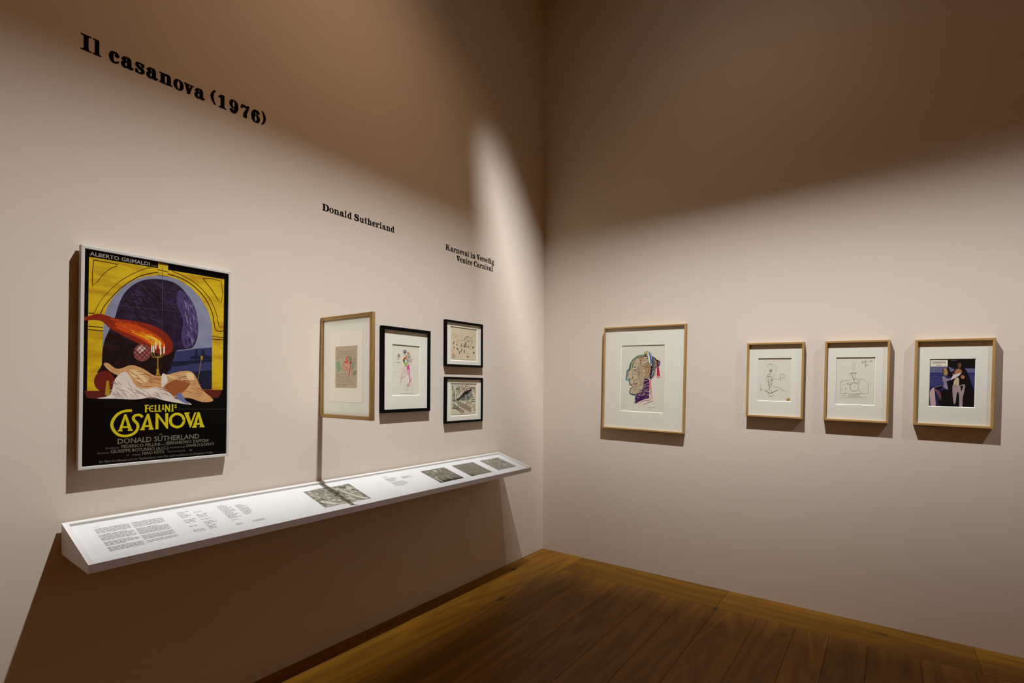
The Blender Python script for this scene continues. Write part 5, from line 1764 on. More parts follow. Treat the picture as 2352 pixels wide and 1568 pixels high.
  ('P','pendark',[522,333,534,313,524,297,526,271,497,270,502,296,493,314,508,332]),
  ('S','pendark',10.8,[520,276,516,248,523,222]),
  ('S','pendark',10.8,[504,276,501,245,498,222]),
  ('P','pendark',[659,169,656,163,650,161,644,163,642,167,644,173,650,175,656,173]),
  ('P','pendark',[655,160,664,144,658,131,660,111,641,109,643,130,637,144,646,159]),
  ('S','pendark',7.0,[655,114,654,92,659,71]),
  ('S','pendark',7.0,[645,114,644,89,642,70]),
  ('S','pendark',14.0,[595,124,691,146]),
  ('S','pendark',17.3,[647,433,702,442]),
  ('S','pendark',17.3,[820,436,898,462]),
  ('S','pendark',17.3,[820,409,877,419]),
  ('S','pendark',17.3,[854,281,917,280]),
  ('S','pendark',15.1,[846,249,896,258]),
  ('S','pendark',14.0,[370,508,450,499]),
  ('S','pendark',14.0,[363,446,450,460]),
  ('S','pendark',10.8,[483,430,592,434]),
  ('S','pendark',10.8,[252,574,239,542]),
  ('S','pencilb',6.7,[145,133,140,122,127,115,111,114,98,120,94,130,99,141,112,148,128,149,141,143,145,133]),
  ('S','pencilb',6.7,[169,135,159,114,134,100,104,98,80,109,71,129,80,149,105,163,135,165,159,154,169,135]),
  ('S','pencilb',6.7,[192,136,178,105,141,85,97,82,61,98,47,127,62,158,98,178,142,181,179,165,192,136]),
  ('S','pencilb',4.7,[681,638,662,618,642,599]),
  ('S','pencilb',4.7,[747,536,727,518,708,499]),
  ('S','pencilb',4.7,[673,681,648,644,623,607]),
  ('S','pencilb',4.7,[759,601,741,578,723,556]),
  ('S','pencilb',4.7,[720,640,690,613,660,586]),
  ('S','pencilb',4.7,[684,744,674,723,665,702]),
  ('S','pencilb',4.7,[792,697,765,662,737,626]),
  ('S','pencilb',4.7,[606,598,591,580,576,562]),
  ('S','pencilb',4.7,[677,529,664,507,651,484]),
  ('S','pencilb',4.7,[648,752,619,720,591,688]),
  ('S','pencilb',4.7,[707,609,685,592,663,576]),
  ('S','pencilb',4.7,[679,651,661,633,643,615]),
  ('S','pencilb',4.7,[784,648,766,626,748,605]),
  ('S','pencilb',4.7,[572,711,555,692,538,672]),
  ('S','pencilb',4.7,[710,537,682,515,654,492]),
  ('S','pencilb',4.7,[615,645,600,611,585,578]),
  ('S','pencilb',4.7,[610,669,596,642,582,614]),
  ('S','pencilb',4.7,[699,654,665,629,631,604]),
  ('S','pencilb',4.7,[773,619,755,602,738,585]),
  ('S','pencilb',4.7,[659,633,639,608,619,583]),
  ('S','pencilb',4.7,[682,609,665,589,647,570]),
  ('S','pencilb',4.7,[638,488,624,470,610,453]),
  ('S','pencilb',5.4,[86,836,84,822,81,808]),
  ('S','pencilb',5.4,[153,848,156,835,159,822]),
  ('S','pencilb',5.4,[209,715,210,701,211,688]),
  ('S','pencilb',5.4,[188,707,194,696,199,686]),
  ('S','pencilb',5.4,[187,778,188,763,190,748]),
  ('S','pencilb',5.4,[149,726,149,707,150,689]),
  ('S','pencilb',5.4,[69,702,69,683,69,664]),
  ('S','pencilb',5.4,[177,704,182,692,188,681]),
  ('S','pencilb',5.4,[74,908,79,899,83,890]),
  ('S','pencilb',5.4,[155,757,156,743,157,728]),
  ('S','pencilb',5.4,[146,777,148,766,150,754]),
  ('S','pencilb',5.4,[134,787,136,776,137,765]),
 ],
 'b3': [
  ('P','oldpaper2',[45,935,974,950,961,35,50,42]),
  ('Q','bluegrey',[349,472,537,612,757,766,812,671,782,525,617,451]),
  ('S','hatchmid',9.5,[97,692,95,664,93,637]),
  ('S','hatchmid',9.5,[91,680,100,651,108,623]),
  ('S','hatchmid',9.5,[101,578,110,554,118,531]),
  ('S','hatchmid',9.5,[119,949,115,910,112,872]),
  ('S','hatchmid',9.5,[106,656,112,638,118,620]),
  ('S','hatchmid',9.5,[94,924,102,902,109,879]),
  ('S','hatchmid',9.5,[89,563,94,531,98,500]),
  ('S','hatchmid',9.5,[95,640,99,616,103,592]),
  ('S','hatchmid',9.5,[141,491,140,458,139,425]),
  ('S','hatchmid',9.5,[79,840,84,821,89,802]),
  ('S','hatchmid',9.5,[122,766,121,740,121,713]),
  ('S','hatchmid',9.5,[128,550,137,528,146,507]),
  ('S','hatchmid',9.5,[136,733,133,707,131,680]),
  ('S','hatchmid',9.5,[113,826,122,802,131,778]),
  ('S','hatchmid',9.5,[129,593,137,570,146,548]),
  ('S','hatchmid',9.5,[66,923,66,901,66,879]),
  ('S','hatchmid',9.5,[94,750,104,718,114,685]),
  ('S','hatchmid',9.5,[59,651,68,625,77,599]),
  ('S','hatchmid',9.5,[78,837,75,802,72,767]),
  ('S','hatchmid',9.5,[75,537,82,511,90,486]),
  ('S','hatchmid',9.5,[115,663,128,625,142,588]),
  ('S','hatchmid',9.5,[75,832,75,807,75,782]),
  ('S','hatchmid',9.5,[71,924,82,895,93,866]),
  ('S','hatchmid',9.5,[71,672,77,645,83,618]),
  ('S','hatchmid',9.5,[133,737,137,700,142,664]),
  ('S','hatchmid',9.5,[75,892,73,857,71,821]),
  ('S','hatchmid',9.5,[77,878,78,840,79,802]),
  ('S','hatchmid',9.5,[75,512,73,481,72,450]),
  ('S','hatchmid',9.5,[78,917,93,881,107,844]),
  ('S','hatchmid',9.5,[67,631,77,596,87,562]),
  ('S','hatchmid',9.5,[97,823,107,791,118,758]),
  ('S','hatchmid',9.5,[59,857,63,821,68,785]),
  ('S','hatchmid',9.5,[110,819,109,797,107,774]),
  ('S','hatchmid',9.5,[86,926,95,901,103,876]),
  ('S','hatchmid',9.5,[97,904,105,867,113,831]),
  ('S','hatchmid',9.5,[137,649,139,618,141,588]),
  ('S','hatchmid',9.5,[55,949,69,913,84,878]),
  ('S','hatchmid',9.5,[103,504,115,474,128,444]),
  ('S','hatchmid',9.5,[88,622,97,584,107,545]),
  ('S','hatchmid',9.5,[117,536,118,504,119,471]),
  ('S','hatchmid',9.5,[116,529,123,496,130,464]),
  ('S','hatchmid',9.5,[125,551,132,517,139,483]),
  ('S','hatchmid',9.5,[127,684,129,658,132,632]),
  ('S','hatchmid',9.5,[94,672,106,641,117,611]),
  ('S','hatchmid',9.5,[139,539,140,513,141,486]),
  ('S','hatchmid',9.5,[112,690,118,654,125,619]),
  ('S','hatchmid',9.5,[96,849,98,821,99,792]),
  ('S','hatchmid',9.5,[103,512,108,494,113,476]),
  ('S','hatchmid',9.5,[76,630,82,609,89,588]),
  ('S','hatchmid',9.5,[126,653,133,617,139,580]),
  ('S','hatchmid',9.5,[76,641,84,615,93,588]),
  ('S','hatchmid',9.5,[125,523,124,497,123,471]),
  ('S','hatchmid',9.5,[96,807,106,780,116,752]),
  ('S','hatchmid',9.5,[125,566,127,528,128,490]),
  ('S','hatchmid',9.5,[76,873,80,850,85,826]),
  ('S','hatchmid',9.5,[73,762,75,734,78,705]),
  ('S','hatchmid',9.5,[86,560,83,533,81,506]),
  ('S','hatchmid',9.5,[64,934,64,915,63,896]),
  ('S','hatchmid',9.5,[108,693,116,659,125,625]),
  ('S','hatchmid',9.5,[96,942,95,918,95,895]),
  ('S','hatchmid',8.1,[190,953,193,925,196,897]),
  ('S','hatchmid',8.1,[283,890,282,851,281,812]),
  ('S','hatchmid',8.1,[287,929,292,907,298,885]),
  ('S','hatchmid',8.1,[288,934,298,909,308,885]),
  ('S','hatchmid',8.1,[290,902,295,867,299,833]),
  ('S','hatchmid',8.1,[241,854,239,834,237,814]),
  ('S','hatchmid',8.1,[324,869,338,843,352,817]),
  ('S','hatchmid',8.1,[272,849,281,820,291,790]),
  ('S','hatchmid',8.1,[332,862,328,833,325,805]),
  ('S','hatchmid',8.1,[285,942,286,906,288,870]),
  ('S','hatchmid',8.1,[268,879,284,843,300,808]),
  ('S','hatchmid',8.1,[252,871,265,834,278,798]),
  ('S','hatchmid',8.1,[309,914,324,889,339,863]),
  ('S','hatchmid',8.1,[263,856,267,837,272,818]),
  ('S','hatchmid',8.1,[316,946,316,924,315,901]),
  ('S','hatchmid',8.1,[218,854,228,834,238,815]),
  ('S','hatchmid',8.1,[263,876,261,842,260,809]),
  ('S','hatchmid',8.1,[343,891,341,871,338,851]),
  ('S','hatchmid',8.1,[195,899,207,866,220,834]),
  ('S','hatchmid',8.1,[285,897,284,867,282,837]),
  ('S','hatchmid',8.1,[226,922,224,884,222,847]),
  ('S','hatchmid',8.1,[209,856,205,827,201,797]),
  ('S','hatchmid',8.1,[266,935,272,906,277,878]),
  ('S','hatchmid',8.1,[282,957,278,928,274,898]),
  ('S','hatchmid',6.8,[531,785,547,805,563,825]),
  ('S','hatchmid',6.8,[502,790,538,825,575,861]),
  ('S','hatchmid',6.8,[430,779,444,810,457,841]),
  ('S','hatchmid',6.8,[500,815,517,850,533,886]),
  ('S','hatchmid',6.8,[612,901,624,927,637,954]),
  ('S','hatchmid',6.8,[571,815,591,849,611,884]),
  ('S','hatchmid',6.8,[372,712,386,744,400,777]),
  ('S','hatchmid',6.8,[418,852,438,881,458,910]),
  ('S','hatchmid',6.8,[465,803,481,826,497,848]),
  ('S','hatchmid',6.8,[398,739,421,769,444,800]),
  ('S','hatchmid',6.8,[421,723,433,745,444,767]),
  ('S','hatchmid',6.8,[606,865,628,901,650,937]),
  ('S','hatchmid',6.8,[327,842,357,880,387,918]),
  ('S','hatchmid',6.8,[407,892,416,914,426,935]),
  ('S','hatchmid',6.8,[527,777,543,799,559,822]),
  ('S','hatchmid',6.8,[380,841,415,879,449,918]),
  ('S','hatchmid',6.8,[444,783,464,812,483,841]),
  ('S','hatchmid',6.8,[531,892,561,930,591,967]),
  ('S','hatchmid',6.8,[391,788,413,815,436,842]),
  ('S','hatchmid',6.8,[405,870,418,890,432,909]),
  ('S','hatchmid',6.8,[548,798,570,828,593,858]),
  ('S','hatchmid',6.8,[586,884,604,915,622,946]),
  ('S','hatchmid',6.8,[559,814,583,845,608,877]),
  ('S','hatchmid',6.8,[505,802,536,832,568,862]),
  ('S','hatchmid',6.8,[669,892,696,928,723,964]),
  ('S','hatchmid',6.8,[429,803,439,829,450,854]),
  ('S','hatchmid',6.8,[460,865,482,907,503,949]),
  ('S','hatchmid',6.8,[513,773,542,801,571,830]),
  ('S','hatchmid',6.8,[608,877,635,914,662,950]),
  ('S','hatchmid',6.8,[391,778,406,811,421,843]),
  ('S','hatchmid',6.8,[539,892,565,918,591,944]),
  ('S','hatchmid',6.8,[454,828,478,859,502,890]),
  ('S','hatchmid',6.8,[437,727,448,747,459,768]),
  ('S','hatchmid',6.8,[418,883,436,921,454,960]),
  ('S','hatchmid',6.8,[576,884,613,920,651,957]),
  ('S','hatchmid',6.8,[477,787,500,809,522,831]),
  ('S','hatchmid',6.8,[540,874,562,903,584,932]),
  ('S','hatchmid',6.8,[407,897,422,919,437,941]),
  ('S','hatchmid',6.8,[489,836,509,865,530,893]),
  ('S','hatchmid',6.8,[589,829,608,871,626,914]),
  ('S','hatchmid',6.8,[451,831,475,862,500,893]),
  ('S','hatchmid',6.8,[592,840,615,884,637,928]),
  ('S','hatchmid',6.8,[349,886,365,916,380,946]),
  ('S','hatchmid',6.8,[554,885,569,906,583,927]),
  ('S','hatchmid',6.8,[357,725,380,758,403,791]),
  ('S','hatchmid',6.8,[466,780,480,809,494,837]),
  ('S','hatchmid',6.8,[349,870,377,901,404,932]),
  ('S','hatchmid',6.8,[604,852,620,878,636,904]),
  ('S','hatchmid',6.8,[431,753,463,791,495,829]),
  ('S','hatchmid',6.8,[482,795,499,837,517,879]),
  ('S','hatchmid',8.1,[716,907,723,883,729,859]),
  ('S','hatchmid',8.1,[874,851,875,834,876,816]),
  ('S','hatchmid',8.1,[873,758,884,742,894,725]),
  ('S','hatchmid',8.1,[791,902,795,876,798,849]),
  ('S','hatchmid',8.1,[934,708,932,684,930,660]),
  ('S','hatchmid',8.1,[892,854,905,832,917,811]),
  ('S','hatchmid',8.1,[923,715,936,695,950,675]),
  ('S','hatchmid',8.1,[783,840,794,819,804,797]),
  ('S','hatchmid',8.1,[903,804,902,777,902,751]),
  ('S','hatchmid',8.1,[904,858,924,838,945,817]),
  ('S','hatchmid',8.1,[842,799,838,771,834,744]),
  ('S','hatchmid',8.1,[721,916,724,884,727,852]),
  ('S','hatchmid',8.1,[847,872,866,846,884,820]),
  ('S','hatchmid',8.1,[805,853,801,825,797,797]),
  ('S','hatchmid',8.1,[822,807,825,778,829,750]),
  ('S','hatchmid',8.1,[933,836,933,808,933,779]),
  ('S','hatchmid',8.1,[916,748,916,716,916,683]),
  ('S','hatchmid',8.1,[934,782,943,754,952,726]),
  ('S','hatchmid',8.1,[896,823,904,805,912,787]),
  ('S','hatchmid',8.1,[782,885,797,864,812,843]),
  ('S','hatchmid',8.1,[879,881,898,861,917,842]),
  ('S','hatchmid',8.1,[731,878,749,852,766,827]),
  ('S','hatchmid',8.1,[838,869,852,851,866,833]),
  ('S','hatchmid',8.1,[779,800,780,776,780,751]),
  ('S','hatchmid',8.1,[923,856,933,824,943,791]),
  ('S','hatchmid',8.1,[798,878,824,852,849,825]),
  ('S','hatchmid',8.1,[896,838,904,814,912,789]),
  ('S','hatchmid',8.1,[848,867,868,848,888,828]),
  ('S','hatchmid',8.1,[868,778,881,762,894,746]),
  ('S','hatchmid',8.1,[784,868,783,843,782,817]),
  ('S','hatchmid',8.1,[898,729,914,712,930,695]),
  ('S','hatchmid',8.1,[874,904,883,881,892,857]),
  ('S','hatchmid',8.1,[943,788,943,766,942,745]),
  ('S','hatchmid',8.1,[902,824,901,806,899,789]),
  ('S','hatchmid',8.1,[903,880,911,855,918,830]),
  ('S','hatchmid',8.1,[764,848,780,831,796,813]),
  ('S','hatchmid',8.1,[892,769,910,751,929,733]),
  ('S','hatchmid',8.1,[874,872,881,848,888,824]),
  ('S','hatchmid',8.1,[899,876,904,855,909,834]),
  ('S','hatchmid',8.1,[784,798,796,778,808,758]),
  ('S','pen',18.9,[147,788,160,491]),
  ('S','pen',16.2,[338,890,349,614]),
  ('S','pen',12.2,[180,809,304,837]),
  ('S','pen',12.2,[298,829,310,676]),
  ('S','pen',48.6,[270,463,429,593,619,730,785,803]),
  ('S','pen',13.5,[231,464,537,736,703,855,934,861]),
  ('S','pen',16.2,[70,443,231,494,270,534]),
  ('S','pen',13.5,[179,455,296,392]),
  ('S','pen',14.9,[756,620,854,652]),
  ('S','pen',14.9,[783,546,881,587]),
  ('S','pen',14.9,[782,468,929,512]),
  ('S','pen',14.9,[760,390,809,431,942,417]),
  ('S','pen',12.2,[811,577,838,524]),
  ('S','pen',16.2,[63,234,204,224,321,167,432,52]),
  ('S','pen',13.5,[57,328,127,358,269,272,533,115]),
  ('S','pen',13.5,[892,335,834,222]),
  ('S','pen',13.5,[927,334,890,168,946,153]),
  ('S','pen',12.2,[428,511,522,489]),
  ('S','pen',18.9,[659,610,631,528]),
  ('S','pen',24.3,[672,579,685,485]),
  ('S','pen',12.2,[455,541,523,550]),
  ('S','pen',10.8,[140,446,147,356]),
  ('S','pen',10.8,[292,763,289,745,280,731,267,723,253,723,241,731,232,745,229,763,232,780,241,795,254,802,268,802,280,794,289,780,292,763]),
  ('S','pen',10.8,[302,594,296,554,279,525,257,514,235,525,219,555,213,596,219,636,235,666,258,676,280,665,296,635,302,594]),
  ('S','pen',10.8,[205,656,212,545]),
  ('S','brownink',17.6,[296,463,290,296]),
  ('S','brownink',17.6,[328,449,322,283]),
  ('S','brownink',17.6,[359,436,353,269]),
  ('S','brownink',17.6,[391,423,385,255]),
  ('S','brownink',17.6,[423,409,416,242]),
  ('S','brownink',17.6,[454,396,448,228]),
  ('S','brownink',17.6,[486,382,480,214]),
  ('S','brownink',17.6,[519,368,512,200]),
  ('S','brownink',17.6,[551,355,544,186]),
  ('S','brownink',17.6,[583,341,576,172]),
  ('S','brownink',17.6,[616,327,609,158]),
  ('S','brownink',17.6,[648,314,641,144]),
  ('S','brownink',17.6,[681,300,674,130]),
  ('S','brownink',17.6,[713,286,706,116]),
  ('S','brownink',17.6,[746,272,739,102]),
  ('S','brownink',17.6,[779,258,772,88]),
  ('S','hatchmid',8.1,[657,439,621,288]),
  ('S','hatchmid',8.1,[657,439,709,288]),
  ('S','hatchmid',8.1,[657,439,774,309]),
  ('S','hatchmid',8.1,[657,439,554,309]),
  ('S','hatchmid',8.1,[657,439,513,334]),
  ('S','hatchmid',8.1,[657,439,815,335]),
  ('S','hatchmid',8.1,[183,308,191,292,199,277]),
  ('S','hatchmid',8.1,[126,341,139,321,152,302]),
  ('S','hatchmid',8.1,[151,261,156,241,162,221]),
  ('S','hatchmid',8.1,[99,292,116,288,133,284]),
  ('S','hatchmid',8.1,[237,264,250,256,262,248]),
  ('S','hatchmid',8.1,[353,181,375,179,397,178]),
  ('S','hatchmid',8.1,[103,266,123,249,144,231]),
  ('S','hatchmid',8.1,[96,301,113,283,130,266]),
  ('S','hatchmid',8.1,[309,207,321,194,334,181]),
  ('S','hatchmid',8.1,[129,257,140,246,151,234]),
  ('S','hatchmid',8.1,[273,253,288,234,303,215]),
  ('S','hatchmid',8.1,[396,159,420,140,444,120]),
  ('S','hatchmid',8.1,[438,123,457,111,476,99]),
  ('S','hatchmid',8.1,[289,220,313,203,338,187]),
  ('S','hatchmid',8.1,[401,196,408,181,416,165]),
  ('S','hatchmid',8.1,[275,240,303,237,331,235]),
  ('S','hatchmid',8.1,[198,246,214,241,229,235]),
  ('S','hatchmid',8.1,[476,102,491,80,506,58]),
  ('S','hatchmid',8.1,[171,274,185,267,200,260]),
  ('S','hatchmid',8.1,[466,131,484,120,502,110]),
  ('S','hatchmid',8.1,[487,88,501,77,516,66]),
  ('S','hatchmid',8.1,[478,119,486,106,494,93]),
  ('S','hatchmid',8.1,[168,279,176,265,184,251]),
  ('S','hatchmid',8.1,[143,305,157,284,171,264]),
  ('S','hatchmid',8.1,[176,288,179,267,181,245]),
  ('S','hatchmid',8.1,[108,287,115,273,122,258]),
  ('S','hatchmid',8.1,[410,137,433,129,456,121]),
  ('S','hatchmid',8.1,[132,307,157,306,181,305]),
  ('S','hatchmid',8.1,[244,237,272,227,299,216]),
  ('S','hatchmid',8.1,[327,213,333,198,339,183]),
  ('S','hatchmid',8.1,[120,267,141,265,162,263]),
  ('S','hatchmid',8.1,[333,211,357,202,381,192]),
  ('S','hatchmid',8.1,[126,286,153,279,180,273]),
  ('S','hatchmid',8.1,[430,132,454,129,477,127]),
  ('S','hatchmid',8.1,[240,299,240,287,240,274]),
  ('S','hatchmid',8.1,[240,274,253,265,266,256]),
  ('S','hatchmid',8.1,[403,151,422,144,442,138]),
  ('S','hatchmid',8.1,[240,276,240,255,240,235]),
  ('S','hatchmid',8.1,[148,261,172,255,197,248]),
  ('S','hatchmid',8.1,[127,300,149,293,172,286]),
  ('S','hatchmid',8.1,[132,293,158,277,183,262]),
  ('S','hatchmid',8.1,[422,160,424,147,425,135]),
  ('S','hatchmid',8.1,[189,248,221,243,252,239]),
  ('S','hatchmid',8.1,[205,244,216,233,228,222]),
  ('S','hatchmid',8.1,[386,167,405,163,424,159]),
  ('S','hatchmid',8.1,[255,257,258,242,262,226]),
  ('S','hatchmid',8.1,[192,259,207,254,222,249]),
  ('S','hatchmid',8.1,[246,242,269,240,291,237]),
  ('S','hatchmid',8.1,[182,315,202,303,221,291]),
  ('S','hatchmid',8.1,[204,239,230,233,255,228]),
  ('S','hatchmid',8.1,[387,205,394,193,401,182]),
  ('S','hatchmid',8.1,[229,250,252,248,275,245]),
  ('S','hatchmid',8.1,[323,226,341,217,359,209]),
  ('S','hatchmid',8.1,[83,277,86,258,90,238]),
  ('S','hatchmid',8.1,[491,149,506,131,521,113]),
  ('S','hatchmid',8.1,[233,245,261,234,289,223]),
  ('S','hatchmid',8.1,[214,264,215,250,215,236]),
  ('S','hatchmid',8.1,[153,300,162,286,171,272]),
  ('S','hatchmid',8.1,[390,182,391,158,392,134]),
  ('S','hatchmid',8.1,[233,287,242,268,251,250]),
  ('S','pen',9.5,[427,561,440,587,454,613]),
  ('S','pen',9.5,[715,775,735,801,755,827]),
  ('S','pen',9.5,[646,720,675,734,703,749]),
  ('S','pen',9.5,[582,661,617,679,653,696]),
  ('S','pen',9.5,[425,681,450,694,475,708]),
  ('S','pen',9.5,[592,672,642,686,691,700]),
  ('S','pen',9.5,[411,567,420,584,430,602]),
  ('S','pen',9.5,[483,571,509,577,536,583]),
  ('S','pen',9.5,[587,638,607,658,628,678]),
  ('S','pen',9.5,[474,667,509,689,545,711]),
  ('S','pen',9.5,[695,750,707,769,720,788]),
  ('S','pen',9.5,[592,755,617,771,643,786]),
  ('S','pen',9.5,[469,640,488,659,507,679]),
  ('S','pen',9.5,[554,668,585,681,617,694]),
  ('S','pen',9.5,[391,619,424,638,457,656]),
  ('S','pen',9.5,[669,738,678,760,687,781]),
  ('S','pen',9.5,[510,627,519,649,528,671]),
  ('S','pen',9.5,[647,728,670,735,694,742]),
  ('S','pen',9.5,[599,722,621,743,643,764]),
  ('S','pen',9.5,[520,588,539,608,558,627]),
  ('S','pen',9.5,[650,732,685,748,719,764]),
  ('S','pen',9.5,[650,739,661,759,672,780]),
  ('S','pen',9.5,[524,648,534,676,545,704]),
  ('S','pen',9.5,[517,685,555,712,592,739]),
  ('S','pen',9.5,[461,672,485,684,509,696]),
  ('S','pen',9.5,[473,587,505,595,536,603]),
  ('S','pen',9.5,[445,694,472,701,499,707]),
  ('S','pen',9.5,[618,679,643,693,667,707]),
  ('S','pen',9.5,[414,528,445,543,475,559]),
  ('S','pen',9.5,[517,723,548,742,579,762]),
  ('S','pen',9.5,[608,650,640,670,672,690]),
  ('S','pen',9.5,[722,738,758,768,795,798]),
  ('S','pen',9.5,[638,693,683,714,728,735]),
  ('S','pen',9.5,[550,726,588,741,627,755]),
  ('S','pen',9.5,[546,631,574,641,601,650]),
  ('S','pen',9.5,[494,578,507,606,521,635]),
  ('S','pen',9.5,[689,751,706,768,723,785]),
  ('S','pen',9.5,[439,598,480,611,521,625]),
  ('S','pen',9.5,[460,584,476,598,492,613]),
  ('S','pen',9.5,[505,699,531,714,556,729]),
  ('S','pen',9.5,[496,744,538,754,580,764]),
  ('S','pen',9.5,[502,654,519,684,537,713]),
  ('S','pen',9.5,[521,640,557,667,593,695]),
  ('S','pen',9.5,[465,596,491,627,517,659]),
  ('S','pen',9.5,[527,696,561,725,595,755]),
  ('S','pen',9.5,[487,576,512,589,537,603]),
  ('S','pen',9.5,[518,689,561,705,605,722]),
  ('S','pen',9.5,[427,500,439,524,451,548]),
  ('S','pen',9.5,[608,689,656,704,704,719]),
  ('S','pen',9.5,[388,592,411,611,434,630]),
  ('S','hatchmid',6.8,[63,46,532,39,958,40]),
 ],
 'f5': [
  ('Q','mint',[32,620,232,700,324,654,327,399,187,361,27,424]),
  ('S','greenpen',11.5,[24,573,182,668]),
  ('S','greenpen',11.5,[31,555,196,651]),
  ('S','greenpen',11.5,[38,538,209,634]),
  ('S','greenpen',11.5,[45,521,223,617]),
  ('S','greenpen',11.5,[52,504,237,600]),
  ('S','greenpen',11.5,[59,487,250,584]),
  ('S','greenpen',11.5,[66,470,264,567]),
  ('S','greenpen',11.5,[73,453,277,550]),
  ('S','greenpen',11.5,[80,436,291,533]),
  ('S','greenpen',11.5,[87,419,304,516]),
  ('S','greenpen',11.5,[94,402,318,499]),
  ('S','greenpen',11.5,[101,385,331,483]),
  ('S','greenpen',11.5,[108,368,344,466]),
  ('Q','fleshpink',[504,726,601,757,619,658,592,535,613,443,499,418,401,455,366,570,431,632]),
  ('Q','greygreen',[634,758,739,724,780,660,776,599,676,590,660,536,643,658]),
  ('S','redpen',32.8,[585,751,515,703,537,676]),
  ('S','redpen',52.5,[440,621,513,618,586,650]),
  ('S','redorange',29.5,[601,734,586,657,481,610]),
  ('S','redpen',42.6,[673,586,740,612]),
  ('S','rosepen',42.6,[740,590,693,468,662,391,639,268]),
  ('S','darkred',24.6,[539,503,540,463]),
  ('S','redpen',16.4,[407,586,375,558,416,513]),
  ('S','greenpen',42.6,[821,592,806,485,766,423]),
  ('S','pencil2',23.0,[907,722,900,661,972,582]),
  ('S','pencil2',18.0,[820,614,885,555,901,483]),
  ('S','pencil2',9.8,[524,411,581,366]),
  ('S','rosepen',9.8,[758,408,784,287]),
  ('S','rosepen',11.5,[401,447,499,426,613,443]),
  ('S','greenpen',9.8,[823,288,982,345]),
  ('S','greenpen',9.8,[823,306,981,364]),
  ('S','greenpen',9.8,[823,324,981,384]),
  ('S','greenpen',9.8,[823,343,981,404]),
  ('S','greenpen',9.8,[823,361,981,423]),
  ('S','pen2',7.4,[94,911,110,911,126,919,141,921,157,916,172,917]),
  ('S','pen2',7.4,[211,913,226,913,242,912,257,919,273,915,288,919,304,909]),
  ('S','pen2',7.4,[179,877,196,868,213,873,231,872,248,866,265,878,282,878]),
  ('S','pen2',7.4,[323,877,339,865,355,865,371,877,387,873,402,877]),
  ('S','pen2',7.4,[427,877,445,869,462,878,479,877,497,868,514,874]),
  ('S','pen2',7.4,[541,873,558,874,575,879,592,870,609,866,626,866]),
  ('S','pen2',7.4,[659,875,676,870,692,871,709,879,725,877]),
  ('S','pen2',7.4,[751,869,766,873,782,880,797,869,813,875,828,874]),
  ('S','pen2',7.4,[850,875,868,870,887,879,906,873]),
  ('S','pen2',7.4,[196,831,212,827,228,827,243,823,259,831,275,825,290,829]),
  ('S','pen2',7.4,[314,818,330,825,345,819,360,830,376,819,391,827]),
  ('S','pen2',7.4,[413,820,429,832,445,829,461,822,477,828,493,830,509,833]),
  ('S','pen2',7.4,[526,819,544,819,561,826,578,833,595,829,613,823]),
  ('S','pen2',7.4,[650,831,668,827,685,827,703,825,720,831,737,821]),
  ('S','pen2',7.4,[776,830,794,823,811,831,828,822]),
  ('S','pen2',7.4,[857,825,868,832,879,831,890,832]),
  ('S','pen2',7.4,[105,782,121,771,136,778,152,781,168,778,184,771,199,777]),
  ('S','pen2',7.4,[233,771,248,774,264,779,280,777,296,773,312,774,327,777,343,781]),
  ('S','pen2',7.4,[369,778,385,786,401,776,417,773,433,775,449,774,465,774]),
  ('S','pen2',7.4,[495,781,512,785,528,782,545,783,561,774,578,778,594,780]),
  ('S','pen2',7.4,[626,780,643,778,659,782,676,784]),
  ('S','pen2',7.4,[703,779,719,786,734,787,750,784,766,779]),
  ('S','pen2',7.4,[802,776,818,784,834,789,851,782,867,783]),
  ('S','pen2',7.4,[80,732,96,733,111,732,127,724,142,737,157,732,173,733]),
  ('S','pen2',7.4,[195,735,214,725,232,731,251,728,269,736]),
  ('S','pen2',7.4,[298,727,314,735,331,732,348,727]),
  ('S','pen2',7.4,[62,319,82,317,101,322,121,319]),
  ('S','pen2',7.4,[155,321,172,320,188,325,205,320,221,326,237,324,253,326,270,327]),
  ('S','pen2',7.4,[290,325,309,329,329,332,348,322]),
  ('S','pen2',7.4,[372,326,388,329,404,323,419,323,435,331,451,334,466,327,482,325]),
  ('S','pen2',7.4,[514,331,531,329,548,334,565,333,582,333]),
  ('S','pen2',7.4,[71,273,89,282,107,282,125,282,143,273]),
  ('S','pen2',7.4,[174,275,189,275,204,276,219,283]),
  ('S','pen2',7.4,[255,287,271,277,287,278,303,287,319,278]),
  ('S','pen2',7.4,[336,291,352,289,368,289,385,282,400,288]),
  ('S','pen2',7.4,[422,289,440,281,458,285,476,293]),
  ('S','pen2',7.4,[510,289,528,288,546,287,564,285,582,290]),
  ('S','pen2',7.4,[80,229,96,233,111,233,126,232,142,230,157,236]),
  ('S','pen2',7.4,[199,229,214,232,230,229,245,233,261,237,277,237]),
  ('S','pen2',7.4,[309,232,325,243,341,244,358,244,374,244,390,245,406,246]),
  ('S','pen2',7.4,[429,238,445,239,462,235,478,235]),
  ('S','pen2',7.4,[514,249,531,247,548,237,565,244,582,248,599,241]),
  ('S','pen2',7.4,[824,245,840,247,856,249,872,243]),
  ('S','pen2',7.4,[98,181,114,179,131,188,147,189,164,181,180,186,197,185,213,195]),
  ('S','pen2',7.4,[236,186,252,185,267,186,282,192,298,192,313,186]),
  ('S','pen2',7.4,[356,196,371,191,387,192,402,195,417,198,433,196]),
  ('S','pen2',7.4,[465,195,482,189,498,193,515,200]),
  ('S','pen2',7.4,[542,194,558,196,574,203,590,198]),
  ('S','pen2',7.4,[622,201,638,203,655,202,671,194,687,204,704,202]),
  ('S','pen2',7.4,[732,204,741,207,751,205,760,205]),
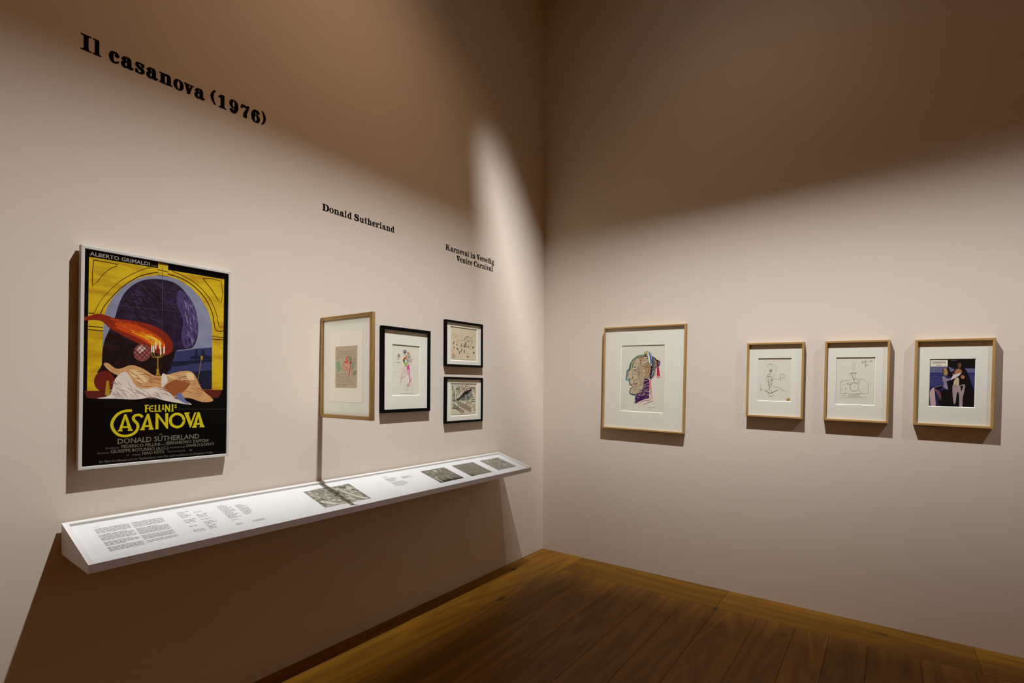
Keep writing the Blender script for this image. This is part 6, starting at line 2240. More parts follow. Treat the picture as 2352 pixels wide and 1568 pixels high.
  ('S','pen2',7.4,[149,141,165,141,181,137,196,141,212,140,228,139,244,147,260,139]),
  ('S','pen2',7.4,[279,138,294,136,309,141,324,148,339,145]),
  ('S','pen2',7.4,[363,148,380,149,397,144,415,144,432,146,449,148,466,141]),
  ('S','pen2',7.4,[494,150,510,150,525,151,541,147,557,147,572,154,588,151,603,149]),
  ('S','pen2',7.4,[632,151,647,150,662,155,676,157,691,161,706,149,721,151]),
  ('S','pen2',7.4,[747,150,762,161,778,152,793,158,809,160,825,161]),
  ('S','pen2',7.4,[116,80,131,79,147,77,162,80]),
  ('S','pen2',7.4,[182,77,199,76,216,75,234,71,251,83,268,82,285,74]),
  ('S','pen2',7.4,[326,80,341,82,357,85,373,76,388,78,404,82,420,79,435,87]),
  ('S','pen2',7.4,[466,90,481,83,496,90,512,81,527,82,542,85,557,88,572,94]),
  ('S','pen2',7.4,[601,90,618,95,635,84,651,90,668,90]),
  ('S','pen2',7.4,[706,91,721,92,736,88,750,95,765,88,780,101,795,91,810,95]),
  ('S','pen2',7.4,[842,100,857,98,873,93,889,94,905,98]),
  ('S','pen2',7.4,[125,30,141,33,156,38,171,40,187,43,202,43,217,44]),
  ('S','pen2',7.4,[260,38,277,45,294,34,312,41]),
  ('S','pen2',7.4,[333,37,350,36,367,47,384,45,401,42,418,48,435,44]),
  ('S','pen2',7.4,[469,42,486,43,503,50,520,44]),
 ],
}
TITLE_LETTERS = [('I', -3.3819, -3.3479), ('l', -3.3435, -3.3163), ('c', -3.2915, -3.2555), ('a', -3.2505, -3.2051), ('s', -3.2011, -3.1667), ('a', -3.161, -3.1157), ('n', -3.1124, -3.0614), ('o', -3.0579, -3.0162), ('v', -3.0162, -2.9739), ('a', -2.9721, -2.9263), ('(', -2.9032, -2.8782), ('1', -2.8677, -2.8313), ('9', -2.8181, -2.7751), ('7', -2.7647, -2.7215), ('6', -2.7129, -2.6678), (')', -2.6611, -2.6373)]
NAME_LETTERS = [('D', -2.3112, -2.2678), ('o', -2.2665, -2.2379), ('n', -2.2348, -2.2013), ('a', -2.1974, -2.1672), ('l', -2.1653, -2.1491), ('d', -2.145, -2.1147), ('S', -2.0969, -2.0636), ('u', -2.0594, -2.0268), ('t', -2.024, -2.003), ('h', -2.001, -1.968), ('e', -1.9653, -1.9398), ('r', -1.9371, -1.9091), ('l', -1.9082, -1.8918), ('a', -1.8878, -1.8585), ('n', -1.856, -1.823), ('d', -1.8192, -1.7895)]
CARNIVAL_LETTERS_1 = [('K', -1.3142, -1.268), ('a', -1.2647, -1.2353), ('r', -1.2317, -1.2038), ('n', -1.2019, -1.1708), ('e', -1.1657, -1.139), ('v', -1.1379, -1.1103), ('a', -1.1089, -1.0795), ('l', -1.0777, -1.0599), ('i', -1.0429, -1.0227), ('n', -1.0227, -0.9876), ('V', -0.9707, -0.9283), ('e', -0.9298, -0.9024), ('n', -0.9014, -0.8678), ('e', -0.8646, -0.837), ('d', -0.8337, -0.8068), ('i', -0.8058, -0.7853), ('g', -0.7836, -0.7534)]
CARNIVAL_LETTERS_2 = [('V', -1.1996, -1.1585), ('e', -1.16, -1.1341), ('n', -1.1318, -1.0977), ('i', -1.0933, -1.0777), ('c', -1.0742, -1.048), ('e', -1.0453, -1.0209), ('C', -1.0035, -0.9657), ('a', -0.9636, -0.9349), ('r', -0.9314, -0.9039), ('n', -0.9024, -0.8678), ('i', -0.8646, -0.8477), ('v', -0.8471, -0.8177), ('a', -0.8177, -0.7886), ('l', -0.7869, -0.7669)]
PRINT_QUADS = [[(-2.4633, 0.0653), (-2.1808, 0.0683), (-2.1787, 0.2734), (-2.4586, 0.2741)], [(-1.6258, 0.0727), (-1.4028, 0.0759), (-1.4032, 0.2689), (-1.6256, 0.2678)], [(-1.3213, 0.0733), (-1.0946, 0.0731), (-1.096, 0.2668), (-1.3232, 0.269)], [(-1.014, 0.0725), (-0.7942, 0.0717), (-0.7868, 0.2602), (-1.0159, 0.2657)]]
TEXT_BLOCKS = [([(-3.35, 0.0567), (-3.318, 0.0579), (-3.3188, 0.0627), (-3.3505, 0.0615)], 1), ([(-3.3503, 0.0736), (-3.2398, 0.0771), (-3.2386, 0.263), (-3.3485, 0.2593)], 22), ([(-3.2304, 0.0737), (-3.1219, 0.0797), (-3.1198, 0.247), (-3.2289, 0.2544)], 20), ([(-3.0592, 0.0589), (-3.0232, 0.0631), (-3.0096, 0.2484), (-3.0582, 0.2539)], 16), ([(-2.9984, 0.0784), (-2.9542, 0.0876), (-2.9483, 0.2516), (-2.9973, 0.2388)], 14), ([(-2.8949, 0.0622), (-2.8301, 0.068), (-2.8372, 0.219), (-2.8929, 0.2154)], 15), ([(-2.8219, 0.0811), (-2.7719, 0.0815), (-2.7784, 0.198), (-2.8162, 0.1982)], 12), ([(-2.8203, 0.2489), (-2.7565, 0.2534), (-2.7583, 0.2658), (-2.8212, 0.2658)], 3), ([(-2.8933, 0.2473), (-2.853, 0.2485), (-2.8525, 0.259), (-2.8932, 0.2624)], 3), ([(-1.9337, 0.064), (-1.8403, 0.0677), (-1.8428, 0.0742), (-1.9351, 0.0707)], 1), ([(-1.9367, 0.0892), (-1.8216, 0.0955), (-1.8252, 0.191), (-1.9375, 0.2053)], 12), ([(-1.8122, 0.0953), (-1.7068, 0.0959), (-1.7091, 0.1305), (-1.8154, 0.1309)], 5)]

# ------------------------------------------------------------------ the setting
CEIL = 5.01
g = Geo(); g.add([(0, -9, 0), (0, 0, 0), (0, 0, CEIL), (0, -9, CEIL)], [(0, 1, 2, 3)]); g.add([(-.1, -9, 0), (-.1, .1, 0), (-.1, .1, CEIL), (-.1, -9, CEIL)], [(3, 2, 1, 0)])
tag(g.obj('wall_left', M_wall), kind='structure')
g = Geo(); g.add([(0, 0, 0), (9, 0, 0), (9, 0, CEIL), (0, 0, CEIL)], [(0, 1, 2, 3)]); g.add([(-.1, .1, 0), (9, .1, 0), (9, .1, CEIL), (-.1, .1, CEIL)], [(3, 2, 1, 0)])
tag(g.obj('wall_right', M_wall), kind='structure')
g = Geo(); g.box((-.1, -9, CEIL), (9, .1, CEIL + .1)); tag(g.obj('ceiling', M_ceil), kind='structure')
g = Geo(); g.box((-.1, -9, -.12), (9, .1, -.012)); floor = tag(g.obj('floor', M_sub), kind='structure')

rng = random.Random(4)
def plank(x0, x1, y0, y1, m):
    j = 0.0007; e = 0.0012; d = rng.uniform(-0.0003, 0.0003)
    cx, cy = (x0 + x1) / 2, (y0 + y1) / 2
    a, b = (x1 - x0) / 2 - j, (y1 - y0) / 2 - j
    vs = [(-a, -b, -.012), (a, -b, -.012), (a, b, -.012), (-a, b, -.012), (-a, -b, -e + d), (a, -b, -e + d), (a, b, -e + d), (-a, b, -e + d),
          (-a + e, -b + e, d), (a - e, -b + e, d), (a - e, b - e, d), (-a + e, b - e, d)]
    fs = [(8, 9, 10, 11)] + [(k, (k + 1) % 4, 4 + (k + 1) % 4, 4 + k) for k in range(4)] + [(4 + k, 4 + (k + 1) % 4, 8 + (k + 1) % 4, 8 + k) for k in range(4)]
    mesh_obj('plank', vs, fs, m, floor, loc=(cx, cy, 0))

BORDER = -0.355
edges = [0, 0.20, 0.42, 0.66, 0.92, 1.20, 1.425, 1.64, 1.89, 2.11, 2.29, 2.48, 2.72, 2.95, 3.19, 3.42, 3.66, 3.90, 4.14, 4.40, 4.66, 4.92]
while edges[-1] < 8.9: edges.append(min(9.0, edges[-1] + 0.27))
for a, b in zip(edges, edges[1:]):
    y = 0.0 if b <= 0.43 else BORDER
    first = True
    while y > -8.99:
        L = rng.uniform(3.2, 5.0) if not first else rng.uniform(2.6, 5.0)
        y2 = max(-9.0, y - L)
        if y2 < -8.4: y2 = -9.0
        plank(a, b, y2, y, M_floor); y = y2; first = False
x = 0.42
for L in (1.21, 1.35, 1.60, 1.45, 1.7, 1.27):
    for y0, y1 in ((BORDER, BORDER / 2), (BORDER / 2, 0)):
        pass
    plank(x, min(9, x + L), BORDER, 0, M_floor_x); x += L

# ------------------------------------------------------------------ lettering on the left wall
def S_(pts, ws, n=6):
    """variable-width smooth stroke -> list of quads"""
    P = []; m = len(pts)
    for i in range(m - 1):
        p0, p1, p2, p3 = pts[max(0, i - 1)], pts[i], pts[i + 1], pts[min(m - 1, i + 2)]
        for k in range(n):
            t = k / n
            P.append(tuple(0.5 * (2 * p1[c] + (p2[c] - p0[c]) * t + (2 * p0[c] - 5 * p1[c] + 4 * p2[c] - p3[c]) * t * t + (3 * p1[c] - p0[c] - 3 * p2[c] + p3[c]) * t ** 3) for c in (0, 1)) + (ws[i] + (ws[i + 1] - ws[i]) * t,))
    P.append((*pts[-1], ws[-1]))
    L, Rr = [], []
    for i, (x, y, w) in enumerate(P):
        a = P[max(0, i - 1)]; b = P[min(len(P) - 1, i + 1)]
        tx, ty = b[0] - a[0], b[1] - a[1]; l = math.hypot(tx, ty) or 1
        L.append((x - ty / l * w / 2, y + tx / l * w / 2)); Rr.append((x + ty / l * w / 2, y - tx / l * w / 2))
    return [[L[i], Rr[i], Rr[i + 1], L[i + 1]] for i in range(len(P) - 1)]
def R_(x0, y0, x1, y1): return [[(x0, y0), (x1, y0), (x1, y1), (x0, y1)]]
def B_(x, y, r, n=14): return [[(x + r * math.cos(2 * math.pi * k / n), y + r * math.sin(2 * math.pi * k / n)) for k in range(n)]]
def O_(cx, cy, rx, ry, tx, ty, n=28):
    q = []
    for k in range(n):
        a, b = 2 * math.pi * k / n, 2 * math.pi * (k + 1) / n
        q.append([(cx + rx * math.cos(a), cy + ry * math.sin(a)), (cx + rx * math.cos(b), cy + ry * math.sin(b)), (cx + (rx - tx) * math.cos(b), cy + (ry - ty) * math.sin(b)), (cx + (rx - tx) * math.cos(a), cy + (ry - ty) * math.sin(a))])
    return q
def foot(x0, x1, l, r, y=0.0, up=1):
    """slab serif with bracketed corners under a stem x0..x1"""
    h = 0.085 * up; b = 0.06
    return [[(l, y), (r, y), (r, y + h), (x1 + b, y + h), (x1, y + h + b * up), (x0, y + h + b * up), (x0 - b, y + h), (l, y + h)]]
def scale_y(polys, k): return [[(x, y * k) for x, y in p] for p in polys]
GL = {}
GL['I'] = R_(.2, 0, .43, 1) + foot(.2, .43, 0, .63) + foot(.2, .43, 0, .63, 1, -1)
GL['l'] = R_(.14, 0, .36, 1) + foot(.14, .36, 0, .5) + [[(0, .915), (.36, .915), (.36, 1), (0, 1)]]
GL['i'] = R_(.14, 0, .36, .72) + foot(.14, .36, 0, .5) + R_(0, .635, .3, .72) + B_(.24, .92, .12)
GL['n'] = R_(.1, 0, .31, .72) + foot(.1, .31, 0, .41) + R_(0, .635, .25, .72) + R_(.56, 0, .77, .5) + foot(.56, .77, .46, .87) + S_([(.28, .5), (.38, .63), (.5, .675), (.62, .62), (.665, .46)], [.05, .08, .13, .19, .21])
GL['h'] = R_(.1, 0, .31, 1) + foot(.1, .31, 0, .41) + R_(0, .915, .25, 1) + GL['n'][-1:] * 0 + R_(.56, 0, .77, .5) + foot(.56, .77, .46, .87) + S_([(.28, .5), (.38, .63), (.5, .675), (.62, .62), (.665, .46)], [.05, .08, .13, .19, .21])
GL['u'] = R_(.1, .2, .31, .72) + R_(0, .635, .25, .72) + R_(.55, 0, .76, .72) + R_(.43, .635, .7, .72) + R_(.6, 0, .88, .085) + S_([(.205, .28), (.22, .12), (.33, .04), (.46, .08), (.6, .22)], [.21, .19, .12, .09, .05])
GL['r'] = R_(.1, 0, .31, .72) + foot(.1, .31, 0, .47) + R_(0, .635, .25, .72) + S_([(.28, .42), (.36, .6), (.48, .68), (.6, .64)], [.05, .08, .1, .14]) + B_(.6, .57, .115)
GL['o'] = O_(.36, .36, .36, .38, .2, .075)
GL['c'] = S_([(.58, .56), (.5, .67), (.36, .695), (.19, .6), (.115, .36), (.2, .11), (.4, .03), (.63, .17)], [.1, .09, .08, .17, .23, .17, .09, .06]) + B_(.53, .52, .125)
GL['e'] = S_([(.59, .4), (.55, .6), (.37, .695), (.18, .6), (.115, .36), (.2, .11), (.4, .03), (.63, .16)], [.17, .15, .08, .17, .23, .17, .09, .06]) + R_(.15, .345, .67, .425)
GL['a'] = R_(.42, .12, .63, .55) + S_([(.13, .54), (.22, .66), (.36, .695), (.48, .65), (.525, .5)], [.09, .08, .08, .15, .21]) + B_(.16, .525, .115) + S_([(.46, .42), (.27, .4), (.13, .3), (.105, .17), (.2, .04), (.33, .05), (.47, .18)], [.07, .08, .15, .2, .13, .08, .06]) + S_([(.525, .2), (.56, .06), (.67, .035), (.78, .15)], [.21, .15, .07, .05])
GL['s'] = S_([(.53, .55), (.42, .67), (.27, .685), (.13, .61), (.14, .49), (.33, .385), (.52, .29), (.54, .15), (.41, .05), (.24, .035), (.09, .17)], [.06, .08, .09, .15, .19, .21, .2, .16, .09, .08, .06]) + R_(.52, .48, .6, .72) + R_(.04, 0, .12, .26)
GL['S'] = scale_y(GL['s'], 1 / .72)
GL['d'] = S_([(.56, .58), (.4, .69), (.22, .62), (.11, .36), (.2, .1), (.38, .03), (.56, .15)], [.06, .09, .17, .22, .17, .09, .06]) + R_(.5, .04, .71, 1) + R_(.38, .915, .6, 1) + R_(.6, 0, .86, .085)
GL['v'] = [[(.08, .68), (.32, .68), (.47, .2), (.42, 0), (.32, 0)]] + [[(.33, 0), (.43, 0), (.7, .68), (.61, .68), (.42, .18)]] + R_(0, .635, .42, .72) + R_(.5, .635, .8, .72)
GL['V'] = scale_y(GL['v'], 1 / .72)
GL['t'] = R_(.13, .17, .33, .93) + R_(0, .635, .48, .72) + S_([(.23, .22), (.26, .07), (.37, .035), (.5, .16)], [.2, .16, .08, .05])
GL['D'] = R_(.12, 0, .36, 1) + R_(0, 0, .5, .085) + R_(0, .915, .5, 1) + S_([(.44, .957), (.64, .9), (.77, .74), (.81, .5), (.77, .26), (.64, .1), (.44, .043)], [.085, .13, .21, .24, .21, .13, .085])
GL['K'] = R_(.1, 0, .34, 1) + foot(.1, .34, 0, .45) + foot(.1, .34, 0, .45, 1, -1) + [[(.3, .36), (.36, .32), (.78, .95), (.68, .95)]] + [[(.4, .56), (.58, .66), (.92, .05), (.66, .05)]] + R_(.54, .915, .92, 1) + R_(.55, 0, 1, .085)
GL['C'] = S_([(.71, .66), (.62, .88), (.45, .955), (.24, .86), (.125, .5), (.24, .14), (.46, .035), (.76, .26)], [.07, .1, .09, .18, .25, .18, .09, .06]) + R_(.68, .62, .76, .99)
GL['g'] = O_(.3, .48, .28, .25, .15, .07) + S_([(.2, .28), (.11, .19), (.17, .1), (.38, .08), (.58, .02), (.62, -.11), (.46, -.235), (.22, -.235), (.08, -.13), (.12, -.01), (.22, .07)], [.06, .09, .12, .16, .17, .12, .08, .09, .1, .08, .06]) + S_([(.45, .62), (.56, .71)], [.06, .07]) + B_(.62, .67, .085)
GL['('] = S_([(.4, 1.1), (.2, .9), (.1, .6), (.2, .28), (.4, .05)], [.05, .13, .2, .13, .05])
GL[')'] = [[(.5 - x, y) for x, y in reversed(p)] for p in GL['(']]
GL['1'] = R_(.17, 0, .4, 1) + foot(.17, .4, 0, .56) + [[(0, .73), (.17, .78), (.3, .84), (.4, 1), (.27, 1), (0, .83)]]
GL['9'] = O_(.33, .68, .33, .33, .19, .075) + S_([(.55, .7), (.56, .42), (.43, .12), (.24, .035), (.11, .15)], [.2, .23, .16, .08, .08]) + B_(.15, .2, .115)
GL['6'] = [[(.66 - x, 1 - y) for x, y in p] for p in GL['9']]
GL['7'] = S_([(.03, .66), (.06, .82), (.17, .93), (.34, .85), (.5, .86), (.62, 1.01)], [.07, .09, .14, .17, .13, .06]) + S_([(.6, .97), (.52, .7), (.37, .42), (.32, .12)], [.07, .1, .17, .25]) + B_(.32, .12, .125)

def lettering(lines, label, bold=0.0, name='wall_lettering'):
    y0 = min(l[2][0][1] for l in lines); z0 = lines[0][0]
    root = empty(name, (0.0, y0, z0)); tag(root, label, 'lettering')
    for z, cap, chars in lines:
        for ch, a, b in chars:
            polys = GL[ch] if not bold else [[(x + dx, y) for x, y in q] for dx in (-bold, 0, bold) for q in GL[ch]]
            xs = [p[0] for q in polys for p in q]; x0, x1 = min(xs), max(xs); k = (b - a) / (x1 - x0)
            g = Geo()
            for qi, q in enumerate(polys):
                ar = sum(q[i][0] * q[(i + 1) % len(q)][1] - q[(i + 1) % len(q)][0] * q[i][1] for i in range(len(q)))
                if ar < 0: q = q[::-1]
                n = len(q); f = [(0.0008 + 3e-6 * qi, (x - x0) * k + a - y0, y * cap + z - z0) for x, y in q]
                g.add(f + [(0.0001, p[1], p[2]) for p in f], [tuple(range(n))] + [(i, n + i, n + (i + 1) % n, (i + 1) % n) for i in range(n)])
            g.obj('letter', M_letter, root)
    return root
lettering([(2.8115, 0.0635, TITLE_LETTERS)], 'large black slab-serif title ending with a year in brackets, above the poster', 0.05)
lettering([(2.4785, 0.0385, NAME_LETTERS)], 'single small line of black slab-serif lettering above the projecting oak frame', 0.018)
lettering([(2.474, 0.041, CARNIVAL_LETTERS_1), (2.4165, 0.041, CARNIVAL_LETTERS_2)], 'two short lines of black slab-serif lettering nearest the room corner', 0.012)

# ------------------------------------------------------------------ poster
POSTER_D = 0.034
root = empty('framed_poster', (0.0, -3.1040, 1.597), (0, 0, 0))
root.rotation_euler = (Matrix.Rotation(R(90), 4, 'Z') @ Matrix.Rotation(R(0.35), 4, 'Y')).to_euler()
tag(root, 'tall film poster with a golden arch and yellow title in a pale aluminium frame', 'poster')
rails(root, 0.566, 0.878, 0.0125, POSTER_D, 0.010, [M_alu, M_alu])
pw, ph = 0.541, 0.853
s = rect('poster_sheet', -pw / 2 - .001, -ph / 2 - .001, pw / 2 + .001, ph / 2 + .001, -POSTER_D + .006, pal('posterblack'), root)
artwork('poster_print', ART['poster'], pw, ph, -POSTER_D + .006, s)
mesh_obj('glass_pane', [(-pw / 2, -POSTER_D + .003, -ph / 2), (pw / 2, -POSTER_D + .003, -ph / 2), (pw / 2, -POSTER_D + .003, ph / 2), (-pw / 2, -POSTER_D + .003, ph / 2)], [(0, 1, 2, 3)], M_glass, root)
for z_ in (-.33, .30):
    g = Geo(); g.box((-.2, -.012, z_), (.2, -.0005, z_ + .03)); g.obj('hanging_batten', M_back, root)

# ------------------------------------------------------------------ framed works
OAK = [M_oak_x, M_oak_z]; BLK = [M_black, M_black]
framed((0.0, -1.694, 1.598), R(90), -0.1, 0.42, 0.548, 0.021, 0.028, 0.004, 0.012, (0.1875, 0.172, 0.818, 0.825), ART['b1'], 'black-framed drawing of a figure in a pink robe with flowered hair', 'framed drawing', BLK, minw=0.0005)
framed((0.0, -1.124, 1.806), R(90), -0.35, 0.418, 0.334, 0.016, 0.026, 0.004, 0.010, (0.112, 0.092, 0.884, 0.912), ART['b2'], 'upper of two small black frames, ink drawing with a big arch and tiny figures', 'framed drawing', BLK, minw=0.0005)
framed((0.0, -1.120, 1.3935), R(90), 0.2, 0.418, 0.335, 0.016, 0.026, 0.004, 0.010, (0.112, 0.112, 0.884, 0.908), ART['b3'], 'lower of two small black frames, dense dark ink drawing with a diagonal bridge', 'framed drawing', BLK, minw=0.0005)
framed((0.965, 0.0, 1.569), 0, 0.9, 0.690, 0.848, 0.0125, 0.038, 0.004, 0.014, (0.213, 0.167, 0.765, 0.8265), ART['f1'], 'large oak frame with a coloured marker drawing of a bald man in profile', 'framed drawing', OAK, minw=0.0005)
framed((1.928, 0.0, 1.553), 0, 0.85, 0.359, 0.525, 0.0135, 0.036, 0.004, 0.015, (0.170, 0.203, 0.814, 0.809), ART['f2'], 'small oak frame with a pen sketch of a plumed figure and a yellow stamp', 'framed drawing', OAK, minw=0.0005)
framed((2.402, 0.0, 1.546), 0, 0.85, 0.349, 0.523, 0.0135, 0.036, 0.004, 0.015, (0.155, 0.190, 0.815, 0.812), ART['f3'], 'small oak frame with a pen sketch of a fountain and a handwritten note', 'framed drawing', OAK, minw=0.0005)
framed((2.878, 0.0, 1.536), 0, 0.95, 0.361, 0.518, 0.0135, 0.036, 0.004, 0.015, (0.173, 0.208, 0.798, 0.790), ART['f4'], 'oak frame with a dark blue colour photograph bearing a white title label', 'framed photograph', OAK, sheet_name='photograph_sheet', name='framed_photograph', minw=0.0008)

# double-sided frame standing out from the left wall
root = empty('projecting_frame', (0.004, -2.310, 1.595))
tag(root, 'oak frame standing straight out from the wall, grey handwritten letter with red face inside', 'framed letter')
PW, PH, RL, TH = 0.446, 0.556, 0.020, 0.020
def local(o): o.location.x += PW / 2; return o
sub = []
for o in []: pass
before = set(bpy.data.objects)
rails(root, PW, PH, RL, TH / 2, -TH / 2, OAK)
sw, sh = PW - 2 * RL, PH - 2 * RL
for s_, nm in ((-1, 'glass_pane'), (1, 'glass_pane')):
    yy = s_ * 0.006
    mesh_obj(nm, [(-sw / 2, yy, -sh / 2), (sw / 2, yy, -sh / 2), (sw / 2, yy, sh / 2), (-sw / 2, yy, sh / 2)], [(0, 1, 2, 3)], M_glass, root)
rect('mounting_board', -sw / 2 - .001, -sh / 2 - .001, sw / 2 + .001, sh / 2 + .001, -0.0008, plain('mount_white', (0.678, 0.666, 0.634), 0.9, 0.1), root, 0.0016)
sheet = rect('mounting_sheet', (0.152 - .5) * sw, (0.136 - .5) * sh, (0.842 - .5) * sw, (0.868 - .5) * sh, -0.0020, M_sheet_w, root, 0.0010)
lx0, lx1, lz0, lz1 = (0.268 - .5) * sw, (0.735 - .5) * sw, (0.283 - .5) * sh, (0.716 - .5) * sh
lg = Geo(); rr = random.Random(2); edge = []
for k in range(15): edge.append((lx0 + rr.uniform(-.0012, .0022), lz0 + (lz1 - lz0) * k / 14))
lg.add([(x, -0.0023, z) for x, z in edge] + [(lx1 + rr.uniform(-.0008, .0008), -0.0023, lz1 - (lz1 - lz0) * k / 14) for k in range(15)], [tuple(range(29, -1, -1))])
letter = lg.obj('letter_sheet', pal('greysheet'), sheet)
art = artwork('drawing', ART['f5'], lx1 - lx0, lz1 - lz0, -0.0024, sheet, 0.0005); art.location.x = (lx0 + lx1) / 2; art.location.z = (lz0 + lz1) / 2
for o in set(bpy.data.objects) - before:
    if o.parent is root: o.location.x += PW / 2
for z_ in (-.18, .14):
    bg_ = Geo(); bg_.box((-0.004, -.008, z_), (0.001, .008, z_ + .04)); bg_.obj('wall_bracket', M_metal, root)

# ------------------------------------------------------------------ sloping display case along the left wall
YL, YR = -3.433, -0.694
XB, XF = 0.014, 0.338
ZT, ZF, ZFB, ZB = 0.962, 0.870, 0.838, 0.845
case = empty('display_case', (0.0, YL, ZB)); tag(case, 'long white sloping wall-mounted display case with a clear cover', 'display case')
def P(x, y, z): return (x, y - YL, z - ZB)
sl = (ZT - ZF) / (XF - XB)
zt = lambda x: ZT - (x - XB) * sl
zb = lambda x: ZB + (ZFB - ZB) * (x - XB) / (XF - XB)
RIM_B, RIM_F, RIM_S = 0.018, 0.012, 0.018
dv = Vector((1, 0, -sl)).normalized(); nv = Vector((sl, 0, 1)).normalized(); LEN = math.hypot(XF - XB, ZT - ZF)
def T_(s_, y, drop): return Vector((XB, y, ZT)) + dv * s_ - nv * drop
o4 = [T_(0, YL, 0), T_(LEN, YL, 0), T_(LEN, YR, 0), T_(0, YR, 0)]
i4 = [T_(RIM_B, YL + RIM_S, 0), T_(LEN - RIM_F, YL + RIM_S, 0), T_(LEN - RIM_F, YR - RIM_S, 0), T_(RIM_B, YR - RIM_S, 0)]
d4 = [T_(RIM_B, YL + RIM_S, .012), T_(LEN - RIM_F, YL + RIM_S, .012), T_(LEN - RIM_F, YR - RIM_S, .012), T_(RIM_B, YR - RIM_S, .012)]
FB = lambda y: Vector((XF - .0058, y, ZF - .0324))
u4 = [Vector((XB, YL, ZB)), FB(YL), FB(YR), Vector((XB, YR, ZB))]
g = Geo(); g.add([P(*p) for p in o4 + i4 + d4 + u4], [(k, (k + 1) % 4, 4 + (k + 1) % 4, 4 + k) for k in range(4)] + [(4 + k, 4 + (k + 1) % 4, 8 + (k + 1) % 4, 8 + k) for k in range(4)]
      + [(8, 9, 10, 11)] + [(12 + k, 12 + (k + 1) % 4, (k + 1) % 4, k) for k in range(4)] + [(15, 14, 13, 12)])
g.obj('case_body', M_case, case)
g = Geo(); g.box(P(0.0006, YL + .03, ZB + .02), P(XB + .001, YR - .03, ZB + .09)); g.obj('mounting_batten', M_case, case)
DEP = 0.011
def Q(s, y, lift=0.0):
    """point on the inner panel: s metres down the slope from the back edge"""
    n = Vector((sl, 0, 1)).normalized(); d = Vector((1, 0, -sl)).normalized()
    b = Vector((XB, y, ZT)) + d * s - n * (DEP - lift)
    return b
ys0, ys1 = YL + .0185, YR - .0185
smax = LEN - .0125
g = Geo(); c = [Q(.0185, ys0), Q(smax, ys0), Q(smax, ys1), Q(.0185, ys1)]; g.add([P(*p) for p in c], [(0, 1, 2, 3)])
panel = g.obj('graphic_panel', M_panel, case)
rt = random.Random(7); g = Geo()
for quad, n in TEXT_BLOCKS:
    y0, y1 = min(q[0] for q in quad), max(q[0] for q in quad)
    s0, s1 = quad[0][1], max(q[1] for q in quad)
    wide = (y1 - y0) > 0.09 and n > 18
    lh = (s1 - s0) / max(1, n)
    for k in range(n):
        s_ = s0 + lh * k
        if wide and k in (5, 12, 17): continue
        if not wide and n > 6 and rt.random() < .12: continue
        end = y1 if wide and rt.random() < .85 else y0 + (y1 - y0) * rt.uniform(.45, 1)
        y = y0
        while y < end - .002:
            L = min(rt.uniform(.004, .016), end - y)
            h = min(lh * .42, 0.0036)
            g.add([P(*Q(s_, y, .0004)), P(*Q(s_ + h, y, .0004)), P(*Q(s_ + h, y + L, .0004)), P(*Q(s_, y + L, .0004))], [(0, 1, 2, 3)])
            y += L + rt.uniform(.0012, .0028)
tag(g.obj('printed_text', M_text, panel), kind='stuff')
g = Geo(); c = [Q(.003, YL + .004, DEP + .0006), Q(smax + .010, YL + .004, DEP + .0006), Q(smax + .010, YR - .004, DEP + .0006), Q(.003, YR - .004, DEP + .0006)]
g.add([P(*p) for p in c], [(0, 1, 2, 3)])
g.obj('clear_cover', M_acryl, case)

# loose photographs lying in the case
def photo_mat(name, seed, lo, hi, scale, stretch):
    lo, hi = tint(lo), tint(hi)
    m, nt, b = new_mat(name); N, L = nt.nodes.new, nt.links.new
    tc = N('ShaderNodeTexCoord'); mp = N('ShaderNodeMapping'); mp.inputs['Location'].default_value = (seed * 3.7, seed * 1.9, seed); mp.inputs['Scale'].default_value = stretch
    L(tc.outputs['Object'], mp.inputs['Vector'])
    n1 = N('ShaderNodeTexNoise'); n1.inputs['Scale'].default_value = scale; n1.inputs['Detail'].default_value = 8; n1.inputs['Roughness'].default_value = .7; n1.inputs['Distortion'].default_value = 1.2
    L(mp.outputs[0], n1.inputs['Vector'])
    n2 = N('ShaderNodeTexVoronoi'); n2.inputs['Scale'].default_value = scale * 2.6; L(mp.outputs[0], n2.inputs['Vector'])
    mx = N('ShaderNodeMath'); mx.operation = 'MULTIPLY_ADD'; L(n2.outputs['Distance'], mx.inputs[0]); mx.inputs[1].default_value = .35; L(n1.outputs['Fac'], mx.inputs[2])
    cr = N('ShaderNodeValToRGB'); e = cr.color_ramp.elements
    e[0].position = .40; e[0].color = (*lo, 1); e[1].position = .95; e[1].color = (*hi, 1)
    k = cr.color_ramp.elements.new(.66); k.color = (*[(a * .72 + b_ * .28) for a, b_ in zip(lo, hi)], 1)
    L(mx.outputs[0], cr.inputs['Fac']); L(cr.outputs[0], b.inputs['Base Color'])
    b.inputs['Roughness'].default_value = .4; b.inputs['Specular IOR Level'].default_value = .3
    return m
PHOTO_LABELS = ['widest grey photograph with wavy upper edge in the case, below the projecting frame', 'grey photograph with a black lower strip in the display case, beside the small text block',
                'grey photograph with a curling lower right edge, middle of the three close together', 'grey photograph in the display case nearest the room corner']
PHOTO_MATS = [photo_mat('photo_print_a', 1, (.045, .041, .036), (0.486, 0.467, 0.435), 16, (1, 1, 1)), photo_mat('photo_print_b', 2, (.035, .031, .027), (0.256, 0.243, 0.218), 26, (1, 1, 1)),
              photo_mat('photo_print_c', 3, (.05, .046, .04), (0.230, 0.211, 0.186), 34, (1, 2, 1)), photo_mat('photo_print_d', 4, (.05, .046, .04), (0.410, 0.384, 0.358), 30, (1, 1, 1))]
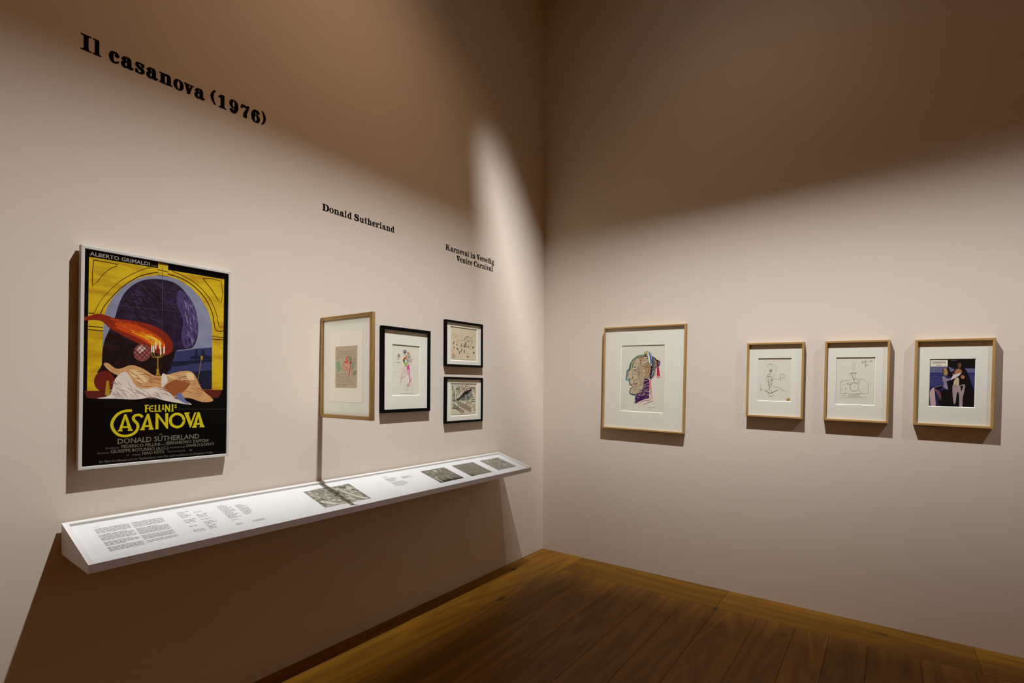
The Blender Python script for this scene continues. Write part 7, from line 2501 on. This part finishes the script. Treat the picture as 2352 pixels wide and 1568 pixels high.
M_phw = plain('photo_highlight', (0.461, 0.442, 0.410), .5, .2); M_phb = plain('photo_black', (.012, .010, .008), .4, .3); M_phg = plain('photo_grey', (0.179, 0.166, 0.147), .5, .2)
for k, quad in enumerate(PRINT_QUADS):
    y0 = min(q[0] for q in quad); y1 = max(q[0] for q in quad); s0 = (quad[0][1] + quad[1][1]) / 2; s1 = (quad[2][1] + quad[3][1]) / 2
    ph = empty('photograph_print', Q((s0 + s1) / 2, (y0 + y1) / 2, .001)); n_ = Vector((sl, 0, 1)).normalized()
    tag(ph, PHOTO_LABELS[k], 'photograph', 'photographs in the display case')
    base = ph.location.copy()
    g = Geo(); nx, ny = 14, 10; rp = random.Random(k + 3); vs = []
    for j in range(ny + 1):
        for i in range(nx + 1):
            u, v = i / nx, j / ny
            lift = .0005 + .0007 * abs(math.sin(u * 5 + k) * (1 - v)) + (.0006 * max(0, u + v - 1.5) if k == 2 else 0)
            s_ = s0 + (s1 - s0) * v + (.0035 * math.sin(u * 9 + 1) * (1 - v) if k == 0 else 0)
            vs.append(Q(s_, y0 + (y1 - y0) * u, lift) - base)
    g.add(vs, [(j * (nx + 1) + i, (j + 1) * (nx + 1) + i, (j + 1) * (nx + 1) + i + 1, j * (nx + 1) + i + 1) for j in range(ny) for i in range(nx)])
    g.obj('print_sheet', PHOTO_MATS[k], ph)
    d = Geo()
    def shape(pts, mi):
        if len(pts) != 5: pts = smooth_loop(pts)
        q = [Q(s0 + (s1 - s0) * v, y0 + (y1 - y0) * u, .0013 + .00002 * len(d.f)) - base for u, v in pts]
        d.add(q, [tuple(range(len(q)))], mi)
    n_sh, lo_, hi_ = [(46, .03, .11), (34, .015, .05), (16, .015, .05), (40, .015, .05)][k]
    for q_ in range(n_sh):
        cu_, cv_ = rp.uniform(.08, .92), rp.uniform(.12, .90); an = rp.uniform(0, 6.28); a1 = rp.uniform(lo_, hi_) * .6; a2 = rp.uniform(lo_, hi_) * .35
        pts = [(min(.99, max(.01, cu_ + a1 * math.cos(an + t_) * (1 if j_ % 2 == 0 else .8))), min(.99, max(.01, cv_ + (a1 if j_ % 2 == 0 else a2) * math.sin(an + t_)))) for j_, t_ in enumerate((0, 1.2, 2.2, 3.3, 4.4))]
        shape(pts, rp.choice([0, 0, 1, 2]) if k != 2 else 2)
    if k == 0:
        shape([(.03, .72), (.10, .62), (.22, .76), (.30, .96), (.20, .97)], 0); shape([(.63, .18), (.66, .20), (.80, .70), (.96, .96), (.84, .96), (.70, .60)], 0)
    elif k == 1:
        shape([(.02, .90), (.5, .86), (.98, .91), (.99, .995), (.01, .995)], 1); shape([(.42, .10), (.52, .10), (.52, .22), (.45, .24)], 0); shape([(.06, .62), (.20, .60), (.21, .64), (.09, .66), (.12, .93), (.08, .93)], 0); shape([(.50, .72), (.53, .72), (.58, .92), (.55, .92)], 0)
    elif k == 2:
        shape([(.02, .94), (.10, .86), (.2, .90), (.16, .99), (.02, .99)], 1)
    d.obj('photo_image', [M_phw, M_phb, M_phg], ph)

# ------------------------------------------------------------------ spotlights on the ceiling track (above the picture)
def spotlight(pos, side, zcut, fcut, watts, beam, spill, label):
    root = empty('track_spotlight', pos); tag(root, label, 'spotlight', 'track spotlights')
    if side == 'left': root.rotation_euler = (0, 0, R(90))
    d = (pos[0] if side == 'left' else -pos[1]); h = pos[2]
    # local frame: the wall lies towards +y (right wall) ; rotated by 90 deg for the left wall
    def unit(a, b): l = math.hypot(a, b); return (a / l, b / l)
    up = unit(d, zcut - h); lo = unit(d - fcut, -h)
    g = Geo(); W = 0.42; r0 = 0.15
    tip = (up[0] * r0, up[1] * r0); hin = (-up[1] * 0.02 + up[0] * .005, 0.085)
    g.prism([(-W, tip[0], tip[1]), (-W, 0.03, 0.075), (-W, 0.03, 0.079), (-W, tip[0] + .001, tip[1] + .003)], (2 * W, 0, 0)); g.obj('upper_barn_door', added_spill_filter('added_amber_spill_filter', spill) if spill else M_metal, root)
    g = Geo(); r1 = 0.20     # edge bent on the lamp beside the corner, to dim the far wall base
    prof = [(-W, fcut + .06), (-.03, fcut + .05), (0, fcut), (.07, fcut - .26), (W, fcut - .34)] if label.endswith('profile drawing') else [(-W, fcut), (W, fcut)]
    for (xa, fa), (xb, fb) in zip(prof, prof[1:]):
        ua, ub = unit(d - fa, -h), unit(d - fb, -h); hy, hz = -.072, -.03
        A1, B1 = (xa, ua[0] * r1, ua[1] * r1), (xb, ub[0] * r1, ub[1] * r1)
        v = [A1, B1, (xb, hy, hz), (xa, hy, hz)]
        g.add(v + [(x - 0, y_ - .003, z_ - .001) for x, y_, z_ in v], [(0, 1, 2, 3), (7, 6, 5, 4), (0, 4, 5, 1), (1, 5, 6, 2), (2, 6, 7, 3), (3, 7, 4, 0)])
    g.obj('lower_barn_door', M_metal, root)
    g = Geo(); g.prism([(-W, -0.072, -0.03), (-W, -0.076, -0.03), (-W, -0.076, 0.079), (-W, 0.03, 0.079), (-W, 0.03, 0.075), (-W, -0.072, 0.075)], (2 * W, 0, 0)); g.obj('housing', M_metal, root)
    if side == 'left':      # unseen side door, added to keep the beam off the other wall
        g = Geo(); g.box((.150, -.076, -.36), (.152, .116, .078)); g.obj('added_side_door', M_metal, root)
    g = Geo(); g.box((-.01, -.03, .079), (.01, -.01, CEIL - h - .03)); g.obj('stem', M_metal, root)
    ld = bpy.data.lights.new('lamp', 'SPOT'); ld.energy = watts; ld.color = LAMP_COLOR; ld.shadow_soft_size = 0.025
    ld.spot_size = R(beam); ld.spot_blend = 1.0
    lo_ = bpy.data.objects.new('lamp', ld); COL.objects.link(lo_); lo_.parent = root
    ax = Vector((0, up[0] + lo[0], up[1] + lo[1])).normalized()
    lo_.rotation_euler = ax.to_track_quat('-Z', 'Y').to_euler()
for (pos, side, zc, fc, w, bm, sp), lab in zip(LAMPS, ['black track spotlight facing the wall with the poster', 'black track spotlight facing the profile drawing', 'black track spotlight facing the blue photograph']):
    spotlight(pos, side, zc, fc, w, bm, sp, lab)

# framing projector aimed at the front of the projecting frame
pos = Vector((1.15, -5.4, 4.55)); aim = Vector((0.27, -2.32, 1.60)); dirn = (aim - pos).normalized()
root = empty('track_spotlight', pos); tag(root, 'black cylindrical spotlight aimed at the projecting oak frame', 'spotlight', 'track spotlights')
root.rotation_euler = dirn.to_track_quat('-Z', 'Y').to_euler()
g = Geo(); n_ = 20
ring = lambda r, z: [(r * math.cos(2 * math.pi * k / n_), r * math.sin(2 * math.pi * k / n_), z) for k in range(n_)]
vs = ring(.05, -.16) + ring(.05, .03) + ring(.046, .026) + ring(.046, -.16)
fs = []
for L_ in range(3): fs += [(L_ * n_ + k, L_ * n_ + (k + 1) % n_, (L_ + 1) * n_ + (k + 1) % n_, (L_ + 1) * n_ + k) for k in range(n_)]
fs += [tuple(range(n_, 2 * n_))]
g.add(vs, fs); g.obj('housing', M_metal, root)
ld = bpy.data.lights.new('lamp', 'SPOT'); ld.energy = 620.0; ld.color = LAMP_COLOR; ld.shadow_soft_size = 0.003; ld.spot_size = R(14); ld.spot_blend = 0.3
lo_ = bpy.data.objects.new('lamp', ld); COL.objects.link(lo_); lo_.parent = root

# four unseen shutters, added to keep its beam on the oak frame
MI = (Matrix.Translation(pos) @ dirn.to_track_quat('-Z', 'Y').to_matrix().to_4x4()).inverted()
cs = [Vector((x, -2.321, z)) for x, z in ((0.012, 1.330), (0.442, 1.330), (0.442, 1.860), (0.012, 1.860))]
ap = [MI @ (pos + (c_ - pos) * 0.085) for c_ in cs]
for p_ in ap: pass
cen = sum(ap, Vector()) / 4
for k in range(4):
    a_, b_ = ap[k], ap[(k + 1) % 4]
    A_, B_ = cen + (a_ - cen) * 6, cen + (b_ - cen) * 6
    mesh_obj('added_shutter', [a_, b_, B_, A_] + [v_ - Vector((0, 0, .001)) for v_ in (a_, b_, B_, A_)], [(0, 1, 2, 3), (7, 6, 5, 4), (0, 4, 5, 1), (1, 5, 6, 2), (2, 6, 7, 3), (3, 7, 4, 0)], M_metal, root)
